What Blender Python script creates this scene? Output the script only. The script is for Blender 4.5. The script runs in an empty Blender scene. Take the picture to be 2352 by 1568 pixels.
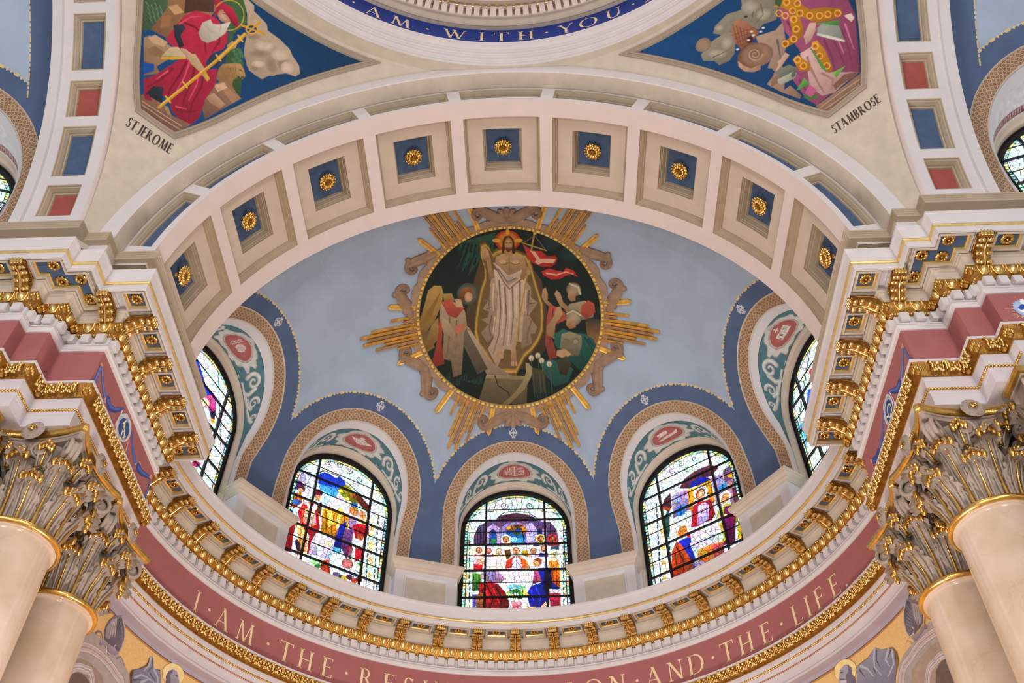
import bpy, math, random
import numpy as np
from math import sin, cos, pi, sqrt, radians as rad, atan2, asin
from mathutils import Matrix, Vector
random.seed(3)
SC = bpy.context.scene
COL = SC.collection

# ---------------------------------------------------------------- camera, sky, lamps, exposure
cam_d = bpy.data.cameras.new('camera'); cam = bpy.data.objects.new('camera', cam_d); COL.objects.link(cam)
cam_d.sensor_width = 36.0; cam_d.lens = 33.4008; cam_d.shift_x = 0.008493; cam_d.shift_y = -0.008082
cam_d.clip_start = 0.05; cam_d.clip_end = 200
CR = Vector((0.99928605, 0.03758263, 0.00386482)); CU = Vector((0.02623743, -0.76393246, 0.64476259)); CF = Vector((-0.02718434, 0.64420086, 0.76437312))
cam.matrix_world = Matrix(((CR.x, CU.x, -CF.x, 0.4009), (CR.y, CU.y, -CF.y, -7.72683), (CR.z, CU.z, -CF.z, -10.60884), (0, 0, 0, 1)))
SC.camera = cam
W = bpy.data.worlds.new('daylight'); SC.world = W; W.use_nodes = True
W.node_tree.nodes['Background'].inputs[0].default_value = (0.95, 0.96, 1.0, 1)
W.node_tree.nodes['Background'].inputs[1].default_value = 0.42
def lamp(name, loc, target, size, power, colr, size_y=None):
    d = bpy.data.lights.new(name, 'AREA'); d.energy = power; d.color = colr; d.size = size
    if size_y: d.shape = 'RECTANGLE'; d.size_y = size_y
    o = bpy.data.objects.new(name, d); COL.objects.link(o); o.location = loc
    o.rotation_euler = (Vector(target) - Vector(loc)).to_track_quat('-Z', 'Y').to_euler()
    return o
lamp('nave_fill_light', (-7.0, -17.0, -3.0), (1.5, 0.5, -0.5), 3.0, 820, (1.0, 0.96, 0.94), 7.0)  # unseen pair of lights added in the nave to raise highlights on gold
lamp('nave_fill_light', (7.0, -17.0, -3.0), (-1.5, 0.5, -0.5), 3.0, 820, (1.0, 0.96, 0.94), 7.0)
lamp('altar_uplight', (0.0, 0.6, -10.8), (0, 2.2, 4.0), 1.6, 560, (1.0, 0.94, 0.90), 1.6)
lamp('crossing_glint_fill', (-3.2, -9.5, -9.0), (-3.5, 1.0, 0.0), 0.5, 190, (1.0, 0.94, 0.88))  # unseen small pair added to make glints on the gilding
lamp('crossing_glint_fill', (3.2, -9.5, -9.0), (3.5, 1.0, 0.0), 0.5, 190, (1.0, 0.94, 0.88))
lamp('crossing_dome_light', (0, -6.0, 11.0), (0, -6, 0), 5.0, 260, (1.0, 0.97, 0.95))
VS = SC.view_settings
SC.display_settings.display_device = 'sRGB'
VS.view_transform = 'Standard'; VS.look = 'None'; VS.gamma = 1.0; VS.use_curve_mapping = False; VS.exposure = 0.0
SC.cycles.max_bounces = 6; SC.cycles.diffuse_bounces = 4; SC.cycles.glossy_bounces = 3
SC.cycles.sample_clamp_indirect = 6.0

# ---------------------------------------------------------------- colours and materials
def lin(c):
    return tuple((x / 12.92 if x <= 0.04045 else ((x + 0.055) / 1.055) ** 2.4) for x in c)
def rgb(r, g, b): return lin((r / 255, g / 255, b / 255))
def mat(name, c, rough=0.75, metal=0.0, var=0.08, scale=3.0, bump=0.0, bscale=40.0, spec=0.3):
    m = bpy.data.materials.new(name); m.use_nodes = True; nt = m.node_tree; b = nt.nodes['Principled BSDF']
    b.inputs['Roughness'].default_value = rough; b.inputs['Metallic'].default_value = metal
    b.inputs['Specular IOR Level'].default_value = spec
    tc = nt.nodes.new('ShaderNodeTexCoord'); n = nt.nodes.new('ShaderNodeTexNoise'); n.inputs['Scale'].default_value = scale; n.inputs['Detail'].default_value = 4
    nt.links.new(tc.outputs['Object'], n.inputs['Vector'])
    r = nt.nodes.new('ShaderNodeValToRGB'); e = r.color_ramp.elements
    e[0].position = 0.3; e[1].position = 0.7
    e[0].color = (*[x * (1 - var) for x in c], 1); e[1].color = (*[min(1, x * (1 + var)) for x in c], 1)
    nt.links.new(n.outputs['Fac'], r.inputs['Fac']); nt.links.new(r.outputs['Color'], b.inputs['Base Color'])
    if bump:
        n2 = nt.nodes.new('ShaderNodeTexNoise'); n2.inputs['Scale'].default_value = bscale; n2.inputs['Detail'].default_value = 3
        nt.links.new(tc.outputs['Object'], n2.inputs['Vector'])
        bp = nt.nodes.new('ShaderNodeBump'); bp.inputs['Strength'].default_value = bump; bp.inputs['Distance'].default_value = 0.02
        nt.links.new(n2.outputs['Fac'], bp.inputs['Height']); nt.links.new(bp.outputs['Normal'], b.inputs['Normal'])
    return m
WHITE = mat('white_plaster', rgb(216, 210, 212), var=0.03)
PINKW = mat('blush_plaster', rgb(228, 212, 208), var=0.03)
CREAM = mat('cream_plaster', rgb(210, 193, 177), var=0.05)
BEIGE = mat('beige_plaster', rgb(204, 191, 175), var=0.06, scale=6)
PEND = mat('pendentive_plaster', rgb(202, 190, 173), var=0.06, scale=5, bump=0.15, bscale=120)
MOLD = mat('moulding_plaster', rgb(184, 168, 146), var=0.06)  # darker than the cream plaster: shade of the mouldings put into the colour
GREY = mat('lilac_plaster', rgb(212, 203, 208), var=0.04)
BLUE = mat('coffer_blue', rgb(76, 96, 130), var=0.12, scale=6)
DOME = mat('dome_light_blue', rgb(168, 184, 206), var=0.07, scale=1.6, bump=0.12, bscale=90)
DARKB = mat('dome_dark_blue', rgb(86, 104, 138), var=0.08, scale=2.5)
RING = mat('ring_blue', rgb(38, 58, 140), var=0.12, scale=4)
RED = mat('panel_red', rgb(165, 84, 76), var=0.08, scale=5)
FRIEZE = mat('frieze_rose', rgb(168, 102, 102), var=0.06, scale=3)
LETTER = mat('letter_cream_gold', rgb(240, 214, 168), rough=0.5, var=0.05)
INK = mat('letter_brown', rgb(70, 55, 52), var=0.05)
GOLD = mat('gold_leaf', (0.83, 0.52, 0.15), rough=0.27, metal=1.0, var=0.22, scale=14, bump=0.12, bscale=60, spec=0.5)
GOLDB = mat('bright_gold', (0.98, 0.70, 0.30), rough=0.28, metal=0.9, var=0.12, scale=12, spec=0.5)
GOLDD = mat('crevice_shade_gold', (0.40, 0.20, 0.045), rough=0.38, metal=0.85, var=0.25, scale=16, bump=0.25, bscale=70)  # dark gold for grounds and crevices, carving shade put into the colour
STONE = mat('capital_stone', rgb(166, 150, 138), rough=0.5, var=0.2, scale=5, bump=0.2, bscale=60)
IRON = mat('black_iron', (0.012, 0.011, 0.012), rough=0.45, var=0.2)
FLOORM = mat('marble_floor', rgb(196, 180, 160), rough=0.4, var=0.1, scale=1)
DOTM = mat('painted_dot', rgb(222, 196, 142), var=0.08)

def marble():
    m = mat('cream_marble', rgb(222, 202, 178), rough=0.16, var=0.04, spec=0.5)
    nt = m.node_tree; b = nt.nodes['Principled BSDF']
    tc = nt.nodes.new('ShaderNodeTexCoord'); no = nt.nodes.new('ShaderNodeTexNoise'); no.inputs['Scale'].default_value = 1.4; no.inputs['Detail'].default_value = 6
    mx = nt.nodes.new('ShaderNodeVectorMath'); mx.operation = 'MULTIPLY_ADD'; mx.inputs[1].default_value = (1.5, 1.5, 1.5)
    nt.links.new(tc.outputs['Object'], no.inputs['Vector']); nt.links.new(no.outputs['Color'], mx.inputs[0]); nt.links.new(tc.outputs['Object'], mx.inputs[2])
    v = nt.nodes.new('ShaderNodeTexVoronoi'); v.feature = 'DISTANCE_TO_EDGE'; v.inputs['Scale'].default_value = 1.1
    nt.links.new(mx.outputs[0], v.inputs['Vector'])
    r = nt.nodes.new('ShaderNodeValToRGB'); r.color_ramp.elements[0].color = (*rgb(196, 168, 134), 1); r.color_ramp.elements[1].color = (*rgb(226, 208, 190), 1)
    r.color_ramp.elements[0].position = 0.0; r.color_ramp.elements[1].position = 0.012
    n3 = nt.nodes.new('ShaderNodeTexNoise'); n3.inputs['Scale'].default_value = 1.3; n3.inputs['Detail'].default_value = 3
    nt.links.new(tc.outputs['Object'], n3.inputs['Vector'])
    r3 = nt.nodes.new('ShaderNodeValToRGB'); r3.color_ramp.elements[0].color = (*rgb(200, 178, 152), 1); r3.color_ramp.elements[1].color = (*rgb(228, 208, 196), 1)
    r3.color_ramp.elements[0].position = 0.35; r3.color_ramp.elements[1].position = 0.65
    nt.links.new(n3.outputs['Fac'], r3.inputs['Fac'])
    mm = nt.nodes.new('ShaderNodeMix'); mm.data_type = 'RGBA'; mm.blend_type = 'MULTIPLY'; mm.inputs[0].default_value = 0.35
    nt.links.new(v.outputs['Distance'], r.inputs['Fac']); nt.links.new(r3.outputs['Color'], mm.inputs[6]); nt.links.new(r.outputs['Color'], mm.inputs[7])
    nt.links.new(mm.outputs[2], b.inputs['Base Color'])
    return m
MARBLE = marble()
RECESS = mat('shaded_recess_moulding', rgb(178, 160, 137), var=0.06)  # coffer moulding tone darkened to carry the shade of its steps

def ornament():
    # band of interlaced ring relief, laid out in metres by the UV map (u along the arch, v across it)
    m = mat('bronze_ornament', rgb(170, 132, 98), rough=0.5, var=0.1, scale=8, spec=0.35)
    nt = m.node_tree; b = nt.nodes['Principled BSDF']; uv = nt.nodes.new('ShaderNodeUVMap')
    mp = nt.nodes.new('ShaderNodeMapping'); mp.inputs['Scale'].default_value = (1, 1, 1); nt.links.new(uv.outputs['UV'], mp.inputs['Vector'])
    v = nt.nodes.new('ShaderNodeTexVoronoi'); v.inputs['Scale'].default_value = 11.0; v.inputs['Randomness'].default_value = 0.12; nt.links.new(mp.outputs['Vector'], v.inputs['Vector'])
    s = nt.nodes.new('ShaderNodeMath'); s.operation = 'MULTIPLY'; s.inputs[1].default_value = 16.0; nt.links.new(v.outputs['Distance'], s.inputs[0])
    s2 = nt.nodes.new('ShaderNodeMath'); s2.operation = 'COSINE'; nt.links.new(s.outputs[0], s2.inputs[0])
    r = nt.nodes.new('ShaderNodeValToRGB'); r.color_ramp.elements[0].color = (*rgb(152, 118, 90), 1); r.color_ramp.elements[1].color = (*rgb(210, 176, 142), 1)
    r.color_ramp.elements[0].position = 0.25; r.color_ramp.elements[1].position = 0.8
    ad = nt.nodes.new('ShaderNodeMapRange'); ad.inputs[1].default_value = -1; ad.inputs[2].default_value = 1; nt.links.new(s2.outputs[0], ad.inputs[0])
    nt.links.new(ad.outputs[0], r.inputs['Fac']); nt.links.new(r.outputs['Color'], b.inputs['Base Color'])
    bp = nt.nodes.new('ShaderNodeBump'); bp.inputs['Strength'].default_value = 0.6; bp.inputs['Distance'].default_value = 0.02
    nt.links.new(ad.outputs[0], bp.inputs['Height']); nt.links.new(bp.outputs['Normal'], b.inputs['Normal'])
    return m
ORN = ornament()

def paintmat(name, rough=0.7, glow=0.0, leads=False, grain=0.10):
    m = bpy.data.materials.new(name); m.use_nodes = True; nt = m.node_tree; b = nt.nodes['Principled BSDF']
    a = nt.nodes.new('ShaderNodeAttribute'); a.attribute_name = 'Col'
    b.inputs['Roughness'].default_value = rough; b.inputs['Specular IOR Level'].default_value = 0.25
    tc = nt.nodes.new('ShaderNodeTexCoord')
    n = nt.nodes.new('ShaderNodeTexNoise'); n.inputs['Scale'].default_value = 9; n.inputs['Detail'].default_value = 6; nt.links.new(tc.outputs['Object'], n.inputs['Vector'])
    mr = nt.nodes.new('ShaderNodeMapRange'); mr.inputs[1].default_value = 0.3; mr.inputs[2].default_value = 0.7; mr.inputs[3].default_value = 1 - grain; mr.inputs[4].default_value = 1 + grain
    nt.links.new(n.outputs['Fac'], mr.inputs[0])
    mx = nt.nodes.new('ShaderNodeVectorMath'); mx.operation = 'MULTIPLY'
    nt.links.new(a.outputs['Color'], mx.inputs[0]); nt.links.new(mr.outputs[0], mx.inputs[1])
    src = mx.outputs[0]
    if leads:
        sx = nt.nodes.new('ShaderNodeSeparateXYZ'); cx = nt.nodes.new('ShaderNodeCombineXYZ'); nt.links.new(tc.outputs['Object'], sx.inputs[0]); nt.links.new(sx.outputs['X'], cx.inputs['X']); nt.links.new(sx.outputs['Z'], cx.inputs['Y'])
        v = nt.nodes.new('ShaderNodeTexVoronoi'); v.voronoi_dimensions = '2D'; v.feature = 'DISTANCE_TO_EDGE'; v.inputs['Scale'].default_value = 9.5; nt.links.new(cx.outputs[0], v.inputs['Vector'])
        lr = nt.nodes.new('ShaderNodeMapRange'); lr.inputs[1].default_value = 0.015; lr.inputs[2].default_value = 0.06; lr.inputs[3].default_value = 0.05; nt.links.new(v.outputs['Distance'], lr.inputs[0])
        m2 = nt.nodes.new('ShaderNodeVectorMath'); m2.operation = 'MULTIPLY'; nt.links.new(src, m2.inputs[0]); nt.links.new(lr.outputs[0], m2.inputs[1]); src = m2.outputs[0]
        vc = nt.nodes.new('ShaderNodeTexVoronoi'); vc.voronoi_dimensions = '2D'; vc.inputs['Scale'].default_value = 9.5; nt.links.new(cx.outputs[0], vc.inputs['Vector'])
        tm = nt.nodes.new('ShaderNodeVectorMath'); tm.operation = 'MULTIPLY_ADD'; tm.inputs[1].default_value = (0.42, 0.34, 0.42); tm.inputs[2].default_value = (0.66, 0.72, 0.68); nt.links.new(vc.outputs['Color'], tm.inputs[0])
        tq = nt.nodes.new('ShaderNodeVectorMath'); tq.operation = 'MULTIPLY'; nt.links.new(src, tq.inputs[0]); nt.links.new(tm.outputs[0], tq.inputs[1]); src = tq.outputs[0]
        v2 = nt.nodes.new('ShaderNodeTexVoronoi'); v2.voronoi_dimensions = '2D'; v2.feature = 'DISTANCE_TO_EDGE'; v2.inputs['Scale'].default_value = 24; nt.links.new(cx.outputs[0], v2.inputs['Vector'])
        l2 = nt.nodes.new('ShaderNodeMapRange'); l2.inputs[1].default_value = 0.0; l2.inputs[2].default_value = 0.07; l2.inputs[3].default_value = 0.45; nt.links.new(v2.outputs['Distance'], l2.inputs[0])
        m3 = nt.nodes.new('ShaderNodeVectorMath'); m3.operation = 'MULTIPLY'; nt.links.new(src, m3.inputs[0]); nt.links.new(l2.outputs[0], m3.inputs[1]); src = m3.outputs[0]
    if glow:
        b.inputs['Base Color'].default_value = (0.02, 0.02, 0.02, 1); b.inputs['Roughness'].default_value = 0.15
        gm = nt.nodes.new('ShaderNodeGamma'); gm.inputs['Gamma'].default_value = 1.45; nt.links.new(src, gm.inputs['Color']); src = gm.outputs[0]
        nt.links.new(src, b.inputs['Emission Color']); b.inputs['Emission Strength'].default_value = glow
    else:
        nt.links.new(src, b.inputs['Base Color'])
    return m
PAINT = paintmat('painted_surface')
GLASS = paintmat('stained_glass', glow=2.6, leads=True, grain=0.22)

def mosaic():
    m = mat('gold_mosaic', rgb(226, 182, 112), rough=0.4, var=0.12, scale=20)
    nt = m.node_tree; b = nt.nodes['Principled BSDF']; uv = nt.nodes.new('ShaderNodeUVMap')
    br = nt.nodes.new('ShaderNodeTexBrick'); br.inputs['Scale'].default_value = 20; br.inputs['Color1'].default_value = (*rgb(250, 214, 150), 1); br.inputs['Color2'].default_value = (*rgb(240, 196, 126), 1)
    br.inputs['Mortar'].default_value = (*rgb(206, 156, 98), 1); br.inputs['Mortar Size'].default_value = 0.03
    nt.links.new(uv.outputs['UV'], br.inputs['Vector']); nt.links.new(br.outputs['Color'], b.inputs['Base Color'])
    return m
MOSAIC = mosaic()

# ---------------------------------------------------------------- mesh helpers
class MB:
    def __init__(s): s.v = []; s.f = []; s.m = []; s.uv = None; s.col = None; s.cur = 0
    def add(s, vs, fs):
        o = len(s.v); s.v.extend([tuple(p) for p in vs]); s.f.extend([tuple(i + o for i in f) for f in fs]); s.m.extend([s.cur] * len(fs))
    def grid(s, rows, closed=False, flip=False):
        # rows: list of equally long point lists
        o = len(s.v); n = len(rows[0])
        for r in rows: s.v.extend([tuple(p) for p in r])
        for i in range(len(rows) - 1):
            for j in range(n if closed else n - 1):
                k = (j + 1) % n
                q = (o + i * n + j, o + i * n + k, o + (i + 1) * n + k, o + (i + 1) * n + j)
                s.f.append(q[::-1] if flip else q); s.m.append(s.cur)
    def box(s, x0, x1, y0, y1, z0, z1):
        s.add([(x0, y0, z0), (x1, y0, z0), (x1, y1, z0), (x0, y1, z0), (x0, y0, z1), (x1, y0, z1), (x1, y1, z1), (x0, y1, z1)],
              [(0, 3, 2, 1), (4, 5, 6, 7), (0, 1, 5, 4), (1, 2, 6, 5), (2, 3, 7, 6), (3, 0, 4, 7)])
    def prism(s, poly, f0, f1):
        # poly list of 2D points, f0/f1 map them to the two caps
        n = len(poly); s.add([f0(*p) for p in poly] + [f1(*p) for p in poly], [tuple(range(n))[::-1], tuple(range(n, 2 * n))] + [(i, (i + 1) % n, n + (i + 1) % n, n + i) for i in range(n)])
    def ball(s, c, r, nu=8, nv=5):
        rx, ry, rz = r if hasattr(r, '__len__') else (r, r, r)
        rows = []
        for i in range(nv + 1):
            a = -pi / 2 + pi * i / nv
            rows.append([(c[0] + rx * cos(a) * cos(2 * pi * j / nu), c[1] + ry * cos(a) * sin(2 * pi * j / nu), c[2] + rz * sin(a)) for j in range(nu)])
        s.grid(rows, closed=True)
    def tube(s, pts, r, n=6, taper=None, cap=True):
        pts = [Vector(p) for p in pts]; rows = []; up = Vector((0.13, 0.31, 0.94))
        for i, p in enumerate(pts):
            d = (pts[min(i + 1, len(pts) - 1)] - pts[max(i - 1, 0)]).normalized(); a = d.cross(up)
            a = a.normalized() if a.length > 1e-4 else Vector((1, 0, 0)); b = d.cross(a); rr = r if taper is None else r * taper[i]
            rows.append([p + a * rr * cos(2 * pi * j / n) + b * rr * sin(2 * pi * j / n) for j in range(n)])
        o = len(s.v); s.grid(rows, closed=True)
        if cap: s.f.append(tuple(range(o, o + n))); s.f.append(tuple(range(o + (len(rows) - 1) * n, o + len(rows) * n))[::-1]); s.m += [s.cur] * 2
    def mesh(s, name, mats, smooth=False):
        me = bpy.data.meshes.new(name); me.from_pydata(s.v, [], s.f)
        for m in (mats if isinstance(mats, (list, tuple)) else [mats]): me.materials.append(m)
        if any(s.m): me.polygons.foreach_set('material_index', s.m)
        if s.uv is not None:
            l = me.uv_layers.new(name='UVMap'); vi = np.empty(len(me.loops), np.int32); me.loops.foreach_get('vertex_index', vi)
            l.data.foreach_set('uv', np.asarray(s.uv, np.float32)[vi].ravel())
        if s.col is not None:
            a = me.color_attributes.new('Col', 'FLOAT_COLOR', 'POINT'); c = np.ones((len(s.v), 4), np.float32); c[:, :3] = s.col; a.data.foreach_set('color', c.ravel())
        if smooth:
            me.polygons.foreach_set('use_smooth', [True] * len(me.polygons))
            if smooth is not True: me.set_sharp_from_angle(angle=rad(smooth))
        me.update(); return me
def obj(name, data, parent=None, mats=None, smooth=False, M=None):
    if isinstance(data, MB): data = data.mesh(name, mats, smooth)
    o = bpy.data.objects.new(name, data); COL.objects.link(o)
    if parent is not None: o.parent = parent
    if M is not None: o.matrix_basis = M
    return o
def tag(o, label=None, cat=None, group=None, kind=None):
    for k, v in (('label', label), ('category', cat), ('group', group), ('kind', kind)):
        if v: o[k] = v
    return o
def empty(name, loc=(0, 0, 0), rz=0.0):
    o = bpy.data.objects.new(name, None); COL.objects.link(o); o.location = loc; o.rotation_euler = (0, 0, rz); o.empty_display_size = 0.2; return o
def copy_tree(o, parent=None, link=COL):
    c = o.copy(); link.objects.link(c)
    if parent is not None: c.parent = parent
    for ch in list(o.children): copy_tree(ch, c)
    return c
def rotY(a): return Matrix.Rotation(a, 4, 'Y')
def rotZ(a): return Matrix.Rotation(a, 4, 'Z')
def T(x, y, z): return Matrix.Translation((x, y, z))
# ---------------------------------------------------------------- key dimensions (metres; z = 0 at the arch centre)
YA = 2.52; RA = 5.65; YC = -6.0; DS = 18.49
FLOORZ = -12.2
fl = MB(); fl.add([(-16, -30, FLOORZ), (16, -30, FLOORZ), (16, 10, FLOORZ), (-16, 10, FLOORZ)], [(0, 1, 2, 3)])
tag(obj('floor', fl, mats=FLOORM), 'pale marble church floor below the arches', 'floor', kind='structure')

# ---------------------------------------------------------------- sweeps along the plan of the entablature
def offpoly(V, first=None, last=None):
    # V: plan polyline, the open room on its right; returns f(p) giving the polyline pushed p into the room
    def nrm(a, b):
        dx, dy = b[0] - a[0], b[1] - a[1]; l = sqrt(dx * dx + dy * dy); return (dy / l, -dx / l)
    N = [nrm(V[i], V[i + 1]) for i in range(len(V) - 1)]
    if first: N = [first] + N
    if last: N = N + [last]
    def f(p):
        out = []
        for i, v in enumerate(V):
            a = N[max(0, min(len(N) - 1, i - 1 + (1 if first else 0)))]; b = N[max(0, min(len(N) - 1, i + (1 if first else 0)))]
            k = 1 + a[0] * b[0] + a[1] * b[1]
            out.append((v[0] + p * (a[0] + b[0]) / k, v[1] + p * (a[1] + b[1]) / k))
        return out
    return f
PIER = [(-12.5, -0.41), (-5.98, -0.41), (-5.98, -0.20), (-5.66, -0.20), (-5.66, 0.14), (-5.07, 0.14), (-5.07, 2.49), (-5.65, 2.49)]
pier = offpoly(PIER, last=(1, 0))
IMP = [(-7.6, 0.35), (-6.98, 0.35), (-6.98, -0.41)] + PIER[1:]
impost = offpoly(IMP, last=(1, 0))
NARC = 120
def apse_path(p):
    r = RA - p; a0 = asin((2.49 + p - YA) / r); out = []
    for i in range(NARC + 1):
        a = a0 + (pi - 2 * a0) * i / NARC; out.append((-r * cos(a), YA + r * sin(a)))
    return out
def sweep(path, prof, flipx=False):
    mb = MB(); rows = []
    for p, z in prof: rows.append([((-x if flipx else x), y, z) for x, y in path(p)])
    mb.grid(rows, flip=flipx); return mb
# profile pieces (projection from the frieze face, height)
CYM = [(-0.6, -0.33), (0.49, -0.33), (0.51, -0.345), (0.51, -0.385), (0.50, -0.40), (0.495, -0.45), (0.485, -0.52), (0.475, -0.585), (0.475, -0.60)]
FIL = [(0.475, -0.60), (0.49, -0.603), (0.503, -0.615), (0.505, -0.63), (0.495, -0.645), (0.475, -0.65)]
CORO = [(0.475, -0.65), (0.478, -0.655), (0.478, -0.755), (0.452, -0.757), (0.450, -0.66), (0.06, -0.66)]
BED = [(0.09, -0.66), (0.09, -0.72), (0.13, -0.722), (0.13, -0.765), (0.108, -0.77), (0.108, -0.80), (0.09, -0.81), (0.075, -0.84), (0.07, -0.85), (0.07, -0.985)]
OVO = [(0.07, -0.985), (0.115, -0.985), (0.115, -1.0), (0.11, -1.03), (0.09, -1.07), (0.06, -1.105), (0.03, -1.13), (0.025, -1.14), (0.035, -1.15), (0.02, -1.158), (0.0, -1.158)]
DEN = [(0.0, -1.158), (0.0, -1.315)]
DMO = [(0.0, -1.315), (0.036, -1.318), (0.036, -1.342), (0.022, -1.345), (0.022, -1.36), (0.045, -1.365), (0.045, -1.39), (0.025, -1.405), (0.02, -1.43), (0.0, -1.432)]
FRZ = [(0.0, -1.432), (0.0, -2.128)]
WFI = [(0.0, -2.128), (0.15, -2.132), (0.15, -2.165), (0.138, -2.168)]
LFB = [(0.138, -2.168), (0.12, -2.20), (0.085, -2.245), (0.055, -2.29), (0.048, -2.31), (0.058, -2.32), (0.056, -2.335), (0.045, -2.34)]
FA1 = [(0.045, -2.34), (0.045, -2.515), (0.03, -2.545), (0.03, -2.60), (0.025, -2.605), (0.025, -2.75), (0.045, -2.76), (0.045, -2.80), (-0.78, -2.80)]
ATT = [(-0.02, -0.34), (-0.02, 0.13), (0.02, 0.135), (0.02, 0.17), (0.045, 0.19), (0.045, 0.235), (0.06, 0.24), (0.06, 0.31), (0.215, 0.312), (0.215, 0.355), (0.228, 0.362), (0.228, 0.385), (0.24, 0.39), (0.24, 0.412), (0.255, 0.418), (0.255, 0.445), (-0.5, 0.45)]

# ---------------------------------------------------------------- small carved pieces, each mesh shared by its repeats
def egg_mesh():
    mb = MB(); mb.cur = 1
    rows = []
    for i in range(6):                       # the egg, facing -y, pointed below
        a = pi * i / 5; w = sin(a) * (0.056 - 0.013 * i / 5)
        rows.append([(w * cos(pi * j / 6), -0.02 - 0.052 * sin(pi * j / 6) * sin(a) + 0.055 * i / 5, 0.062 - 0.125 * (1 - cos(a)) / 2) for j in range(7)])
    mb.grid(rows); mb.cur = 0
    sh = []
    for i in range(9):                       # the shell around it
        a = -0.15 + (pi + 0.3) * i / 8; x, z = 0.073 * cos(a), 0.055 - 0.125 * max(0, sin(a)) + 0.012; y = -0.028 + 0.055 * (0.07 - z) / 0.14
        sh.append((x, y, z))
    mb.tube(sh, 0.011, 5)
    mb.add([(0.0885 - 0.012, -0.005, 0.06), (0.0885 + 0.012, -0.005, 0.06), (0.0885 + 0.014, 0.01, 0.0), (0.0885, 0.012, -0.04), (0.0885 - 0.014, 0.01, 0.0), (0.0885, -0.03, 0.03)],
           [(5, 0, 4), (5, 4, 3), (5, 3, 2), (5, 2, 1), (5, 1, 0)])
    return mb.mesh('egg', [GOLD, GOLDB], smooth=True)
def dentil_mesh():
    mb = MB(); mb.box(-0.056, 0.056, -0.085, 0.005, -0.066, 0.066); return mb.mesh('dentil', WHITE)
def leafband_mesh():
    # one repeat of the carved leaf band: a five-lobed palmette between drooping looped stems
    mb = MB(); y = lambda z: -0.062 - 0.28 * (z + 0.08)
    for s in (-1, 1):
        mb.cur = 0
        mb.tube([(s * x, y(z) - 0.008, z) for x, z in ((0.1, 0.066), (0.07, 0.05), (0.058, 0.02), (0.068, -0.01), (0.056, -0.04), (0.03, -0.03))], 0.013, 5)
        mb.cur = 1
        for x, z, rx, rz in ((0.024, -0.05, 0.018, 0.024), (0.05, -0.064, 0.02, 0.014), (0.03, 0.0, 0.014, 0.02)): mb.ball((s * x, y(z) - 0.014, z), (rx, 0.02, rz), 6, 4)
    mb.ball((0, y(0.02) - 0.02, 0.03), (0.022, 0.024, 0.022), 8, 5); mb.ball((0, y(-0.03) - 0.02, -0.03), (0.016, 0.022, 0.036), 6, 5)
    for x, z, r in ((0.1, 0.03, 0.022), (0.1, -0.005, 0.014), (0.082, 0.055, 0.014), (0.1, -0.035, 0.018)): mb.ball((x, y(z) - 0.016, z), (r, 0.022, r * 1.2), 6, 4)
    mb.ball((0.118, y(0.05) - 0.016, 0.055), (0.014, 0.02, 0.016), 6, 4)
    return mb.mesh('leaf_ornament', [GOLD, GOLDB], smooth=True)
def bracket_mesh():
    # scrolled bracket under the cornice: x across, -y outward, z up; hangs from z = 0
    mb = MB(); w = 0.078
    mb.cur = 2; mb.box(-0.10, 0.10, -0.42, 0.0, 0.022, 0.058); mb.box(-0.09, 0.09, -0.405, 0.0, 0.0, 0.024); mb.cur = 0
    side = [(0.0, 0.0), (-0.385, 0.0), (-0.405, -0.03), (-0.40, -0.085), (-0.365, -0.115), (-0.31, -0.11), (-0.26, -0.105), (-0.19, -0.135), (-0.12, -0.20), (-0.05, -0.25), (0.0, -0.255)]
    mb.prism(side, lambda y, z: (-w, y, z), lambda y, z: (w, y, z))
    for s in (-1, 1):                        # spirals on both cheeks
        mb.cur = 0
        mb.tube([(s * (w + 0.002), -0.35 + (0.05 - 0.011 * t) * cos(t * 1.25), -0.062 + (0.05 - 0.011 * t) * sin(t * 1.25)) for t in np.linspace(0, 4.2, 14)], 0.012, 5)
        mb.tube([(s * (w + 0.002), -0.085 + (0.075 - 0.017 * t) * cos(2.2 - t * 1.25), -0.12 + (0.075 - 0.017 * t) * sin(2.2 - t * 1.25)) for t in np.linspace(0, 4.2, 14)], 0.012, 5)
        mb.tube([(s * (w + 0.002), y, z) for y, z in ((-0.33, -0.02), (-0.2, -0.03), (-0.12, -0.04))], 0.012, 5)
    mb.cur = 1
    for i in range(4):                       # scroll front, four rolls
        x = -0.06 + 0.04 * i
        mb.ball((x, -0.395, -0.03), (0.022, 0.025, 0.03), 6, 4); mb.ball((x, -0.39, -0.085), (0.022, 0.028, 0.034), 6, 4)
    path = [(-0.37, -0.135), (-0.325, -0.135), (-0.28, -0.125), (-0.235, -0.128), (-0.19, -0.148), (-0.15, -0.18), (-0.11, -0.217), (-0.07, -0.25), (-0.03, -0.272), (0.0, -0.28)]
    rows = []
    for i, (y, z) in enumerate(path):            # acanthus leaf laid along the underside, lobed and ribbed
        w = (0.06, 0.085, 0.066, 0.094, 0.07, 0.10, 0.072, 0.102, 0.074, 0.095)[i]
        rows.append([(w * u, y - 0.006 * (1 - abs(u)), z + 0.022 * u * u - 0.016 * cos(u * 3 * pi) * (0.6 if i % 2 else 1.0)) for u in np.linspace(-1, 1, 9)])
    mb.cur = 0; mb.grid(rows); mb.cur = 1
    for i in (1, 3, 5, 7):
        y, z = path[i]
        for s in (-1, 1): mb.ball((s * 0.076, y - 0.006, z + 0.002), (0.034, 0.03, 0.018), 8, 5); mb.ball((s * 0.04, y - 0.01, z - 0.008), (0.024, 0.034, 0.014), 8, 5)
    mb.tube([(0, y, z - 0.014) for y, z in path], 0.010, 5)
    return mb.mesh('bracket', [GOLDD, GOLDB, WHITE], smooth=35)
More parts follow.
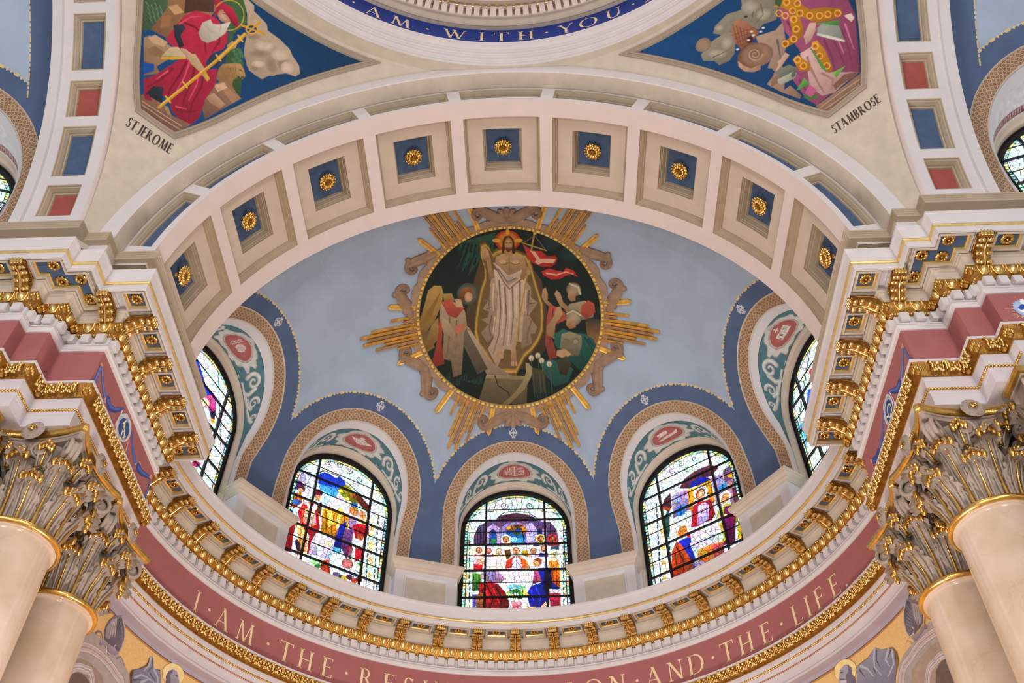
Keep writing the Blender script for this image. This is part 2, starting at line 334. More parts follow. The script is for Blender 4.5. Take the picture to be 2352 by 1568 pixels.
def rosette_mesh(r=0.085, n=10):
    mb = MB(); mb.cur = 1
    for k in range(n):
        a = 2 * pi * k / n; c, s = cos(a), sin(a)
        rows = []
        for i in range(4):
            t = i / 3; d = 0.035 + (r - 0.035) * t; w = 0.021 * (1.1 if i == 2 else 0.8 if i == 1 else 0.35 if i == 0 else 0.5); z = -0.012 - 0.02 * sin(pi * t)
            rows.append([(c * d - s * u * w, s * d + c * u * w, z - (0.008 if u == 0 else 0)) for u in (-1, 0, 1)])
        mb.grid(rows)
    mb.cur = 0
    ring = [((r * 0.5) * cos(2 * pi * k / 12), (r * 0.5) * sin(2 * pi * k / 12), -0.02) for k in range(13)]
    mb.tube(ring, 0.01, 5, cap=False); mb.cur = 1
    mb.ball((0, 0, -0.02), (0.02, 0.02, 0.02), 8, 4)
    mb.cur = 0
    mb.add([(r * 0.95 * cos(2 * pi * k / n), r * 0.95 * sin(2 * pi * k / n), -0.004) for k in range(n)], [tuple(range(n))[::-1]])
    return mb.mesh('rosette', [GOLDD, GOLD], smooth=True)
EGG, DENTIL, LEAFB, BRACK, ROSE = egg_mesh(), dentil_mesh(), leafband_mesh(), bracket_mesh(), rosette_mesh()
def place(x, y, z, nx, ny):
    # frame whose -y axis points along the plan direction (nx, ny) into the room
    return T(x, y, z) @ rotZ(atan2(nx, -ny))
def inset(poly, d):
    n = len(poly); out = []
    for i in range(n):
        a, b, c = poly[i - 1], poly[i], poly[(i + 1) % n]
        def nm(p, q):
            dx, dy = q[0] - p[0], q[1] - p[1]; l = sqrt(dx * dx + dy * dy); return (-dy / l, dx / l)
        n1, n2 = nm(a, b), nm(b, c); k = 1 + n1[0] * n2[0] + n1[1] * n2[1]
        out.append((b[0] + d * (n1[0] + n2[0]) / k, b[1] + d * (n1[1] + n2[1]) / k))
    return out
def soffit_coffer(par, poly, rosettes, w=0.036):
    # a framed coffer hanging from the cornice soffit (z -0.70): frame, gold fillet, blue panel, rosettes
    if sum(poly[i - 1][0] * poly[i][1] - poly[i][0] * poly[i - 1][1] for i in range(len(poly))) < 0: poly = poly[::-1]
    n = len(poly); cl = lambda q: q + [q[0]]
    i1, i2 = inset(poly, w), inset(poly, w + 0.026)
    fr = MB(); P = lambda q, z: [(x, y, z) for x, y in cl(q)]
    fr.grid([P(poly, -0.66), P(poly, -0.728), P(inset(poly, 0.008), -0.732), P(inset(poly, 0.008), -0.762), P(i1, -0.762), P(i1, -0.70)])
    f = obj('coffer', fr, par, BEIGE)
    g = MB(); g.grid([P(i1, -0.722), P(inset(poly, w + 0.008), -0.724), P(inset(poly, w + 0.022), -0.712), P(i2, -0.695), P(i2, -0.68)]); obj('fillet', g, f, GOLDB)
    b = MB(); b.add([(x, y, -0.690) for x, y in i1], [tuple(range(n))[::-1]]); obj('panel', b, f, BLUE)
    for (x, y) in rosettes: obj('rosette', ROSE, f, M=T(x, y, -0.690))

FA2 = [(0.045, -2.34), (0.045, -2.43), (0.03, -2.46), (0.03, -2.56), (0.022, -2.575), (0.022, -2.735), (0.03, -2.74), (0.03, -2.755), (0.05, -2.76), (0.05, -2.80)]
def entablature(name, path, flipx, label, with_att):
    root = tag(empty(name), label, 'entablature', kind='structure')
    def part(nm, prof, m, pth=None, sm=30): return obj(nm, sweep(pth or path, prof, flipx), root, m, smooth=sm)
    part('cymatium', CYM, WHITE); part('gold_fillet', FIL, GOLDB); part('corona', CORO, WHITE); part('bed_moulding', BED, BEIGE)
    part('egg_moulding', OVO, GOLDD); part('dentil_band', DEN, WHITE); part('moulding', DMO, WHITE); part('frieze', FRZ, FRIEZE)
    part('fillet', WFI, WHITE); part('leaf_moulding', LFB, GOLDD); part('architrave', FA1 if with_att else FA2, GREY)
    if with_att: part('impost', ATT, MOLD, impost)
    return root
EL = entablature('trim_1', pier, False, 'entablature on the left pier with rose frieze and gilt mouldings', True)
ER = entablature('trim_2', pier, True, 'entablature on the right pier with rose frieze and gilt mouldings', True)
EA = entablature('trim_3', apse_path, False, 'curved entablature round the apse with inscription on rose frieze', False)

def strip_beads(root, path, flipx, p, z, r, step, m, name):
    # tiny pearls strung along a line, one joined piece
    mb = MB(); pts = path(p)
    if flipx: pts = [(-x, y) for x, y in pts]
    for (a, b) in zip(pts[:-1], pts[1:]):
        L = sqrt((b[0] - a[0]) ** 2 + (b[1] - a[1]) ** 2); n = max(1, int(round(L / step)))
        if max(abs(a[0]), abs(b[0])) > 9: continue
        for i in range(n):
            t = (i + 0.5) / n; c = (a[0] + (b[0] - a[0]) * t, a[1] + (b[1] - a[1]) * t, z)
            mb.add([(c[0] + r * dx, c[1] + r * dy, c[2] + r * dz) for dx, dy, dz in ((1, 0, 0), (0, 1, 0), (-1, 0, 0), (0, -1, 0), (0, 0, 1), (0, 0, -1))],
                   [(0, 1, 4), (1, 2, 4), (2, 3, 4), (3, 0, 4), (1, 0, 5), (2, 1, 5), (3, 2, 5), (0, 3, 5)])
    tag(obj(name, mb, root, m, smooth=True), kind='stuff')
for root, pth, fx in ((EL, pier, False), (ER, pier, True), (EA, apse_path, False)):
    strip_beads(root, pth, fx, 0.042, -1.150, 0.019, 0.034, GOLDB, 'bead_strip')
    strip_beads(root, pth, fx, 0.036, (-2.53 if pth is pier else -2.445), 0.027, 0.038, GOLD, 'bead_strip')
    strip_beads(root, pth, fx, 0.050, -2.325, 0.012, 0.05, GOLDB, 'bead_strip')
strip_beads(EA, apse_path, False, 0.026, -2.568, 0.02, 0.034, mat('copper_beads', rgb(196, 120, 70), rough=0.35, metal=0.5), 'bead_strip')

# repeats on the apse
for k in range(-11, 12):
    a = rad(7.5 * k); s, c = sin(a), cos(a)
    obj('bracket', BRACK, EA, M=place((RA - 0.065) * s, YA + (RA - 0.065) * c, -0.715, -s, -c))
for k in range(-11, 11):
    a = rad(7.5 * (k + 0.5)); h = rad(2.25)
    q = lambda r, t: (r * sin(a + t), YA + r * cos(a + t))
    soffit_coffer(EA, [q(RA - 0.43, -h), q(RA - 0.43, h), q(RA - 0.135, h), q(RA - 0.135, -h)], [q(RA - 0.29, 0)])
for k in range(-46, 46):
    a = rad(1.875 * (k + 0.5)); s, c = sin(a), cos(a)
    obj('egg', EGG, EA, M=place((RA - 0.09) * s, YA + (RA - 0.09) * c, -1.06, -s, -c))
    obj('dentil', DENTIL, EA, M=place(RA * s, YA + RA * c, -1.235, -s, -c))
for k in range(-45, 46):
    a = rad(1.95 * k); s, c = sin(a), cos(a)
    obj('leaf_ornament', LEAFB, EA, M=place((RA - 0.048) * s, YA + (RA - 0.048) * c, -2.245, -s, -c))

# repeats on the two piers
def corner_leaf_mesh():
    mb = MB(); mb.cur = 1
    for k in range(-2, 3):
        a = k * 0.5
        mb.ball((0.04 * sin(a) * 1.3, -0.035 - 0.02 * cos(a), 0.03 - 0.03 * abs(k)), (0.02, 0.02, 0.038), 6, 4)
    mb.cur = 0; mb.ball((0, -0.02, -0.02), (0.055, 0.04, 0.075), 8, 5)
    return mb.mesh('corner_leaf', [GOLDD, GOLD], smooth=True)
CLEAF = corner_leaf_mesh()
def pier_repeats(root, sx):
    mir = (lambda x: x) if sx < 0 else (lambda x: -x)
    segs = []
    V = PIER
    for i in range(len(V) - 2):
        a, b = V[i], V[i + 1]; dx, dy = b[0] - a[0], b[1] - a[1]; L = sqrt(dx * dx + dy * dy); segs.append((a, b, dx / L, dy / L, L))
    conv = {0: (0, 1), 1: (1, -1), 2: (-1, 1), 3: (1, -1), 4: (-1, 1), 5: (1, 1)}   # +1 outer corner, -1 inner corner at each end
    for i, (a, b, dx, dy, L) in enumerate(segs):
        nx, ny = dy, -dx; e0, e1 = conv[i]
        for (msh, p, z, pitch, mar) in ((EGG, 0.09, -1.06, 0.177, 0.085), (DENTIL, 0.0, -1.235, 0.177, 0.0), (LEAFB, 0.048, -2.245, 0.20, 0.10)):
            lo = -p * 1.0 * e0 if e0 else 0.0; hi = L + p * e1
            lo += mar * (1 if e0 else 0); hi -= mar
            if i == 0: lo = max(lo, L - 3.2)
            n = int(round((hi - lo) / pitch))
            if n < 1: continue
            for k in range(n):
                t = lo + (hi - lo) * (k + 0.5) / n
                x, y = a[0] + dx * t + nx * p, a[1] + dy * t + ny * p
                obj(msh.name.split('.')[0], msh, root, M=place(mir(x), y, z, nx if sx < 0 else -nx, ny))
    for (p, z) in ((0.085, -1.06), (0.07, -2.245)):
        for (x, y) in pier(p)[1:7]:
            # carved leaf turned to the diagonal at every corner
            obj('corner_leaf', CLEAF, root, M=place(mir(x), y, z, 0.7 if sx < 0 else -0.7, -0.7))
    for y in (0.20, 0.945, 1.70, 2.455): obj('bracket', BRACK, root, M=place(mir(-5.07 + 0.065), y, -0.715, 1 if sx < 0 else -1, 0))
    for x, y in ((-5.17, 0.14), (-6.10, -0.41), (-7.35, -0.41)): obj('bracket', BRACK, root, M=place(mir(x), y - 0.065, -0.715, 0, -1))
    R = lambda x0, x1, y0, y1: [(mir(x0), y0), (mir(x1), y0), (mir(x1), y1), (mir(x0), y1)]
    for y in (0.575, 1.32, 2.075): soffit_coffer(root, R(-4.935, -4.625, y - 0.19, y + 0.19), [(mir(-4.785), y)])
    soffit_coffer(root, R(-4.95, -4.625, -0.305, 0.03), [(mir(-4.79), -0.135)])
    soffit_coffer(root, R(-5.13, -4.625, 2.62, 2.945), [(mir(-4.78), 2.785), (mir(-5.0), 2.785)])
    soffit_coffer(root, [(mir(x), y) for x, y in ((-5.94, -0.86), (-5.535, -0.86), (-5.535, -0.645), (-5.215, -0.645), (-5.215, -0.305), (-5.30, -0.305), (-5.30, 0.0), (-5.50, 0.0), (-5.56, 0.0), (-5.56, -0.335), (-5.88, -0.335), (-5.88, -0.545), (-5.94, -0.545))] if False else
                  [(mir(x), y) for x, y in ((-5.98, -0.855), (-5.53, -0.855), (-5.53, -0.645), (-5.275, -0.645), (-5.275, -0.005), (-5.525, -0.005), (-5.525, -0.335), (-5.855, -0.335), (-5.855, -0.545), (-5.98, -0.545))],
                  [(mir(-5.70), -0.72), (mir(-5.68), -0.46), (mir(-5.42), -0.49), (mir(-5.40), -0.16)])
    soffit_coffer(root, R(-6.62, -6.23, -0.86, -0.56), [(mir(-6.43), -0.71)])
    soffit_coffer(root, R(-7.16, -6.72, -0.86, -0.56), [(mir(-6.94), -0.71)])
pier_repeats(EL, -1); pier_repeats(ER, 1)
# ---------------------------------------------------------------- coffered front arch
A0 = rad(90)
def arcpts(r, y, a0, a1, n): return [(r * cos(a0 + (a1 - a0) * i / n), y, r * sin(a0 + (a1 - a0) * i / n)) for i in range(n + 1)]
ARCH = tag(empty('ceiling_arch'), 'coffered barrel arch with nine square coffers between crossing and apse', 'arch', kind='structure')
lo, hi = rad(3), rad(177)
HW = rad(7.95); CY0, CY1 = 0.328, 1.874
mb = MB()
mb.grid([arcpts(5, 0, lo, hi, 108), arcpts(5, CY0, lo, hi, 108)]); mb.grid([arcpts(5, CY1, lo, hi, 108), arcpts(5, 2.22, lo, hi, 108)])
edges = [lo] + [x for i in range(9, 0, -1) for x in (pi / 2 - rad(DS) * (i - 5) - HW, pi / 2 - rad(DS) * (i - 5) + HW)] + [hi]
for i in range(0, len(edges), 2): mb.grid([arcpts(5, CY0, edges[i], edges[i + 1], 4), arcpts(5, CY1, edges[i], edges[i + 1], 4)])
obj('soffit', mb, ARCH, PINKW, smooth=True)
mb = MB(); mb.grid([arcpts(5, 2.22, lo, hi, 108), arcpts(6.6, 2.22, lo, hi, 108)]); obj('rear_face', mb, ARCH, PINKW)
def coffer_loop(r, ha, y0, y1, n=6):
    L = arcpts(r, y0, A0 - ha, A0 + ha, n) + arcpts(r, y1, A0 + ha, A0 - ha, n); return L
def steps(loop_fn, seq):
    mb = MB(); mb.grid([loop_fn(*q) for q in seq], closed=True, flip=True); return mb
def outer_seq():
    s = []
    for d, e in ((0, 0), (0.008, 0.0), (0.010, 0.03), (0.022, 0.032), (0.024, 0.05), (0.036, 0.053), (0.050, 0.095), (0.054, 0.115), (0.070, 0.118), (0.074, 0.15), (0.08, 0.15)):
        s.append((5 + e, HW - d / 5.0, CY0 + d, CY1 - d))
    return s
c1 = steps(coffer_loop, outer_seq())
RL = 5.15; IH = 0.364 / RL; IY0, IY1 = 0.640, 1.512
c1.cur = 1
c1.grid([coffer_loop(RL, HW - 0.08 / 5, CY0 + 0.08, CY1 - 0.08), coffer_loop(RL, IH, IY0, IY1)], closed=True, flip=True)
COFM = c1.mesh('coffer', [RECESS, CREAM])
ins = []
for d, e in ((0, 0), (0.006, 0.0), (0.008, 0.035), (0.020, 0.038), (0.022, 0.065), (0.034, 0.07), (0.045, 0.13), (0.050, 0.165), (0.062, 0.168), (0.070, 0.22)): ins.append((RL + e, IH - d / RL, IY0 + d, IY1 - d))
COFI = steps(coffer_loop, ins).mesh('inner_frame', RECESS)
bp = MB(); rows = [arcpts(RL + 0.218, y, A0 - IH + 0.07 / RL, A0 + IH - 0.07 / RL, 6) for y in (IY0 + 0.07, IY1 - 0.07)]; bp.grid(rows, flip=True)
COFB = bp.mesh('panel', BLUE)
def flower_mesh():
    # gilded coffer flower on a stalk, opening downwards (towards -z)
    mb = MB(); mb.cur = 0
    mb.tube([(0, 0, 0.0), (0, 0, -0.10), (0, 0, -0.13)], 0.045, 10, taper=[1.1, 0.9, 1.2])
    for ring_, (n, r0, r1, z0, dz, w) in enumerate(((16, 0.05, 0.152, -0.115, -0.045, 0.032), (12, 0.04, 0.118, -0.13, -0.065, 0.03))):
        mb.cur = 1
        for k in range(n):
            a = 2 * pi * (k + 0.5 * ring_) / n; c, s = cos(a), sin(a); rows = []
            for i in range(6):
                t = i / 5; d = r0 + (r1 - r0) * t; z = z0 + dz * sin(t * pi * 0.75) + (0.03 * max(0, t - 0.7)); ww = w * (0.5 + 0.75 * sin(pi * min(1, t * 0.95))) if t < 0.99 else w * 0.55
                rows.append([(c * d - s * u * ww, s * d + c * u * ww, z + 0.012 * (1 - abs(u)) * -1 + 0.016 * abs(u)) for u in (-1, -0.5, 0, 0.5, 1)])
            mb.grid(rows)
            mb.ball((c * r1, s * r1, z0 + dz * 0.6), (0.02, 0.02, 0.018), 6, 4)
    mb.cur = 0
    rows = [[(r * cos(2 * pi * j / 14), r * sin(2 * pi * j / 14), z) for j in range(14)] for r, z in ((0.075, -0.17), (0.05, -0.16), (0.03, -0.135), (0.006, -0.125))]
    mb.grid(rows, closed=True)
    for k in range(9):
        a = 2 * pi * k / 9; mb.tube([(0.075 * cos(a), 0.075 * sin(a), -0.172), (0.045 * cos(a), 0.045 * sin(a), -0.165), (0.02 * cos(a), 0.02 * sin(a), -0.14)], 0.008, 4)
    return mb.mesh('flower', [GOLDD, GOLD], smooth=True)
FLOWER = flower_mesh()
ordn = ['first', 'second', 'third', 'fourth', 'fifth', 'sixth', 'seventh', 'eighth', 'ninth']
fp_seq = [(0.0, 0.0), (0.012, 0.012), (0.02, 0.035), (0.032, 0.038), (0.05, 0.085), (0.055, 0.12), (0.07, 0.122), (0.073, 0.15)]
PH = rad(8.02); PR0, PR1 = 5.095, 5.44
def ploop(d, e):
    r0, r1 = PR0 + d, PR1 - d; h0, h1 = PH - d / r0, PH - d / r1
    return [(r0 * cos(a), e, r0 * sin(a)) for a in np.linspace(A0 - h0, A0 + h0, 13)] + [(r1 * cos(a), e, r1 * sin(a)) for a in np.linspace(A0 + h1, A0 - h1, 13)]
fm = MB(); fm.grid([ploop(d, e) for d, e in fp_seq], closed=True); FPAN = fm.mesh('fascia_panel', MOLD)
fb = MB(); q = ploop(0.073, 0.148); fb.grid([q[:13], q[13:][::-1]]); FPB = fb.mesh('panel', BLUE)
for i in range(1, 10):
    th = pi / 2 - rad(DS) * (i - 5); Mr = rotY(pi / 2 - th)
    c = obj('coffer', COFM, ARCH, M=Mr); f = obj('inner_frame', COFI, c); obj('panel', COFB, f)
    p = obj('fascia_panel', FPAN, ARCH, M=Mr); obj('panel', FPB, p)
    yc = (IY0 + IY1) / 2; R_ = RL + 0.218
    fo = obj('coffer_flower', FLOWER); fo.location = (R_ * cos(th), yc, R_ * sin(th)); fo.rotation_euler = (0, pi / 2 - th, 0)
    where = {1: 'lowest coffer on the left, nearest the left cornice', 9: 'lowest coffer on the right, nearest the right cornice', 5: 'top coffer at the crown of the arch'}.get(i, '%s coffer counted from the left' % ordn[i - 1])
    tag(fo, 'gilded flower boss in the ' + where, 'boss', 'gilded flower bosses in the arch coffers')
# face with the narrow panels, plain outer soffit, white outer face
mb = MB(); n = 4
mb.grid([arcpts(PR1, 0, lo, hi, 108), arcpts(5.48, 0, lo, hi, 108)], flip=True); mb.grid([arcpts(5.0, 0, lo, hi, 108), arcpts(PR0, 0, lo, hi, 108)], flip=True)
e2 = [lo] + [x for i in range(9, 0, -1) for x in (pi / 2 - rad(DS) * (i - 5) - PH, pi / 2 - rad(DS) * (i - 5) + PH)] + [hi]
for i in range(0, len(e2), 2): mb.grid([arcpts(PR0, 0, e2[i], e2[i + 1], 3), arcpts(PR1, 0, e2[i], e2[i + 1], 3)], flip=True)
obj('fascia', mb, ARCH, WHITE)
mb = MB(); mb.grid([arcpts(r, y, rad(2), rad(178), 108) for r, y in ((5.475, 0.0), (5.463, -0.012), (5.455, -0.03), (5.452, -0.30), (5.456, -0.31))], flip=True); obj('outer_soffit', mb, ARCH, BEIGE, smooth=40)
mb = MB(); mb.grid([arcpts(r, y, rad(2), rad(178), 108) for r, y in ((5.456, -0.31), (5.47, -0.322), (5.715, -0.322), (5.73, -0.31), (5.73, -0.2))], flip=True); obj('archivolt', mb, ARCH, WHITE, smooth=30)

# ---------------------------------------------------------------- side arches (left and right of the crossing)
def side_arch(name, sx, label):
    root = tag(empty(name), label, 'arch', kind='structure')
    def P(r, d, a): return (sx * d, YC + r * cos(a), r * sin(a))
    def ring(pts, a0, a1, n, m, nm, sm=30):
        mb = MB(); mb.grid([[P(r, d, a0 + (a1 - a0) * i / n) for i in range(n + 1)] for r, d in pts], flip=(sx < 0)); return obj(nm, mb, root, m, smooth=sm)
    a0, a1 = rad(3), rad(177)
    ring([(5.73, 5.7), (5.72, 5.85), (5.70, 5.865), (5.60, 5.985)], a0, a1, 96, PINKW, 'archivolt')
    D0, D1 = 6.135, 6.655; seqs = []; base = 9.0
    for k in range(9):
        w = 6.6 if k % 2 == 0 else 9.7; seqs.append((base, base + w, k % 2)); base += w + 1.75
    ring([(5.60, 5.985), (5.60, D0)], a0, a1, 96, WHITE, 'soffit'); ring([(5.60, D1), (5.60, 6.80)], a0, a1, 96, WHITE, 'soffit')
    ed = [a0] + [rad(x) for s in seqs for x in s[:2]] + [a1]
    for i in range(0, len(ed), 2): ring([(5.60, D0), (5.60, D1)], ed[i], ed[i + 1], 4, WHITE, 'rib')
    ring([(5.60, 6.80), (5.545, 6.81), (5.545, 6.965), (6.6, 6.97)], a0, a1, 96, WHITE, 'outer_rib')
    for (s0, s1, typ) in seqs:
        def loop(d, e):
            b0, b1 = rad(s0) + d / 5.6, rad(s1) - d / 5.6; n = 5
            return [P(5.6 + e, D0 + d, b0 + (b1 - b0) * i / n) for i in range(n + 1)] + [P(5.6 + e, D1 - d, b1 - (b1 - b0) * i / n) for i in range(n + 1)]
        mb = MB(); mb.grid([loop(d, e) for d, e in ((0, 0), (0.012, 0.004), (0.02, 0.03), (0.034, 0.034), (0.06, 0.085), (0.066, 0.115), (0.085, 0.118), (0.09, 0.15))], closed=True, flip=(sx > 0))
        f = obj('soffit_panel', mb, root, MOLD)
        q = loop(0.09, 0.149); h = len(q) // 2; mb = MB(); mb.grid([q[:h], q[h:][::-1]], flip=(sx > 0)); obj('panel', mb, f, BLUE if typ else RED)
    return root
side_arch('ceiling_arch_left', -1, 'side arch on the left with blue and red soffit panels')
side_arch('ceiling_arch_right', 1, 'side arch on the right with blue and red soffit panels')

# ---------------------------------------------------------------- pendentives on one sphere about the crossing
SPH = 8.07; PC = Vector((0, YC, 0))
def pend_surface(sx):
    mb = MB(); rows = []
    for i in range(61):
        z = 0.2 + (5.80 - 0.2) * i / 60; rho = sqrt(SPH * SPH - z * z)
        tf = pi - asin(min(1.0, 5.69 / rho)); ts = math.acos(max(-1.0, -5.86 / rho)); ts = max(ts, tf)
        rows.append([(-sx * rho * cos(t), YC + rho * sin(t), z) for t in np.linspace(tf, ts, 41)])
    mb.grid(rows, flip=(sx < 0)); return mb
tag(obj('ceiling_pendentive_left', pend_surface(-1), mats=PEND, smooth=True), 'cream pendentive on the left carrying the red-robed saint', 'pendentive', kind='structure')
tag(obj('ceiling_pendentive_right', pend_surface(1), mats=PEND, smooth=True), 'cream pendentive on the right carrying the saint with a beehive', 'pendentive', kind='structure')

# ---------------------------------------------------------------- ring and drum of the crossing dome
DX = 0.12
def ringsweep(prof, n=160, a0=0.0, a1=2 * pi):
    mb = MB(); mb.grid([[(DX + r * sin(a0 + (a1 - a0) * j / n), YC + r * cos(a0 + (a1 - a0) * j / n), z) for j in range(n)] for r, z in prof], closed=True); return mb
DR = tag(empty('trim_4'), 'circular ring of the crossing dome with blue inscription band', 'dome ring', kind='structure')
obj('ring_seat', ringsweep([(6.1, 5.60), (5.63, 5.603)]), DR, PEND)
obj('ring_moulding', ringsweep([(5.64, 5.60), (5.62, 5.615), (5.62, 5.69), (5.585, 5.695), (5.585, 5.715), (5.565, 5.725), (5.565, 5.79), (5.53, 5.795), (5.53, 5.83), (5.505, 5.84), (5.505, 5.88), (5.46, 5.885), (5.46, 5.90), (5.44, 5.93), (5.40, 5.945), (5.37, 5.945), (5.37, 5.968), (5.35, 5.975)]), DR, WHITE, smooth=25)
obj('inscription_band', ringsweep([(5.35, 5.975), (5.35, 6.52)]), DR, RING, smooth=True)
obj('cove', ringsweep([(5.35, 6.52), (5.28, 6.515), (5.27, 6.50), (5.25, 6.47), (5.20, 6.46), (5.13, 6.475), (5.10, 6.47), (5.095, 6.45), (5.07, 6.44), (5.065, 6.72)]), DR, BEIGE, smooth=30)
obj('gold_fillet', ringsweep([(5.0, 6.71), (4.985, 6.70), (4.97, 6.715), (4.97, 6.74)]), DR, GOLDB, smooth=True)
obj('corona', ringsweep([(5.07, 6.72), (5.0, 6.71), (4.97, 6.73), (4.90, 6.70), (4.84, 6.66), (4.83, 6.60), (4.72, 6.61), (4.70, 6.64), (4.70, 6.9), (4.60, 7.0)]), DR, BEIGE, smooth=30)
dm = MB(); dm.box(-0.050, 0.050, -0.115, 0.01, -0.13, 0.06); DDEN = dm.mesh('dentil', PINKW)
for k in range(-44, 45):
    a = rad(1.72 * (k + 0.5)); s, c = sin(a), cos(a); obj('dentil', DDEN, DR, M=place(DX + 5.07 * s, YC + 5.07 * c, 6.62, -s, -c))
for k in range(-4, 5):
    a = rad(7.0 * k); s, c = sin(a), cos(a); obj('bracket', BRACK, DR, M=place(DX + 4.66 * s, YC + 4.66 * c, 6.98, -s, -c))
rows = [(4.6, 7.0), (4.6, 8.5)] + [(4.6 * cos(t), 8.5 + 4.6 * sin(t)) for t in np.linspace(0.05, pi / 2 - 0.02, 12)]
tag(obj('ceiling_dome', ringsweep(rows, 64), mats=CREAM, smooth=True), 'inside of the crossing dome above the ring', 'dome', kind='structure')

# ---------------------------------------------------------------- half dome with five lunette windows
RD = 6.3; ZD = -0.3; RDR = 5.98; ZBOT = -0.36; ZTOP = 4.75; ZS = 2.15
def rho(z):
    h = RD * RD - (z - ZD) ** 2; s = sqrt(max(0.0, h)); return min(RDR, s)
def surf(t, z, off=0.0):
    # local window frame: x = t, y = outwards, z up, on the dome (pulled off metres into the room)
    r = rho(z) - off; return (t, sqrt(max(0.0, r * r - t * t)), z)
def contour(a, h, n=28, legs=6, z0=ZBOT):
    L = [(-a, z0 + (ZS - z0) * i / legs) for i in range(legs)]
    C = [(-a * cos(pi * i / n), ZS + h * sin(pi * i / n)) for i in range(n + 1)]
    return L + C + [(a, q[1]) for q in reversed(L)]
K_DOT, K_BO, K_BI, K_WI = (1.82, 1.80), (1.53, 1.54), (1.25, 1.32), (1.20, 1.25)
def phi(t, z): return asin(max(-1, min(1, t / rho(z))))
PHM = rad(18.0)
def dome_sector():
    NC = 112; bo, dot = contour(*K_BO, n=NC), contour(*K_DOT, n=NC); n = len(bo)
    A = [(phi(t, z), z) for t, z in bo]; B = []; Cc = []
    for i, ((t, z), (pa, za)) in enumerate(zip(dot, A)):
        leg = i < 6 or i >= n - 6
        p = phi(t, z)
        if leg or abs(p) >= PHM: B.append((math.copysign(PHM, pa), z if not leg else za)); Cc.append(B[-1])
        else:
            B.append((p, z)); th = i - 6; ang = pi - pi * (i - 6) / NC
            dxp, dz = cos(ang) * 0.36, sin(ang) * 1.8       # ray on towards the sector edge
            k1 = (PHM - abs(p)) / max(1e-6, abs(dxp)); k2 = (ZTOP - z) / max(1e-6, dz) if dz > 1e-6 else 1e9
            k = min(k1, k2); Cc.append((p + dxp * k, z + dz * k))
    def S(p, z): r = rho(z); return (r * sin(p), r * cos(p), z)
    dark, light = MB(), MB()
    dark.grid([[S(a[0] + (b[0] - a[0]) * k / 8, a[1] + (b[1] - a[1]) * k / 8) for a, b in zip(A, B)] for k in range(9)], flip=True)
    light.grid([[S(a[0] + (b[0] - a[0]) * k / 12, a[1] + (b[1] - a[1]) * k / 12) for a, b in zip(B, Cc)] for k in range(13)], flip=True)
    # corner fans so that the light field reaches the top corners of the sector
    for s in (-1, 1):
        pts = [c for c in Cc if c[0] * s > 0]; j = max(range(len(pts)), key=lambda i: pts[i][1] if abs(abs(pts[i][0]) - PHM) < 1e-6 else -9)
    cz = [i for i in range(n - 1) if (abs(abs(Cc[i][0]) - PHM) < 1e-6) != (abs(abs(Cc[i + 1][0]) - PHM) < 1e-6)]
    for i in cz:
        e = [Cc[i], Cc[i + 1]]; corner = (math.copysign(PHM, Cc[i][0] + Cc[i + 1][0]), ZTOP)
        if abs(abs(e[0][0]) - PHM) > 1e-6: e = e[::-1]
        rows = [[S(e[0][0] + (corner[0] - e[0][0]) * u / 6, e[0][1] + (corner[1] - e[0][1]) * u / 6) for u in range(7)],
                [S(e[0][0] + (e[1][0] - e[0][0]) * u / 6, e[0][1] + (e[1][1] - e[0][1]) * u / 6) for u in range(7)]]
        top = [S(corner[0] + (e[1][0] - corner[0]) * u / 6, ZTOP) for u in range(7)]
        tri = MB(); rr = []
        for u in range(7):
            f = u / 6; p0 = (e[0][0] + (corner[0] - e[0][0]) * f, e[0][1] + (corner[1] - e[0][1]) * f); p1 = (e[0][0] + (e[1][0] - e[0][0]) * f, e[0][1] + (e[1][1] - e[0][1]) * f)
            rr.append([S(p0[0] + (p1[0] - p0[0]) * v / 6, p0[1] + (p1[1] - p0[1]) * v / 6) for v in range(7)])
        light.grid(rr, flip=(corner[0] < 0))
    return dark, light
DK, LT = dome_sector(); DKM, LTM = DK.mesh('border', DARKB, True), LT.mesh('vault', DOME, True)
cap = MB(); cap.grid([[(rho(z) * sin(p), rho(z) * cos(p), z) for p in np.linspace(-PHM, PHM, 9)] for z in [ZD + RD * sin(e) for e in np.linspace(asin((ZTOP - ZD) / RD), pi / 2 - 0.001, 12)]], flip=False)
CAPM = cap.mesh('vault_top', DOME, True)
# dotted line: alternating long and short painted dashes along the dot contour
def dots_mesh():
    mb = MB(); c = [q for q in contour(*K_DOT, n=400) if abs(phi(*q)) < PHM - 0.004 and q[1] > ZS]; acc = 0; k = 0; P = [Vector(surf(t, z, 0.006)) for t, z in c]
    seq = ((0.10, 0.026), (0.035, 0.03), (0.04, 0.022)); i = 0
    while i < len(P) - 2:
        ln, w = seq[k % 3]; k += 1; j = i; d = 0
        while j < len(P) - 1 and d < ln: d += (P[j + 1] - P[j]).length; j += 1
        m = P[i]; e = P[j]; dr = (e - m).normalized(); nn = Vector((m.x, m.y, m.z - ZD)).normalized(); sd = dr.cross(nn)
        u = m + dr * 0.012; v = e - dr * 0.012 if d > 0.03 else e
        mb.add([m, u - sd * w, v - sd * w, e, v + sd * w, u + sd * w], [(0, 1, 2, 3, 4, 5)]); i = j
        d = 0
        while i < len(P) - 2 and d < 0.018: d += (P[i + 1] - P[i]).length; i += 1
    return mb
DOTS = dots_mesh().mesh('dotted_line', DOTM)
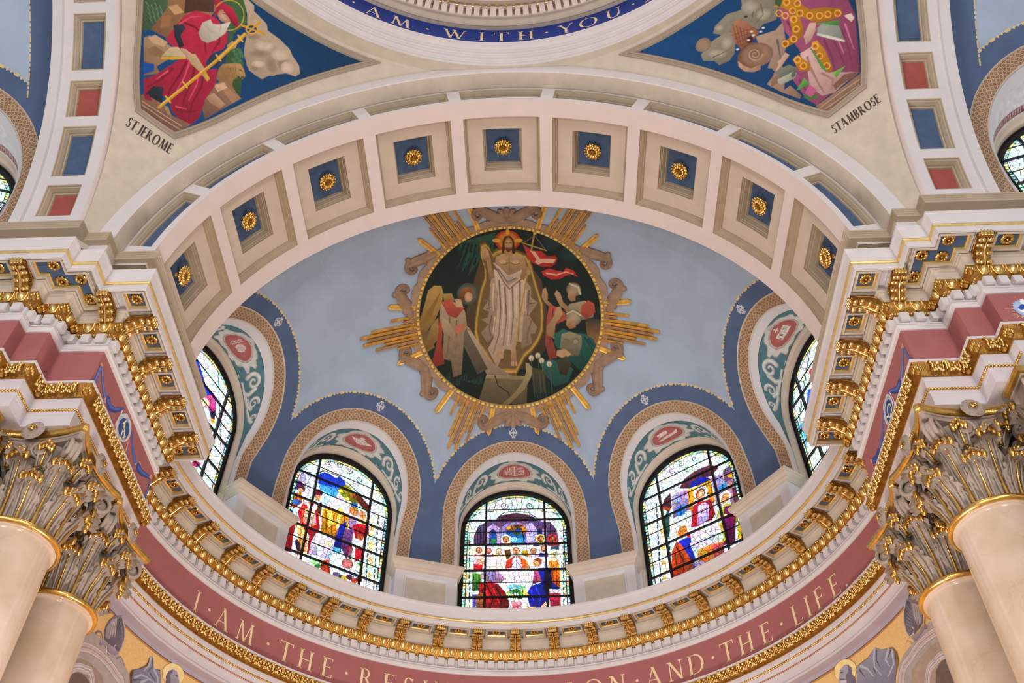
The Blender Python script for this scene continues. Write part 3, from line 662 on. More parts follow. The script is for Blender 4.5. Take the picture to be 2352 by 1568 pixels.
def cross_mesh():
    mb = MB(); C0 = (0.0, 3.82)
    def q(poly): mb.add([surf(C0[0] + x, C0[1] + z, 0.006) for x, z in poly], [tuple(range(len(poly)))])
    for k in range(4):
        a = k * pi / 2; R = lambda x, z: (x * cos(a) - z * sin(a), x * sin(a) + z * cos(a))
        q([R(-0.014, 0.0), R(0.014, 0.0), R(0.014, 0.06), R(-0.014, 0.06)]); q([R(-0.034, 0.055), R(0.034, 0.055), R(0.034, 0.085), R(-0.034, 0.085)])
        q([R(0.03, 0.03), R(0.055, 0.03), R(0.055, 0.055), R(0.03, 0.055)])
    return mb.mesh('painted_cross', mat('painted_cross', rgb(206, 204, 214), var=0.04))
CROSS = cross_mesh()
RW = 5.88
def archivolt_mesh():
    a, b = contour(*K_BO), contour(*K_BI); mb = MB(); uv = []
    m = [0.0, 0.04, 0.06, 0.08, 0.92, 0.94, 1.0]; h = [0.012, 0.03, 0.03, 0.012, 0.012, 0.03, 0.012]
    rows = [[surf(p[0] + (q[0] - p[0]) * f, p[1] + (q[1] - p[1]) * f, o) for p, q in zip(a, b)] for f, o in zip(m, h)]
    L = [0]
    for p, q in zip(rows[3][:-1], rows[3][1:]): L.append(L[-1] + (Vector(q) - Vector(p)).length)
    mb.cur = 1; mb.grid(rows[:4], flip=True); mb.cur = 0; mb.grid(rows[3:5], flip=True); mb.cur = 1; mb.grid(rows[4:], flip=True)
    for idx in (0, 1, 2, 3, 3, 4, 4, 5, 6): uv += [(l, 0.29 * m[idx]) for l in L]
    mb.uv = uv; return mb.mesh('archivolt', [ORN, CREAM], 30)
ARV = archivolt_mesh()
def reveal_pts():
    bi, wi = contour(*K_BI), contour(*K_WI)
    r0 = [surf(t, z) for t, z in bi]; r1 = []
    for (t, z) in wi:
        s = surf(t, z); r1.append((t, min(s[1] + 0.10, RW - 0.004), z))
    r2 = [(t * 1.0, RW, z) for t, z in contour(K_WI[0], K_WI[1] + 0.01)]
    return r0, r1, r2
_r0, _r1, _r2 = reveal_pts()
mb = MB(); mb.grid([_r0, _r1], flip=True); WREV = mb.mesh('white_reveal', WHITE, 30)
FO, FI = (1.165, 1.11), (1.075, 0.965); RF = 6.05; ZW = 2.17
def fcontour(k, n=28, legs=6):
    a, h = k; L = [(-a, ZBOT + (ZW - ZBOT) * i / legs) for i in range(legs)]; C = [(-a * cos(pi * i / n), ZW + h * sin(pi * i / n)) for i in range(n + 1)]
    return L + C + [(a, q[1]) for q in reversed(L)]
fo = fcontour(FO)
seq = [_r2, [(t * 0.99, RW + 0.004, z - (0.012 if z > ZS else 0)) for t, _, z in _r2]]
mid = [((p[0] * 0.45 + q[0] * 0.55), RW + 0.012, p[2] * 0.45 + q[1] * 0.55) for p, q in zip(_r2, fo)]
seq += [[(p[0] * 0.8 + q[0] * 0.2, RW + 0.01, p[2] * 0.8 + q[1] * 0.2) for p, q in zip(_r2, fo)], [(p[0] * 0.6 + q[0] * 0.4, RW + 0.06, p[2] * 0.6 + q[1] * 0.4) for p, q in zip(_r2, fo)], [(q[0] * 1.01, RW + 0.08, q[1] + 0.012) for q in fo], [(q[0], RF - 0.02, q[1]) for q in fo], [(q[0], RF + 0.12, q[1]) for q in fo]]
mb = MB(); mb.grid(seq, flip=True); JAMB = mb.mesh('reveal', CREAM, 30)
fi = fcontour(FI); fs = []
for f, y in ((0.0, RF + 0.01), (0.0, RF - 0.035), (0.25, RF - 0.05), (0.3, RF - 0.02), (0.65, RF - 0.012), (0.7, RF - 0.03), (1.0, RF - 0.015), (1.0, RF + 0.06)):
    fs.append([(p[0] + (q[0] - p[0]) * f, y, p[1] + (q[1] - p[1]) * f) for p, q in zip(fo, fi)])
mb = MB(); mb.grid(fs, flip=True); FRAMEM = mb.mesh('frame', IRON)
def tympanum_mesh(painter):
    nu, nv = 400, 56; cA, cB = contour(*K_WI, n=nu, legs=4), contour(K_WI[0], K_WI[1] + 0.01, n=nu, legs=4)
    mb = MB(); rows = []; P = []
    for j in range(nv + 1):
        f = j / nv; row = []
        for (t, z), (t2, z2) in zip(cA, cB):
            y0 = min(surf(t, z)[1] + 0.10, RW - 0.004); row.append((t + (t2 - t) * f, y0 + (RW - y0) * f, z + (z2 - z) * f))
        rows.append(row)
    base = rows[0]; L = [0]
    for p, q in zip(cA[:-1], cA[1:]): L.append(L[-1] + sqrt((q[0] - p[0]) ** 2 + (q[1] - p[1]) ** 2))
    half = L[-1] / 2
    for j in range(nv + 1):
        for l, q, b in zip(L, rows[j], rows[0]): P.append((l - half, q[1] - b[1]))
    wid = np.array([RW - q[1] for q in base]); P = np.array(P); Wd = np.tile(wid, nv + 1)
    mb.grid(rows, flip=True); mb.col = painter(P, Wd); return mb.mesh('tympanum', PAINT, True)
def pedestal(parent, ph, half_cap=0.735, name='pedestal'):
    # panelled pedestal between two windows, built about the apse axis
    def B(mb, x0, x1, y0, y1, z0, z1): mb.box(x0, x1, y0, y1, z0, z1)
    root = MB(); b = 0.62
    yF = 5.60
    B(root, -b, b, yF + 0.03, 6.12, ZBOT, 0.62)
    o = root.mesh('pedestal', WHITE); M = rotZ(-ph)
    ob = obj(name, o, parent, M=M)
    fr = MB(); w0, w1, z0, z1 = -b, b, -0.2, 0.62
    def loop(d, y, dz=0.0): return [(-0.44 + d, y, -0.12 + d), (0.44 - d, y, -0.12 + d), (0.44 - d, y, 0.50 - d), (-0.44 + d, y, 0.50 - d)]
    fr.grid([[(-b, yF, ZBOT), (b, yF, ZBOT), (b, yF, 0.62), (-b, yF, 0.62)], loop(0, yF), loop(0.012, yF + 0.012), loop(0.035, yF + 0.012), loop(0.045, yF + 0.022)], closed=True)
    fr.grid([[(-b, yF + 0.035, ZBOT), (-b, yF + 0.035, 0.62), (b, yF + 0.035, 0.62), (b, yF + 0.035, ZBOT)], [(-b, yF, ZBOT), (-b, yF, 0.62), (b, yF, 0.62), (b, yF, ZBOT)]])
    obj('front', fr, ob, WHITE)
    pn = MB(); q = loop(0.045, yF + 0.021); pn.add(q, [(0, 1, 2, 3)]); obj('panel', pn, ob, BEIGE)
    cp = MB(); prof = [(0.0, 0.60), (0.02, 0.605), (0.02, 0.63), (0.05, 0.66), (0.05, 0.69), (0.10, 0.74), (0.10, 0.77), (0.115, 0.775), (0.115, 0.83), (-0.2, 0.84)]
    cp.grid([[(-b - p, 6.05, z), (-b - p, yF - p, z), (b + p, yF - p, z), (b + p, 6.05, z)] for p, z in prof], flip=True)
    obj('cap', cp, ob, CREAM)
    return ob
# ---------------------------------------------------------------- painter for flat pictures (murals, stained glass)
def paint(P, ops, base):
    P = np.asarray(P, float); n = len(P); C = np.empty((n, 3)); C[:] = base
    for op in ops:
        k = op[0]
        if k == 'p':
            pts = np.array(op[1], float); x0, y0 = pts.min(0); x1, y1 = pts.max(0)
            idx = np.where((P[:, 0] >= x0) & (P[:, 0] <= x1) & (P[:, 1] >= y0) & (P[:, 1] <= y1))[0]
            if not len(idx): continue
            x, y = P[idx, 0], P[idx, 1]; ins_ = np.zeros(len(idx), bool); a = pts[-1]
            for b in pts:
                if a[1] != b[1]:
                    c = ((a[1] > y) != (b[1] > y)) & (x < (b[0] - a[0]) * (y - a[1]) / (b[1] - a[1]) + a[0]); ins_ ^= c
                a = b
            idx = idx[ins_]
            if len(op) > 3 and len(idx):
                d = np.array(op[4] if len(op) > 4 else (1, 0), float); s = pts @ d; t = np.clip((P[idx] @ d - s.min()) / max(1e-9, s.max() - s.min()), 0, 1)[:, None]
                C[idx] = np.array(op[2]) * (1 - t) + np.array(op[3]) * t
            elif len(idx): C[idx] = op[2]
        elif k == 'e':
            _, cx, cy, rx, ry, ro = op[:6]; dx, dy = P[:, 0] - cx, P[:, 1] - cy; c, s = cos(ro), sin(ro)
            u, v = (dx * c + dy * s) / rx, (-dx * s + dy * c) / ry; d = u * u + v * v; m = d <= 1
            if len(op) > 7: t = d[m][:, None]; C[m] = np.array(op[6]) * (1 - t) + np.array(op[7]) * t
            else: C[m] = op[6]
        elif k == 'l':
            w = op[2]; pts = op[1]; w2 = op[4] if len(op) > 4 else w
            for i in range(len(pts) - 1):
                a, b = np.array(pts[i], float), np.array(pts[i + 1], float); d = b - a; L = d @ d + 1e-12
                lo_, hi_ = np.minimum(a, b) - max(w, w2), np.maximum(a, b) + max(w, w2)
                idx = np.where((P[:, 0] > lo_[0]) & (P[:, 0] < hi_[0]) & (P[:, 1] > lo_[1]) & (P[:, 1] < hi_[1]))[0]
                if not len(idx): continue
                t = np.clip(((P[idx] - a) @ d) / L, 0, 1); q = P[idx] - a - t[:, None] * d; f0, f1 = i / (len(pts) - 1), (i + 1) / (len(pts) - 1)
                ww = w + (w2 - w) * (f0 + (f1 - f0) * t); C[idx[(q * q).sum(1) < ww * ww / 4]] = op[3]
    return C
def spiral(cx, cy, r, turns, a0, sgn, shrink=0.85, n=26):
    return [(cx + r * (1 - shrink * i / n) * cos(a0 + sgn * turns * 2 * pi * i / n), cy + r * (1 - shrink * i / n) * sin(a0 + sgn * turns * 2 * pi * i / n)) for i in range(n + 1)]
TEAL, TEAL2, SCR, SCRS, SCRD, OXR = rgb(84, 120, 128), rgb(62, 96, 106), rgb(196, 190, 186), rgb(222, 216, 208), rgb(146, 138, 142), rgb(176, 92, 88)
def tymp_painter(kind):
    def f(P, Wd):
        # P: (arc length from the crown, depth into the window); Wd: local depth of the soffit
        if kind == 'none':
            C = np.empty((len(P), 3)); C[:] = rgb(232, 224, 226); d = Wd - P[:, 1]; k = (d > 0.04) & (d < 0.17); C[k] = rgb(206, 170, 166)
            u = P[:, 0] / 0.11; f = u - np.floor(u); w = (d - 0.04) / 0.13; C[k & ((abs(w - 0.08) < 0.06) | (abs(w - 0.92) < 0.06) | ((abs(f - 0.15) < 0.1) & (w > 0.2)) | ((abs(w - 0.3) < 0.08) & (f < 0.8)) | ((abs(f - 0.7) < 0.1) & (w < 0.7) & (w > 0.3)))] = rgb(150, 92, 98); return C
        wmax = Wd.max(); cy = wmax * 0.5; ops = []
        for s in (-1, 1):
            for (c, w, dx) in ((SCRD, 1.25, 0.012), (SCR, 1.0, 0.0), (SCRS, 0.4, -0.006)):
                q = dx
                ops.append(('l', spiral(s * 0.80, cy * 0.72 + q, 0.17, 1.35, pi / 2 + (0.6 if s > 0 else -0.6), s), 0.085 * w, c, 0.03 * w))
                ops.append(('l', [(s * 0.60, cy * 1.75 + q), (s * 0.80, cy * 1.75 + q), (s * 0.98, cy * 1.45 + q), (s * 1.03, cy + q), (s * 0.94, cy * 0.6 + q)], 0.05 * w, c, 0.09 * w))
                ops.append(('l', spiral(s * 1.22, cy * 0.55 + q, 0.12, 1.3, -pi / 2, -s), 0.06 * w, c, 0.02 * w))
                ops.append(('l', [(s * 0.78, cy * 1.5 + q), (s * 1.0, cy * 1.3 + q), (s * 1.25, cy * 0.95 + q), (s * 1.33, cy * 0.6 + q)], 0.05 * w, c, 0.06 * w))
                ops.append(('l', [(s * 1.12, cy * 1.0 + q), (s * 1.35, cy * 0.85 + q), (s * 1.55, cy * 0.45 + q), (s * 1.62, cy * 0.2 + q)], 0.035 * w, c, 0.06 * w))
                ops.append(('l', spiral(s * 1.52, cy * 0.28 + q, 0.07, 1.1, -pi / 2, -s), 0.04 * w, c, 0.02 * w))
        n = 44; rx, ry = 0.53, cy * 0.90
        edge = []
        for i in range(n):
            a = 2 * pi * i / n; b = 1 + 0.15 * (1 if (i % 8) in (0, 1) else -0.6 if (i % 8) in (3,) else 0.25 if (i % 8) in (5, 6) else -0.15)
            edge.append((rx * b * cos(a), cy + ry * b * sin(a)))
        ops.append(('p', [(x * 1.05, cy + (y - cy) * 1.05) for x, y in edge], SCRD)); ops.append(('p', edge, SCR, SCRS, (0, 1)))
        ops += [('e', 0, cy, 0.40, ry * 0.80, 0, SCRD), ('e', 0, cy, 0.385, ry * 0.77, 0, rgb(206, 178, 160)), ('e', 0, cy, 0.355, ry * 0.70, 0, rgb(188, 108, 104), rgb(172, 92, 90))]
        wv = rgb(226, 206, 196)
        if kind == 'cross':
            ops += [('l', [(0, cy - ry * .48), (0, cy + ry * .48)], 0.022, wv), ('l', [(-.2, cy), (.2, cy)], 0.022, wv)]
            for x, y, h in ((0, -.48, 1), (0, .48, 1)): ops.append(('l', [(-.05, cy + ry * y), (.05, cy + ry * y)], 0.016, wv))
            for x in (-.2, .2): ops.append(('l', [(x, cy - .07), (x, cy + .07)], 0.016, wv))
            def L(x, y, segs, k=0.036):
                for a, b, c, d in segs: ops.append(('l', [(x + a * k, y + b * k), (x + c * k, y + d * k)], 0.014, wv))
            up, dn = cy - 0.085, cy + 0.07     # the crown side of the soffit is the top of the letters
            L(-.15, up, [(0, -1, 0, 1)]); L(-.085, up, [(1, -1, -.6, -.8), (-.6, -.8, -.6, .8), (-.6, .8, 1, 1)]); L(.085, up, [(-1, -1, 1, 1), (-1, 1, 1, -1)]); L(.16, up, [(1, -1, -.6, -.8), (-.6, -.8, -.6, .8), (-.6, .8, 1, 1)])
            for x in (-.115, .12): ops.append(('l', [(x - .035, up - .055), (x + .035, up - .055)], 0.01, wv))
            L(-.14, dn, [(-1, 1, -1, -1), (-1, -1, 1, 1), (1, 1, 1, -1)]); L(-.07, dn, [(0, -1, 0, 1)]); L(.075, dn, [(-.8, -1, -.8, 1), (-.8, 0, 1, -1), (-.8, 0, 1, 1)]); L(.15, dn, [(-1, 1, 0, -1), (0, -1, 1, 1), (-.5, .3, .5, .3)])
        elif kind == 'bird':
            ops += [('p', [(-.26, cy - .09), (-.12, cy - .05), (0, cy - .10), (.12, cy - .05), (.27, cy - .05), (.16, cy + .03), (.05, cy + .09), (-.06, cy + .09), (-.15, cy + .02)], wv), ('e', 0, cy - .1, .05, .03, 0, wv)]
            for k in range(6): ops.append(('l', [(-.15 + .06 * k, cy - .05), (-.10 + .045 * k, cy + .06)], .008, rgb(190, 130, 122)))
        elif kind == 'ship':
            ops += [('p', [(-.26, cy + .06), (.12, cy + .02), (.27, cy - .07), (.22, cy + .05), (.05, cy + .10), (-.18, cy + .10)], wv), ('p', [(-.2, cy), (.02, cy - .02), (.06, cy - .07), (-.12, cy - .08)], wv)]
            for k in range(4): ops.append(('e', -.16 + .06 * k, cy - .09, .03, .03, 0, rgb(236, 222, 214)))
        elif kind == 'shell':
            ops += [('e', .06, cy + .0, .10, .10, 0, wv)]
            for k in range(-2, 3): ops.append(('l', [(.06 + .04 * k, cy - .08), (.06 + .012 * k, cy + .10)], .008, rgb(176, 110, 104)))
            for k in range(2): ops.append(('l', [(-.14 + .05 * k + .014 * (-1) ** i, cy - .13 + .04 * i) for i in range(7)], .018, wv))
        else:
            ops += [('p', [(-.17, cy - .06), (0, cy - .04), (.17, cy - .08), (.18, cy + .08), (0, cy + .11), (-.18, cy + .08)], rgb(230, 218, 206)), ('l', [(0, cy - .05), (0, cy + .1)], .01, rgb(150, 120, 110))]
            for k, (x0, x1) in enumerate(((-.15, -.02), (.02, .15))):
                for j in range(5): ops.append(('l', [(x0 + .03 * j, cy - .03), (x0 + .03 * j, cy + .05)], .012, rgb(120, 96, 92)))
            ops += [('l', [(-.05, cy - .13), (.05, cy - .13)], .022, wv), ('l', [(0, cy - .18), (0, cy - .08)], .022, wv)]
        nz = np.random.RandomState(5).rand(len(P), 1) * 0.12 + 0.94
        C = paint(P, ops, TEAL) * nz
        m = (P[:, 1] < 0.012) | (P[:, 1] > Wd - 0.012); C[m] = TEAL2
        return C
    return f

# ---------------------------------------------------------------- assemble the apse: half dome, windows, pedestals
def place_axis(M0, ph): return M0 @ rotZ(-ph)
GX = 1.10
def quarries(P, picture):
    C = sum(picture(P + np.array(d)) for d in ((.003, .003), (-.003, .003), (.003, -.003), (-.003, -.003))) / 4; x, z = np.abs(P[:, 0]), P[:, 1]; h = np.maximum(z - ZW, 0) / FI[1]; e = FI[0] * np.sqrt(np.maximum(0, 1 - h * h)) - x
    e = np.minimum(e, np.where(z > ZW, FI[1] * np.sqrt(np.maximum(0, 1 - (x / FI[0]) ** 2)) + ZW - z, 9))
    k = e < 0.055; r = np.floor((z if True else z) / 0.075); s = (np.sin(r * 12.9898) * 43758.5453) % 1.0
    C[k] = np.array(rgb(176, 214, 206)); C[k & (s > 0.7)] = np.array(rgb(226, 210, 150)); C[k & ((z / 0.075) % 1.0 < 0.16)] = 0.02; C[(e > 0.05) & (e < 0.062)] = 0.03
    return C
def window(n, M0, ph, label, picture, tymp, full=True):
    root = tag(empty('window_%d' % n), label, 'window', kind='structure'); root.matrix_basis = place_axis(M0, ph)
    for nm, me in (('archivolt', ARV), ('white_reveal', WREV), ('reveal', JAMB), ('frame', FRAMEM)): obj(nm, me, root)
    obj('tympanum', tympanum_mesh(tymp_painter(tymp)), root)
    xs = [-GX, -0.63, 0.63, GX]; zs = [ZBOT + 0.5, 0.52, 1.164, 1.81, 2.45, 3.14]
    if not full: xs = [-GX, 0, GX]; zs = [ZBOT + 0.5, 1.5, 3.14]
    h = 0.0095 if full else 0.02
    for i in range(len(xs) - 1):
        for j in range(len(zs) - 1):
            nx, nz = int((xs[i + 1] - xs[i]) / h) + 1, int((zs[j + 1] - zs[j]) / h) + 1
            X, Z = np.linspace(xs[i], xs[i + 1], nx + 1), np.linspace(zs[j], zs[j + 1], nz + 1)
            if min(abs(xs[i]), abs(xs[i + 1])) > 0.6 and zs[j] > ZW and sqrt(0.6 ** 2 + (zs[j] - ZW) ** 2) > 1.1: continue
            gx, gz = np.meshgrid(X, Z); ok = (gx / (FI[0] + 0.03)) ** 2 + (np.maximum(gz - ZW, 0) / (FI[1] + 0.03)) ** 2 <= 1.0
            okc = ok[:-1, :-1] & ok[1:, :-1] & ok[:-1, 1:] & ok[1:, 1:]; jj, ii = np.where(okc)
            if not len(jj): continue
            o = jj * (nx + 1) + ii; F = np.stack([o, o + 1, o + nx + 2, o + nx + 1], 1)
            used = np.unique(F); rm = np.full((nx + 1) * (nz + 1), -1); rm[used] = np.arange(len(used))
            V = np.stack([gx.ravel(), np.full(gx.size, RF), gz.ravel()], 1)[used]
            pm = MB(); pm.v = [tuple(v) for v in V]; pm.f = [tuple(f) for f in rm[F]]; pm.m = [0] * len(pm.f)
            pm.col = quarries(np.stack([V[:, 0], V[:, 2]], 1), picture); obj('pane', pm, root, GLASS)
    zmax = lambda x: ZW + FI[1] * sqrt(max(0, 1 - (x / FI[0]) ** 2)); xmax = lambda z: FI[0] if z < ZW else FI[0] * sqrt(max(0, 1 - ((z - ZW) / FI[1]) ** 2))
    def bar(x0, x1, z0, z1, d): b = MB(); b.box(x0, x1, RF - d, RF - 0.004, z0, z1); obj('bar', b, root, IRON)
    for x in (-0.63, 0.63): bar(x - 0.022, x + 0.022, ZBOT, zmax(x), 0.05)
    for z, w in ((0.52, 0.02), (1.164, 0.02), (1.81, 0.02), (2.45, 0.018), (0.87, 0.007), (1.545, 0.007), (2.14, 0.007), (2.75, 0.007)): bar(-xmax(z), xmax(z), z - w, z + w, 0.035 if w > 0.01 else 0.02)
    return root
# ---------------------------------------------------------------- roman capitals built from ribbons: list of [(x, y, half-width dx)] quads
def arc(cx, cy, rx, ry, a0, a1, thick, thin, n=14):
    # ribbon along an ellipse, thick on its sides and thin at top and bottom
    out = []
    for i in range(n + 1):
        a = rad(a0 + (a1 - a0) * i / n); w = thin + (thick - thin) * abs(cos(a)) ** 1.3
        out.append(((cx + rx * cos(a), cy + ry * sin(a)), (cx + (rx - w) * cos(a), cy + (ry - min(w, thin * 1.0 + 0.25 * w)) * sin(a))))
    return out
def stroke(x0, y0, x1, y1, w, w2=None):
    w2 = w if w2 is None else w2
    if abs(y1 - y0) < 1e-6: return [((x0, y0 - w / 2), (x0, y0 + w / 2)), ((x1, y1 - w2 / 2), (x1, y1 + w2 / 2))]
    return [((x0 - w / 2, y0), (x0 + w / 2, y0)), ((x1 - w2 / 2, y1), (x1 + w2 / 2, y1))]
def ser(x, y, w=0.26, s=1): return [((x - w / 2, y), (x - w / 2, y + s * 0.02)), ((x - 0.06, y), (x - 0.06, y + s * 0.055)), ((x + 0.06, y), (x + 0.06, y + s * 0.055)), ((x + w / 2, y), (x + w / 2, y + s * 0.02))]
def hang(x, y0, y1): return [((x - 0.012, y0), (x + 0.012, y0)), ((x - 0.028, y1), (x + 0.02, y1))]
def glyphs(K, N_):
    def stem(x, k=K): return [stroke(x, 0, x, 1, k), ser(x, 0), ser(x, 1, s=-1)]
    return {
     'I': (0.30, stem(0.15)),
     'T': (0.74, [stroke(0.37, 0, 0.37, 1, K), ser(0.37, 0), stroke(0.0, 0.975, 0.74, 0.975, 0.05), hang(0.02, 0.8, 1), hang(0.72, 0.8, 1)]),
     'H': (0.82, stem(0.15) + stem(0.67) + [stroke(0.15, 0.5, 0.67, 0.5, N_)]),
     'E': (0.60, stem(0.15) + [stroke(0.15, 0.975, 0.54, 0.975, N_), stroke(0.15, 0.52, 0.46, 0.52, N_), stroke(0.15, 0.022, 0.58, 0.022, N_), hang(0.53, 0.85, 0.99), hang(0.45, 0.44, 0.6), hang(0.57, 0.2, 0.0)]),
     'F': (0.56, stem(0.15) + [stroke(0.15, 0.975, 0.53, 0.975, N_), stroke(0.15, 0.52, 0.46, 0.52, N_), hang(0.52, 0.83, 0.99), hang(0.45, 0.44, 0.6)]),
     'L': (0.58, stem(0.15) + [stroke(0.15, 0.022, 0.56, 0.022, N_), hang(0.55, 0.22, 0.0)]),
     'A': (0.84, [stroke(0.10, 0, 0.42, 1.02, N_), stroke(0.72, 0, 0.40, 1.02, K * 1.08), stroke(0.2, 0.34, 0.62, 0.34, N_), ser(0.10, 0, 0.22), ser(0.72, 0)]),
     'M': (1.02, [stroke(0.14, 0, 0.22, 1, N_ * 1.2), stroke(0.24, 1, 0.52, 0.02, K), stroke(0.52, 0.02, 0.80, 1, N_ * 1.2), stroke(0.88, 0, 0.80, 1, K), ser(0.14, 0, 0.22), ser(0.88, 0), ser(0.2, 1, 0.2, -1), ser(0.82, 1, 0.2, -1)]),
     'N': (0.88, [stroke(0.15, 0, 0.15, 1, N_ * 1.2), stroke(0.15, 1, 0.72, 0, K * 1.15), stroke(0.72, 0, 0.72, 1, N_ * 1.2), ser(0.15, 0, 0.22), ser(0.12, 1, 0.2, -1), ser(0.72, 1, 0.24, -1)]),
     'R': (0.78, stem(0.15) + [arc(0.30, 0.75, 0.25, 0.25, -90, 90, K, N_), stroke(0.15, 0.977, 0.32, 0.977, N_), stroke(0.15, 0.52, 0.32, 0.52, N_), stroke(0.70, 0, 0.34, 0.52, K * 1.08), ser(0.70, 0, 0.2)]),
     'S': (0.56, [arc(0.28, 0.74, 0.22, 0.26, 30, 240, K * 0.85, N_), arc(0.28, 0.26, 0.24, 0.27, -150, 75, K * 0.85, N_), stroke(K * 1.08, 0.56, 0.40, 0.50, K), hang(0.47, 0.78, 0.95), hang(0.07, 0.24, 0.06)]),
     'U': (0.82, [stroke(0.16, 0.32, 0.16, 1, K), ser(0.16, 1, s=-1), arc(0.41, 0.32, 0.31, 0.33, 180, 360, K, N_), stroke(0.69, 0.32, 0.69, 1, N_ * 1.2), ser(0.69, 1, 0.22, -1)]),
     'C': (0.82, [arc(0.46, 0.5, 0.42, 0.52, 48, 312, K * 1.08, N_, 20), hang(0.75, 0.68, 0.92), hang(0.75, 0.3, 0.08)]),
     'O': (0.96, [arc(0.48, 0.5, 0.46, 0.52, 0, 360, K * 1.08, N_, 28)]),
     'D': (0.90, stem(0.15) + [arc(0.36, 0.5, 0.48, 0.5, -90, 90, K * 1.08, N_, 18), stroke(0.15, 0.977, 0.38, 0.977, N_), stroke(0.15, 0.022, 0.38, 0.022, N_)]),
     'B': (0.68, stem(0.15) + [arc(0.30, 0.76, 0.25, 0.24, -90, 90, K, N_), arc(0.30, 0.27, 0.31, 0.27, -90, 90, K, N_), stroke(0.15, 0.977, 0.32, 0.977, N_), stroke(0.15, 0.53, 0.32, 0.53, N_), stroke(0.15, 0.022, 0.32, 0.022, N_)]),
     'J': (0.40, [stroke(0.24, 0.1, 0.24, 1, K), ser(0.24, 1, s=-1), arc(0.10, 0.08, 0.18, 0.2, -100, 10, 0.1, N_), ]),
     'W': (1.20, [stroke(0.14, 1, 0.40, 0, K), stroke(0.40, 0, 0.62, 1, 0.05), stroke(0.56, 1, 0.82, 0, K), stroke(0.82, 0, 1.08, 1, 0.05), ser(0.14, 1, 0.24, -1), ser(0.56, 1, 0.2, -1), ser(1.08, 1, 0.2, -1)]),
     'Y': (0.82, [stroke(0.41, 0, 0.41, 0.5, K), ser(0.41, 0), stroke(K * 1.08, 1, 0.41, 0.45, K), stroke(0.70, 1, 0.43, 0.45, 0.05), ser(K * 1.08, 1, 0.24, -1), ser(0.70, 1, 0.2, -1)]),
     '.': (0.24, [arc(0.12, 0.06, 0.06, 0.06, 0, 360, 0.059, 0.059, 10)]),
     ',': (0.24, [arc(0.12, 0.5, 0.075, 0.075, 0, 360, 0.074, 0.074, 10)]),
     'X': (0.86, [stroke(0.12, 1, 0.74, 0, K * 1.08), stroke(0.72, 1, 0.12, 0, 0.05)]),
     '@': (0.96, [arc(0.48, 0.54, 0.40, 0.46, -58, 238, K * 1.08, N_, 22), stroke(0.06, 0.02, 0.36, 0.02, 0.05), stroke(0.60, 0.02, 0.90, 0.02, 0.05), stroke(0.30, 0.02, 0.27, 0.16, 0.05), stroke(0.66, 0.02, 0.69, 0.16, 0.05)]),
    }
G = glyphs(0.12, 0.045); GB = glyphs(0.21, 0.06)
def letter(ch, fn, name, parent, m, G=G):
    # fn maps glyph coordinates (centred on the glyph's middle) to the surface
    w, rib = G[ch]; mb = MB()
    for r in rib:
        if len(r) == 2:
            (a, b), (c, d) = r; r = [((a[0] + (c[0] - a[0]) * t, a[1] + (c[1] - a[1]) * t), (b[0] + (d[0] - b[0]) * t, b[1] + (d[1] - b[1]) * t)) for t in (0, .25, .5, .75, 1)]
        mb.grid([[fn(x - w / 2, y) for x, y in row] for row in r])
    return obj(name, mb, parent, m)
def frieze_text(items, h, zb):
    for ch, deg in items:
        def f(x, y):
            a = rad(deg) + x * h * (1.0 if ch != ',' else 1.0) / RA; r = RA - 0.004; return (r * sin(a), YA + r * cos(a), zb + y * h)
        letter(ch, f, 'letter', EA, LETTER)
frieze_text([('I', -62.5), (',', -59.6), ('A', -56.5), ('M', -51.6), (',', -46.8), ('T', -43.2), ('H', -39.2), ('E', -35.0), (',', -31.3), ('R', -27.5), ('E', -23.3), ('S', -19.7), ('U', -15.7), ('R', -11.3),
             ('R', -7.1), ('E', -3.0), ('C', 1.4), ('T', 6.0), ('I', 9.8), ('O', 14.1), ('N', 18.6), (',', 22.2), ('A', 25.3), ('N', 29.5), ('D', 33.5), (',', 36.8), ('T', 39.7), ('H', 43.5), ('E', 47.7), (',', 51.1), ('L', 54.5),
             ('I', 57.1), ('F', 59.8), ('E', 63.6), ('.', 66.2)], 0.36, -1.97)
for ch, deg in ((',', -37.8), ('I', -34.0), (',', -30.4), ('A', -26.3), ('M', -20.8), (',', -15.5), ('W', -10.1), ('I', -4.8), ('T', -0.9), ('H', 3.9), (',', 8.0), ('Y', 11.8), ('O', 16.3), ('U', 21.4), (',', 25.4), ('A', 29.4)):
    def f(x, y, d=deg):
        a = rad(d) + x * 0.37 / 5.35; return (DX + 5.346 * sin(a), YC + 5.346 * cos(a), 6.03 + y * 0.37)
    letter(ch, f, 'letter', DR, LETTER)

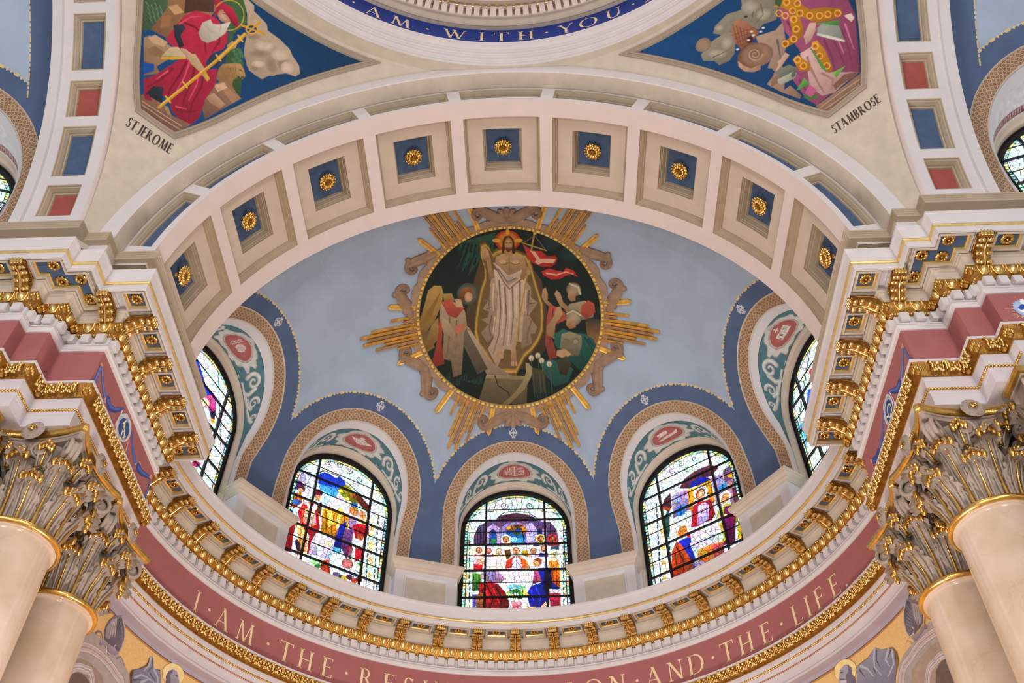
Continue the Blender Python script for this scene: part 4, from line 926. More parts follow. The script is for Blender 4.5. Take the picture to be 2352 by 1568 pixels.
# ---------------------------------------------------------------- columns with gilded leaf capitals
ABW = 0.665; ZA = -2.80; ZT = -4.03
def leaf_mesh(h, w, out, r0):
    # acanthus leaf growing up from (0, -r0, 0), curling out over the top; gilded tip and rib
    mb = MB(); nu, nv = 25, 30; rows = []
    for j in range(nv + 1):
        t = j / nv
        if t < 0.68: y = -(0.02 + 0.10 * out * (t / 0.68) ** 2); z = h * t / 0.68 * 0.88
        else:
            a = (t - 0.68) / 0.32 * 2.5; y = -(0.02 + 0.10 * out) - 0.12 * out * (1 - cos(a)); z = h * 0.88 + 0.115 * out * sin(a) - 0.012 * a
        lob = 0.76 + 0.24 * abs(sin(t * pi * 4.5)) ** 0.7; prof = (0.62 + 0.5 * sin(pi * min(1, t * 1.15)) * 0.8) if t < 0.8 else 0.95 - 1.9 * (t - 0.8)
        ww = w * prof * lob; row = []
        for i in range(nu):
            u = -1 + 2 * i / (nu - 1)
            flu = (0.013 * cos((abs(u) - 0.9 * t) * pi * 4.5) if abs(u) > 0.25 else -0.008); cup = 0.045 * u * u * (1 - 0.3 * t)
            k = (0.10 * u * u) * (1 if t < 0.68 else 1.0)
            row.append((ww * u, -r0 + y + cup + flu + (0.016 * sin(t * pi * 9) * abs(u) ** 2), z - 0.05 * u * u * h - (0.03 if t > 0.75 else 0) * abs(u)))
        rows.append(row)
    k = int(nv * 0.74); mb.cur = 0; mb.grid(rows)
    mb.cur = 1
    for i in range(2, nu, 5): mb.ball((rows[-5][i][0] * 1.12, rows[-5][i][1] - 0.012, rows[-5][i][2] - 0.012), (0.034, 0.034, 0.066), 8, 5)
    mid = [(rows[j][nu // 2][0], rows[j][nu // 2][1] - 0.02, rows[j][nu // 2][2]) for j in range(0, k + 1)]
    mb.tube(mid, 0.017, 5, taper=[1.6 - 1.25 * i / k for i in range(k + 1)])
    mb.cur = 0
    for s in (-1, 1):
        mb.tube([(p[0] + s * (0.045 + 0.03 * i / k), p[1] + 0.012, p[2]) for i, p in enumerate(mid)], 0.013, 5, taper=[1.3 - 0.6 * i / k for i in range(k + 1)])
    return mb.mesh('leaf', [STONE, GOLD], smooth=True)
LEAF1, LEAF2, LEAF3 = leaf_mesh(0.46, 0.155, 1.15, 0.40), leaf_mesh(0.78, 0.165, 1.2, 0.40), leaf_mesh(0.20, 0.10, 0.8, 0.46)
def volute_mesh():
    # corner scroll in the x-z plane of the diagonal, x outwards
    mb = MB(); P = [(0.40, 0, -0.50), (0.43, 0, -0.40), (0.50, 0, -0.28), (0.60, 0, -0.20), (0.70, 0, -0.165)]
    sp = [(0.70 + (0.15 - 0.027 * t) * sin(t * 1.3), 0, -0.315 + (0.15 - 0.027 * t) * cos(t * 1.3)) for t in np.linspace(0, 5.0, 28)]
    for s in (-1, 1):
        mb.tube([(x, s * 0.055, z) for x, _, z in P + sp], 0.026, 6)
    rows = [[(x, s * 0.05, z) for s in (-1, 1)] for x, _, z in P + sp[:20]]; mb.grid(rows); mb.ball((0.70, 0, -0.315), (0.125, 0.05, 0.125), 14, 6); mb.ball((0.70, 0, -0.315), (0.035, 0.075, 0.035), 8, 4)
    return mb.mesh('volute', STONE, smooth=True)
def helix_mesh():
    mb = MB(); sp = [(0.15 + (0.11 - 0.021 * t) * cos(pi - t * 1.3), -0.54, -0.29 + (0.11 - 0.021 * t) * sin(pi - t * 1.3)) for t in np.linspace(0, 4.8, 24)]
    for s in (-1, 1): mb.tube([(s * x, y, z) for x, y, z in [(0.25, -0.42, -0.52), (0.16, -0.46, -0.40), (0.05, -0.52, -0.34)] + sp], 0.024, 6)
    mb.tube([(0, -0.44, -0.55), (0, -0.47, -0.4), (0, -0.52, -0.2)], 0.03, 6)
    for s in (-1, 1): mb.ball((s * 0.15, -0.53, -0.29), (0.09, 0.03, 0.09), 12, 5)
    return mb.mesh('helix', STONE, smooth=True)
def fleuron_mesh():
    mb = MB()
    for k in range(12):
        a = 2 * pi * k / 12; c, s = cos(a), sin(a); rows = []
        for i in range(4):
            t = i / 3; d = 0.03 + 0.105 * t; w = 0.03 * (0.5 + sin(pi * t * 0.8)); rows.append([(c * d - s * u * w, -0.035 + 0.03 * sin(pi * t) * -1, s * d + c * u * w) for u in (-1, 0, 1)])
        mb.grid(rows)
    mb.ball((0, -0.03, 0), (0.05, 0.03, 0.05), 10, 5)
    mb.cur = 1; mb.tube([(0.045 * (1 - i / 18) * cos(i * 0.6), -0.075 - 0.002 * i, 0.045 * (1 - i / 18) * sin(i * 0.6)) for i in range(16)], 0.014, 5)
    return mb.mesh('fleuron', [STONE, GOLD], smooth=True)
VOL, HEL, FLEU = volute_mesh(), helix_mesh(), fleuron_mesh()
def abacus_outline(r_c, dip):
    # square with concave sides and cut corners
    out = []
    for q in range(4):
        a = q * pi / 2
        for i in range(13):
            u = -1 + 2 * i / 12; x = u * (ABW - 0.04) * r_c; y = -(ABW * r_c - dip * (1 - u * u)); out.append((x * cos(a) - y * sin(a), x * sin(a) + y * cos(a)))
    return out
def abacus_mesh():
    mb = MB()
    prof = [(0.90, 0.12, -0.17), (0.90, 0.12, -0.12), (0.93, 0.12, -0.115), (0.935, 0.12, -0.095)]
    mb.grid([[(x, y, z) for x, y in abacus_outline(s, d)] for s, d, z in prof], closed=True)
    o = len(mb.v); mb.add([(x, y, -0.17) for x, y in abacus_outline(0.90, 0.12)], [tuple(range(52))[::-1]])
    mb.cur = 1
    prof = [(0.935, 0.12, -0.095), (0.96, 0.12, -0.09), (0.985, 0.12, -0.075), (1.0, 0.12, -0.05), (1.0, 0.12, -0.02), (0.985, 0.12, 0.0), (0.5, 0.0, 0.0)]
    mb.grid([[(x, y, z) for x, y in abacus_outline(s, d)] for s, d, z in prof], closed=True)
    return mb.mesh('abacus', [STONE, GOLD], smooth=25)
ABA = abacus_mesh()
def lathe(prof, n=48):
    mb = MB(); mb.grid([[(r * cos(2 * pi * j / n), r * sin(2 * pi * j / n), z) for j in range(n)] for r, z in prof], closed=True); return mb
HC = ZA - ZT
def make_column():
    root = empty('column')
    zt = ZT - FLOORZ
    sh = [(0.66, 0.0), (0.66, 0.25), (0.60, 0.28), (0.62, 0.4), (0.56, 0.46), (0.52, 0.5)] + [(0.52 - 0.075 * (t ** 1.6), 0.5 + (zt - 0.62) * t) for t in np.linspace(0.02, 1, 14)] + [(0.447, zt - 0.10), (0.455, zt - 0.085), (0.475, zt - 0.08), (0.485, zt - 0.06)]
    obj('shaft', lathe(sh, 64), root, MARBLE, smooth=35)
    ast = [(0.478, zt - 0.065)] + [(0.488 + 0.04 * sin(t), zt - 0.03 - 0.038 * cos(t)) for t in np.linspace(0.1, pi, 9)] + [(0.46, zt + 0.012), (0.40, zt + 0.012)]
    obj('astragal', lathe(ast, 64), root, GOLD, smooth=True)
    cap = obj('capital', lathe([(0.40, 0.0), (0.405, 0.4), (0.42, 0.7), (0.46, 0.95), (0.53, 1.05), (0.53, HC - 0.17), (0.3, HC - 0.16)], 40), root, STONE, smooth=35); cap.location = (0, 0, zt)
    for k in range(8): obj('leaf', LEAF1, cap, M=rotZ(pi / 4 * k + pi / 8))
    for k in range(8): obj('leaf', LEAF2, cap, M=rotZ(pi / 4 * k))
    for k in range(8): obj('leaf', LEAF3, cap, M=T(0, 0, 0.72) @ rotZ(pi / 4 * k + pi / 8))
    for k in range(4):
        obj('volute', VOL, cap, M=T(0, 0, HC) @ rotZ(pi / 4 + k * pi / 2)); obj('helix', HEL, cap, M=T(0, 0, HC) @ rotZ(k * pi / 2))
        obj('fleuron', FLEU, cap, M=T(0, 0, HC - 0.06) @ rotZ(k * pi / 2) @ T(0, -0.575, 0))
    obj('abacus', ABA, cap, M=T(0, 0, HC))
    return root
col0 = make_column()
COLX, COLY = 5.43, (0.71, 2.03)
for i, (x, y, lab) in enumerate(((-COLX, COLY[0], 'cream marble column with gilded capital at the left edge, the nearer of the left pair'), (-COLX, COLY[1], 'cream marble column with gilded capital, farther one of the left pair beside the apse'),
                                 (COLX, COLY[0], 'cream marble column with gilded capital at the right edge, the nearer of the right pair'), (COLX, COLY[1], 'cream marble column with gilded capital, farther one of the right pair beside the apse'))):
    c = col0 if i == 0 else copy_tree(col0); c.location = (x, y, FLOORZ); tag(c, lab, 'column', 'marble columns carrying the front arch')
# responds behind the columns: square piers with the same abacus and a row of leaves
def respond(sx):
    r = tag(empty('pilaster', (sx * 6.36, -0.24, FLOORZ)), 'pale pilaster with leaf capital at the %s edge in front of the pier' % ('left' if sx < 0 else 'right'), 'pilaster')
    b = MB(); zt = ZT - FLOORZ; b.box(-0.54, 0.54, -0.18, 0.18, 0, zt); obj('shaft', b, r, MARBLE)
    b = MB(); b.box(-0.54, 0.54, -0.18, 0.18, zt, zt + HC - 0.17); cp = obj('capital', b, r, STONE)
    for k in (-0.36, -0.12, 0.12, 0.36): obj('leaf', LEAF1, cp, M=T(k, 0.22, zt)); obj('leaf', LEAF2, cp, M=T(k + 0.12, 0.24, zt))
    for k in (-1, 1): obj('leaf', LEAF2, cp, M=T(-sx * 0.14, 0.0, zt) @ rotZ(-sx * pi / 2))
    ab = MB(); ab.cur = 0; L = lambda d, z: [(-0.58 - d, -0.22 - d, z), (0.58 + d, -0.22 - d, z), (0.58 + d, 0.18, z), (-0.58 - d, 0.18, z)]
    h = zt + HC; ab.grid([L(-0.04, h - 0.17), L(-0.04, h - 0.12), L(-0.01, h - 0.115), L(0.0, h - 0.095)], closed=True); ab.cur = 1; ab.grid([L(0, h - 0.095), L(0.03, h - 0.08), L(0.05, h - 0.05), L(0.05, h - 0.02), L(0.03, h), L(-0.3, h)], closed=True)
    obj('abacus', ab.mesh('abacus', [STONE, GOLD]), cp); obj('fleuron', FLEU, cp, M=T(0, -0.26, zt + HC - 0.06))
    for k in (-1, 1): obj('volute', VOL, cp, M=T(k * 0.1, 0.22, zt + HC) @ rotZ(-pi / 2 + k * pi / 4) @ Matrix.Scale(0.8, 4))
respond(-1); respond(1)

# ---------------------------------------------------------------- wall below the apse entablature
mb = MB(); aa = [rad(-96 + 192 * i / 96) for i in range(97)]; RB = 5.74; ZGB = -2.885
mb.grid([[(r * sin(a), YA + r * cos(a), z) for a in aa] for r, z in ((RA - 0.05, -2.80), (RB, -2.802), (RB, ZGB))]); WAL = tag(empty('wall_apse'), 'curved apse wall of gold mosaic with grey painted arches and saints', 'wall', kind='structure')
obj('border', mb, WAL, mat('violet_band', rgb(184, 172, 184), var=0.05), smooth=30)
for z0, z1, m in ((ZGB - 0.004, ZGB + 0.012, mat('dark_violet_line', rgb(108, 92, 104), var=0.1)), (ZGB - 0.028, ZGB - 0.004, mat('ochre_line', rgb(196, 132, 66), var=0.15))):
    mb = MB(); mb.grid([[((RB - 0.003) * sin(a), YA + (RB - 0.003) * cos(a), z) for a in aa] for z in (z1, z0)]); obj('painted_line', mb, WAL, m)
mb = MB(); zz = [ZGB, -5, -8, FLOORZ]; mb.grid([[(RB * sin(a), YA + RB * cos(a), z) for a in aa] for z in zz]); mb.uv = [(RB * a, z) for z in zz for a in aa]
obj('mosaic', mb, WAL, MOSAIC, smooth=True)
for sx, nm in ((-1, 'wall_left'), (1, 'wall_right')):
    b = MB(); b.box(min(sx * 5.1, sx * 7.0), max(sx * 5.1, sx * 7.0), 0.75, 2.45, -2.9, -2.79); b.box(min(sx * 6.0, sx * 12.5), max(sx * 6.0, sx * 12.5), 0.45, 2.45, FLOORZ, -2.8)
    b.box(min(sx * 5.5, sx * 12.5), max(sx * 5.5, sx * 12.5), 0.38, 2.2, -2.8, 7.5); b.box(min(sx * 5.3, sx * 12.5), max(sx * 5.3, sx * 12.5), 0.4, 2.3, -2.8, 0.2)
    tag(obj(nm, b, mats=WHITE), 'plain pier wall behind the columns on the %s' % ('left' if sx < 0 else 'right'), 'wall', kind='structure')
# ---------------------------------------------------------------- painted pictures: shapes in metres on each picture's own surface
ART = {}
ART['med'] = '''p|-2.126,-0.293 2.075,-0.408 2.036,-2.154 -2.183,-2.045|1c2a22|101a18|0,-1
p|-2.026,0.283 -1.774,-0.185 -1.654,-0.636 -1.94,-0.786 -2.066,-0.482|1c2c30|8a6c34|0,-1
p|1.592,-0.068 2.077,-0.117 2.073,-0.624 1.654,-0.648|24322e|94683a|0,-1
e|1.013,1.583|0.413,0.221,0.01|22383a|182428
e|1.288,1.327|0.309,0.221,0.01|22383a|182428
l|-0.271,1.793 -0.94,1.64 -1.054,1.462|2c5244|0.0358|0.0143
l|-0.94,1.64 -1.047,1.35|24463c|0.0321|0.0107
l|-0.916,1.454 -1.076,1.092|2a4c40|0.0287|0.0108
l|-0.271,1.793 -0.864,1.621 -0.961,1.397|2c5244|0.0358|0.0143
l|-0.863,1.636 -0.973,1.309|24463c|0.0322|0.0107
l|-0.841,1.413 -1,1.065|2a4c40|0.0288|0.0108
l|-0.271,1.793 -0.789,1.602 -0.867,1.332|2c5244|0.0358|0.0143
l|-0.787,1.632 -0.898,1.267|24463c|0.0322|0.0107
l|-0.766,1.371 -0.924,1.038|2a4c40|0.0288|0.0108
l|-0.271,1.793 -0.713,1.583 -0.772,1.268|2c5244|0.0358|0.0143
l|-0.711,1.628 -0.823,1.226|24463c|0.0322|0.0107
l|-0.691,1.33 -0.848,1.012|2a4c40|0.0288|0.0108
l|-0.271,1.793 -0.638,1.565 -0.677,1.203|2c5244|0.0358|0.0143
l|-0.635,1.624 -0.748,1.185|24463c|0.0323|0.0108
l|-0.616,1.29 -0.772,0.985|2a4c40|0.0289|0.0108
l|-0.271,1.793 -0.562,1.547 -0.581,1.139|2c5244|0.0358|0.0143
l|-0.558,1.62 -0.673,1.144|24463c|0.0323|0.0108
l|-0.541,1.249 -0.695,0.959|2a4c40|0.0289|0.0108
l|-0.271,1.793 -0.486,1.528 -0.485,1.075|2c5244|0.0358|0.0143
l|-0.481,1.617 -0.597,1.103|24463c|0.0323|0.0108
l|-0.465,1.208 -0.619,0.932|2a4c40|0.029|0.0109
l|-0.271,1.793 -0.409,1.51 -0.389,1.011|2c5244|0.0358|0.0143
l|-0.405,1.614 -0.521,1.062|24463c|0.0323|0.0108
l|-0.389,1.168 -0.542,0.906|2a4c40|0.029|0.0109
l|-0.271,1.793 -0.333,1.492 -0.292,0.948|2c5244|0.0358|0.0143
l|-0.328,1.61 -0.445,1.021|24463c|0.0323|0.0108
l|-0.313,1.127 -0.465,0.88|2a4c40|0.029|0.0109
l|-0.895,1.193 -1.012,0.977|2a4e42|0.0505|0.0108
l|-0.759,1.111 -0.875,0.894|2a4e42|0.0506|0.0109
l|-0.609,1.289 -0.725,1.072|2a4e42|0.0506|0.0108
l|-0.815,1.374 -0.932,1.158|2a4e42|0.0504|0.0108
l|-0.492,1.543 -0.607,1.326|2a4e42|0.0503|0.0108
l|-0.937,1.677 -1.054,1.462|2a4e42|0.05|0.0107
p|-0.613,1.215 -0.397,1.317 0.41,1.145 0.684,0.732 0.81,-0.084 0.722,-0.819 0.276,-1.215 -0.454,-1.266 -0.868,-0.627 -0.989,-0.029 -0.778,0.702|5a4630|3a2e24|0,-1
p|-0.6,1.607 -0.501,1.65 -0.416,1.559 -0.363,1.399 -0.27,1.466 -0.079,1.523 0.181,1.428 0.381,1.337 0.496,1.097 0.565,0.778 0.65,0.458 0.721,0.22 0.73,-0.098 0.707,-0.413 0.609,-0.649 0.465,-0.844 0.29,-0.997 0.183,-1.189 0.085,-1.363 -0.094,-1.352 -0.328,-1.351 -0.479,-1.168 -0.626,-0.89 -0.774,-0.687 -0.818,-0.409 -0.791,-0.094 -0.723,0.26 -0.648,0.575 -0.545,0.849 -0.542,1.088 -0.612,1.37|5a4626
p|-0.585,1.565 -0.488,1.607 -0.405,1.519 -0.353,1.363 -0.263,1.428 -0.078,1.484 0.175,1.392 0.371,1.303 0.482,1.069 0.549,0.759 0.631,0.448 0.701,0.216 0.709,-0.092 0.687,-0.399 0.592,-0.628 0.451,-0.817 0.281,-0.967 0.178,-1.153 0.082,-1.323 -0.092,-1.311 -0.319,-1.311 -0.466,-1.133 -0.608,-0.863 -0.753,-0.665 -0.796,-0.395 -0.769,-0.089 -0.703,0.255 -0.631,0.561 -0.531,0.828 -0.528,1.061 -0.596,1.335|86682e
p|-0.571,1.53 -0.477,1.571 -0.396,1.485 -0.345,1.333 -0.257,1.397 -0.076,1.451 0.171,1.361 0.362,1.274 0.471,1.046 0.536,0.743 0.616,0.44 0.684,0.213 0.692,-0.088 0.67,-0.387 0.577,-0.611 0.44,-0.795 0.274,-0.941 0.173,-1.123 0.08,-1.289 -0.09,-1.278 -0.312,-1.278 -0.455,-1.104 -0.594,-0.84 -0.735,-0.647 -0.777,-0.383 -0.751,-0.085 -0.686,0.251 -0.616,0.55 -0.518,0.811 -0.516,1.038 -0.582,1.305|c09a44
p|-0.556,1.489 -0.464,1.528 -0.385,1.445 -0.336,1.296 -0.25,1.359 -0.075,1.411 0.165,1.324 0.351,1.24 0.457,1.018 0.52,0.724 0.597,0.43 0.663,0.21 0.671,-0.082 0.65,-0.373 0.559,-0.59 0.427,-0.769 0.265,-0.911 0.167,-1.088 0.077,-1.249 -0.088,-1.238 -0.303,-1.238 -0.442,-1.069 -0.577,-0.812 -0.713,-0.625 -0.754,-0.369 -0.729,-0.079 -0.667,0.247 -0.598,0.537 -0.504,0.79 -0.501,1.01 -0.566,1.27|a07c3c
p|-0.54,1.447 -0.451,1.485 -0.374,1.404 -0.326,1.26 -0.243,1.321 -0.073,1.372 0.16,1.287 0.34,1.205 0.443,0.991 0.504,0.705 0.579,0.42 0.643,0.207 0.65,-0.076 0.63,-0.358 0.542,-0.569 0.413,-0.743 0.257,-0.88 0.162,-1.052 0.074,-1.208 -0.086,-1.198 -0.294,-1.198 -0.429,-1.034 -0.56,-0.785 -0.692,-0.603 -0.732,-0.355 -0.707,-0.074 -0.647,0.243 -0.581,0.524 -0.489,0.769 -0.487,0.983 -0.55,1.235|6e5634
p|-0.347,0.98 -0.416,0.684 -0.48,0.314 -0.595,0.133 -0.461,0.06 -0.501,-0.057 -0.633,-0.102 -0.485,-0.213 -0.658,-0.39 -0.521,-0.632 -0.355,-0.433 -0.263,0.156 -0.265,0.529|ae947a|84705c|0,-1
p|0.315,0.774 0.453,0.586 0.447,0.362 0.595,0.242 0.491,0.101 0.401,-0.046 0.568,-0.314 0.514,-0.438 0.42,-0.467 0.451,-0.658 0.215,-0.78 0.162,-0.079|aa9078|826c56|0,-1
l|-0.426,0.61 -0.469,0.239 -0.446,0.089|6e5a48|0.0328|0.0146
l|-0.407,-0.024 -0.473,-0.281 -0.431,-0.54|6e5a48|0.0329|0.0146
l|0.415,0.511 0.384,0.14 0.365,-0.046|6e5a48|0.0329|0.0146
l|0.449,-0.158 0.371,-0.378 0.327,-0.672|6e5a48|0.0329|0.0146
l|-0.516,0.13 -0.4,0.162|6e5a48|0.0329|0.0146
l|0.422,0.214 0.566,0.242|6e5a48|0.0329|0.0146
l|-0.338,0.681 -0.38,0.31 -0.367,0.086|ccb296|0.0328|0.0146
l|0.344,0.513 0.318,0.066|ccb296|0.0329|0.0146
l|-0.343,-0.064 -0.399,-0.431|ccb296|0.0329|0.0146
p|-0.332,1.016 -0.13,0.897 0.118,0.853 0.361,0.885 0.322,0.513 0.28,-0.007 0.219,-0.634 0.104,-0.602 0.069,-0.813 -0.148,-0.771 -0.327,-1.178 -0.518,-0.756 -0.395,-0.542 -0.307,-0.065 -0.26,0.454 -0.312,0.792|ccb296|a08870|0,-1
l|-0.224,0.751 -0.209,0.154 -0.265,-0.437 -0.405,-0.871|7a6658|0.0365|0.0182
l|-0.105,0.598 -0.09,-0.073 -0.182,-0.697|7a6658|0.0365|0.0183
l|0.056,0.593 0.054,-0.077 -0.018,-0.665|7a6658|0.0365|0.0183
l|0.221,0.738 0.2,-0.006 0.148,-0.596|7a6658|0.0365|0.0182
l|-0.545,0.317 -0.438,0.312 -0.461,0.164|7a6658|0.0365|0.0183
l|0.392,0.437 0.366,0.14 0.493,0.176|7a6658|0.0365|0.0183
l|-0.166,0.675 -0.151,0.078 -0.22,-0.512|c8b6a6|0.0365|0.0183
l|-0.014,0.521 -0.021,-0.149 -0.091,-0.7|c8b6a6|0.0366|0.0183
l|0.138,0.591 0.119,-0.078|c8b6a6|0.0365|0.0183
p|-0.264,1.289 -0.114,1.351 0.008,1.302 0.168,1.343 0.328,1.25 0.372,1.034 0.333,0.915 0.119,0.89 -0.06,0.858 -0.234,0.975 -0.314,1.113|bc966e|8e6c4c|0,-1
l|-0.206,1.153 -0.087,1.105 -0.001,1.147 0.125,1.098 0.232,1.126|7a5c40|0.0218
l|0.01,1.265 0.006,0.93|8a6848|0.0217
e|-0.138,1.166|0.071,0.045,-0.03|c8a27a
e|0.145,1.157|0.071,0.045,-0.02|c8a27a
p|-0.347,1.159 -0.266,1.051 -0.134,0.785 -0.025,0.633 0.15,0.74 0.37,0.959 0.456,1.025 0.372,1.041 0.156,0.926 -0.025,0.857 -0.179,1.029 -0.298,1.142|d0bcaa|9a8674|0,-1
l|-0.301,1.082 -0.102,0.672 -0.006,0.558 0.258,0.775 0.426,0.943|80685a|0.029
l|-0.232,1.013 -0.047,0.708 0.152,0.796|80685a|0.0291
p|-0.441,1.43 -0.391,1.279 -0.365,1.055 -0.311,0.822 -0.42,0.774 -0.453,0.984 -0.483,1.283 -0.546,1.435 -0.522,1.493 -0.484,1.41|b8926a|8c6a4a|0,-1
p|-0.56,1.287 -0.544,1.479 -0.501,1.507 -0.453,1.468 -0.403,1.347 -0.416,1.206 -0.508,1.195|bc966e|96724e|0,-1
l|-0.537,1.323 -0.537,1.47|c09a72|0.0217
l|-0.502,1.321 -0.502,1.486|c09a72|0.0217
l|-0.467,1.32 -0.468,1.455|c09a72|0.0217
l|-0.432,1.318 -0.434,1.424|c09a72|0.0217
p|0.285,1.243 0.366,1.093 0.39,0.937 0.314,0.737 0.223,0.813 0.286,0.998|b08a62|86643f|0,-1
e|0.412,0.944|0.06,0.089,-0.01|b8926a|8e6c4a
e|-0.012,1.636|0.266,0.222,-0.03|b03a26
e|-0.012,1.636|0.217,0.181,-0.03|c9822c|b86a24
e|-0.242,1.644|0.091,0.044,-0.04|d09a34
e|0.219,1.63|0.091,0.044,-0.02|d09a34
e|-0.005,1.82|0.042,0.066,-0.03|d09a34
p|-0.117,1.64 -0.064,1.734 0.041,1.745 0.122,1.647 0.142,1.41 0.133,1.336 0.08,1.345 0.059,1.449 -0.075,1.453 -0.114,1.343 -0.141,1.374|54341c|3c2414|0,-1
p|-0.069,1.416 0.072,1.412 0.081,1.278 -0.088,1.283|a88058
e|0.006,1.554|0.084,0.141,-0.03|c89c70|9a7248
p|-0.059,1.49 0.067,1.486 0.043,1.398 0,1.377 -0.041,1.4|5e3c22
l|-0.042,1.586 -0.007,1.584|4a2e1c|0.018
l|0.028,1.583 0.063,1.582|4a2e1c|0.018
l|0.011,1.577 0.012,1.51|96704a|0.0144
l|-0.025,1.474 0.039,1.472|a05a44|0.0144
l|0.558,1.8 0.487,1.44 0.406,0.996 0.241,0.142 0.087,-0.704|a88444|0.0357|0.0286
l|0.301,1.576 0.795,1.4|b08c4c|0.0252
e|0.565,1.785|0.035,0.037,-0.01|c8a45c
l|0.557,1.734 0.315,1.569|8a6c3c|0.0107
l|0.557,1.734 0.788,1.407|8a6c3c|0.0107
p|0.308,1.547 0.486,1.403 0.696,1.386 0.821,1.266 0.975,1.296 1.03,1.214 0.972,1.088 0.852,1.022 0.69,1.045 0.515,1.121 0.418,1.211|c83a34|98262a|1,-1
p|0.451,1.404 0.556,1.38 0.658,1.216 0.834,1.214 0.995,1.207 0.938,1.118 0.727,1.133 0.62,1.09 0.551,1.143 0.588,1.209|d8a888
p|0.844,0.999 1.006,0.955 1.153,0.926 1.202,1.016 1.362,0.959 1.452,0.813 1.32,0.877 1.215,0.846 1.074,0.77 0.897,0.754 0.722,0.851 0.688,0.933|c83c36|a42a2c|0,-1
l|0.793,0.896 1.004,0.859 1.202,0.927 1.355,0.885|dcae8e|0.0326|0.0145
p|-0.341,-0.91 -0.295,-0.81 -0.172,-0.851 -0.19,-0.981 -0.314,-0.969|b08a64
p|-0.009,-0.739 0.086,-0.741 0.1,-0.996 0.119,-1.126 0.001,-1.153 -0.023,-0.993|b48e66|8a6846|0,-1
l|-0.003,-1.059 -0.006,-1.138|c49c76|0.0181
l|0.029,-1.059 0.027,-1.139|c49c76|0.0181
l|0.062,-1.06 0.06,-1.139|c49c76|0.0181
l|0.095,-1.061 0.093,-1.14|c49c76|0.0181
p|-0.995,-0.177 -0.892,-0.295 -0.482,-1.013 -0.055,-1.338 -0.563,-1.296 -0.801,-0.777|b8a08a|8c765e|0,-1
p|-1.173,-0.349 -0.971,-0.29 -0.531,-1.191 -0.759,-1.293|70624c|4a4034|0,-1
p|-0.995,-0.177 -1.14,-0.241 -1.166,-0.349 -0.978,-0.289 -0.859,-0.371|90805e
p|-0.58,-1.367 0.329,-1.437 0.291,-2.024 -0.181,-1.988 -0.761,-1.898|726248|4c4030|0,-1
p|-0.556,-1.304 0.396,-1.38 0.343,-1.458 -0.595,-1.388|a08c6a|7c6a4c|0,-1
l|-0.383,-1.341 -0.316,-1.557 -0.101,-1.705 -0.035,-1.95|2e261c|0.0216
p|-1.73,0.623 -1.599,0.723 -1.447,0.703 -1.416,0.522 -1.469,0.303 -1.628,-0.052 -1.814,-0.291 -1.99,-0.345 -1.94,-0.021 -1.816,0.335|b4904e|7c5c2c|0,-1
l|-1.499,0.529 -1.69,0.101 -1.916,-0.244|8a6830|0.0216
l|-1.552,0.459 -1.734,0.054 -1.924,-0.257|8a6830|0.0216
l|-1.605,0.389 -1.778,0.006 -1.931,-0.271|8a6830|0.0215
l|-1.657,0.32 -1.823,-0.041 -1.939,-0.285|8a6830|0.0215
l|-1.71,0.251 -1.867,-0.087 -1.947,-0.299|8a6830|0.0215
l|-1.762,0.182 -1.911,-0.134 -1.954,-0.312|8a6830|0.0215
p|-1.436,0.523 -1.247,0.524 -1.185,0.355 -1.399,0.298|a88648|80622e|0,-1
p|-1.703,-0.156 -1.554,0.015 -1.546,-0.427 -1.724,-0.629 -1.866,-0.686 -1.805,-0.402|a4824a|6e5228|0,-1
e|-0.902,0.486|0.228,0.245,-0.06|6e6a54|3c4640
p|-1.483,0.305 -1.325,0.381 -1.186,0.318 -0.982,0.119 -0.952,-0.18 -1.025,-0.396 -1.053,-0.761 -1.105,-1.262 -1.286,-1.318 -1.318,-0.957 -1.501,-0.904 -1.451,-0.363 -1.526,0.012|ac9474|6c5a44|0,-1
l|-1.308,-0.006 -1.341,-0.446 -1.415,-0.876|7a664c|0.0325
l|-1.17,-0.091 -1.191,-0.604 -1.237,-0.892|7a664c|0.0326
l|-1.239,-0.964 -1.214,-1.289|7a664c|0.0323
p|-1.526,0.012 -1.473,-0.214 -1.503,-0.578 -1.462,-1.016 -1.74,-1.074 -1.752,-1.001 -1.649,-0.709 -1.571,-0.352|b04a36|7c2e26|0,-1
p|-1.467,0.34 -1.288,0.4 -1.156,0.205 -0.979,0.193 -1.167,-0.039 -1.342,0.033|bc5640|8a3a2c|0,-1
p|-1.183,0.392 -1.056,0.384 -1.015,0.195 -1.156,0.205|c09a74
p|-1.072,0.496 -0.995,0.625 -0.852,0.632 -0.779,0.523 -0.825,0.459 -1.008,0.343 -1.084,0.386|8e5a2c|643c1c|0,-1
e|-0.891,0.418|0.085,0.112,-0.06|cca07c|a87c5c
p|-1.463,0.007 -1.347,-0.077 -1.216,-0.346 -1.12,-0.646 -1.193,-0.677 -1.36,-0.371 -1.487,-0.213|b49a78|80694e|0,-1
p|-1.21,-0.199 -0.995,-0.177 -0.976,-0.252 -1.146,-0.388 -1.216,-0.346|b86a50
e|1.359,0.537|0.154,0.155,0.02|a2947a|6c604c
p|1.254,0.513 1.408,0.516 1.399,0.294 1.3,0.27 1.231,0.364|b48e68|8a6848|0,-1
l|1.283,0.661 1.457,0.591 1.498,0.444|c0b090|0.0433
p|1.278,0.217 1.595,0.3 1.768,0.159 1.766,-0.061 1.485,-0.145 1.275,-0.041 1.17,0.068|a69878|6e6450|0,-1
p|1.524,0.187 1.665,0.309 1.789,0.233 1.809,0.044 1.626,-0.111 1.501,0.002|bc5640|8c3a30|0,-1
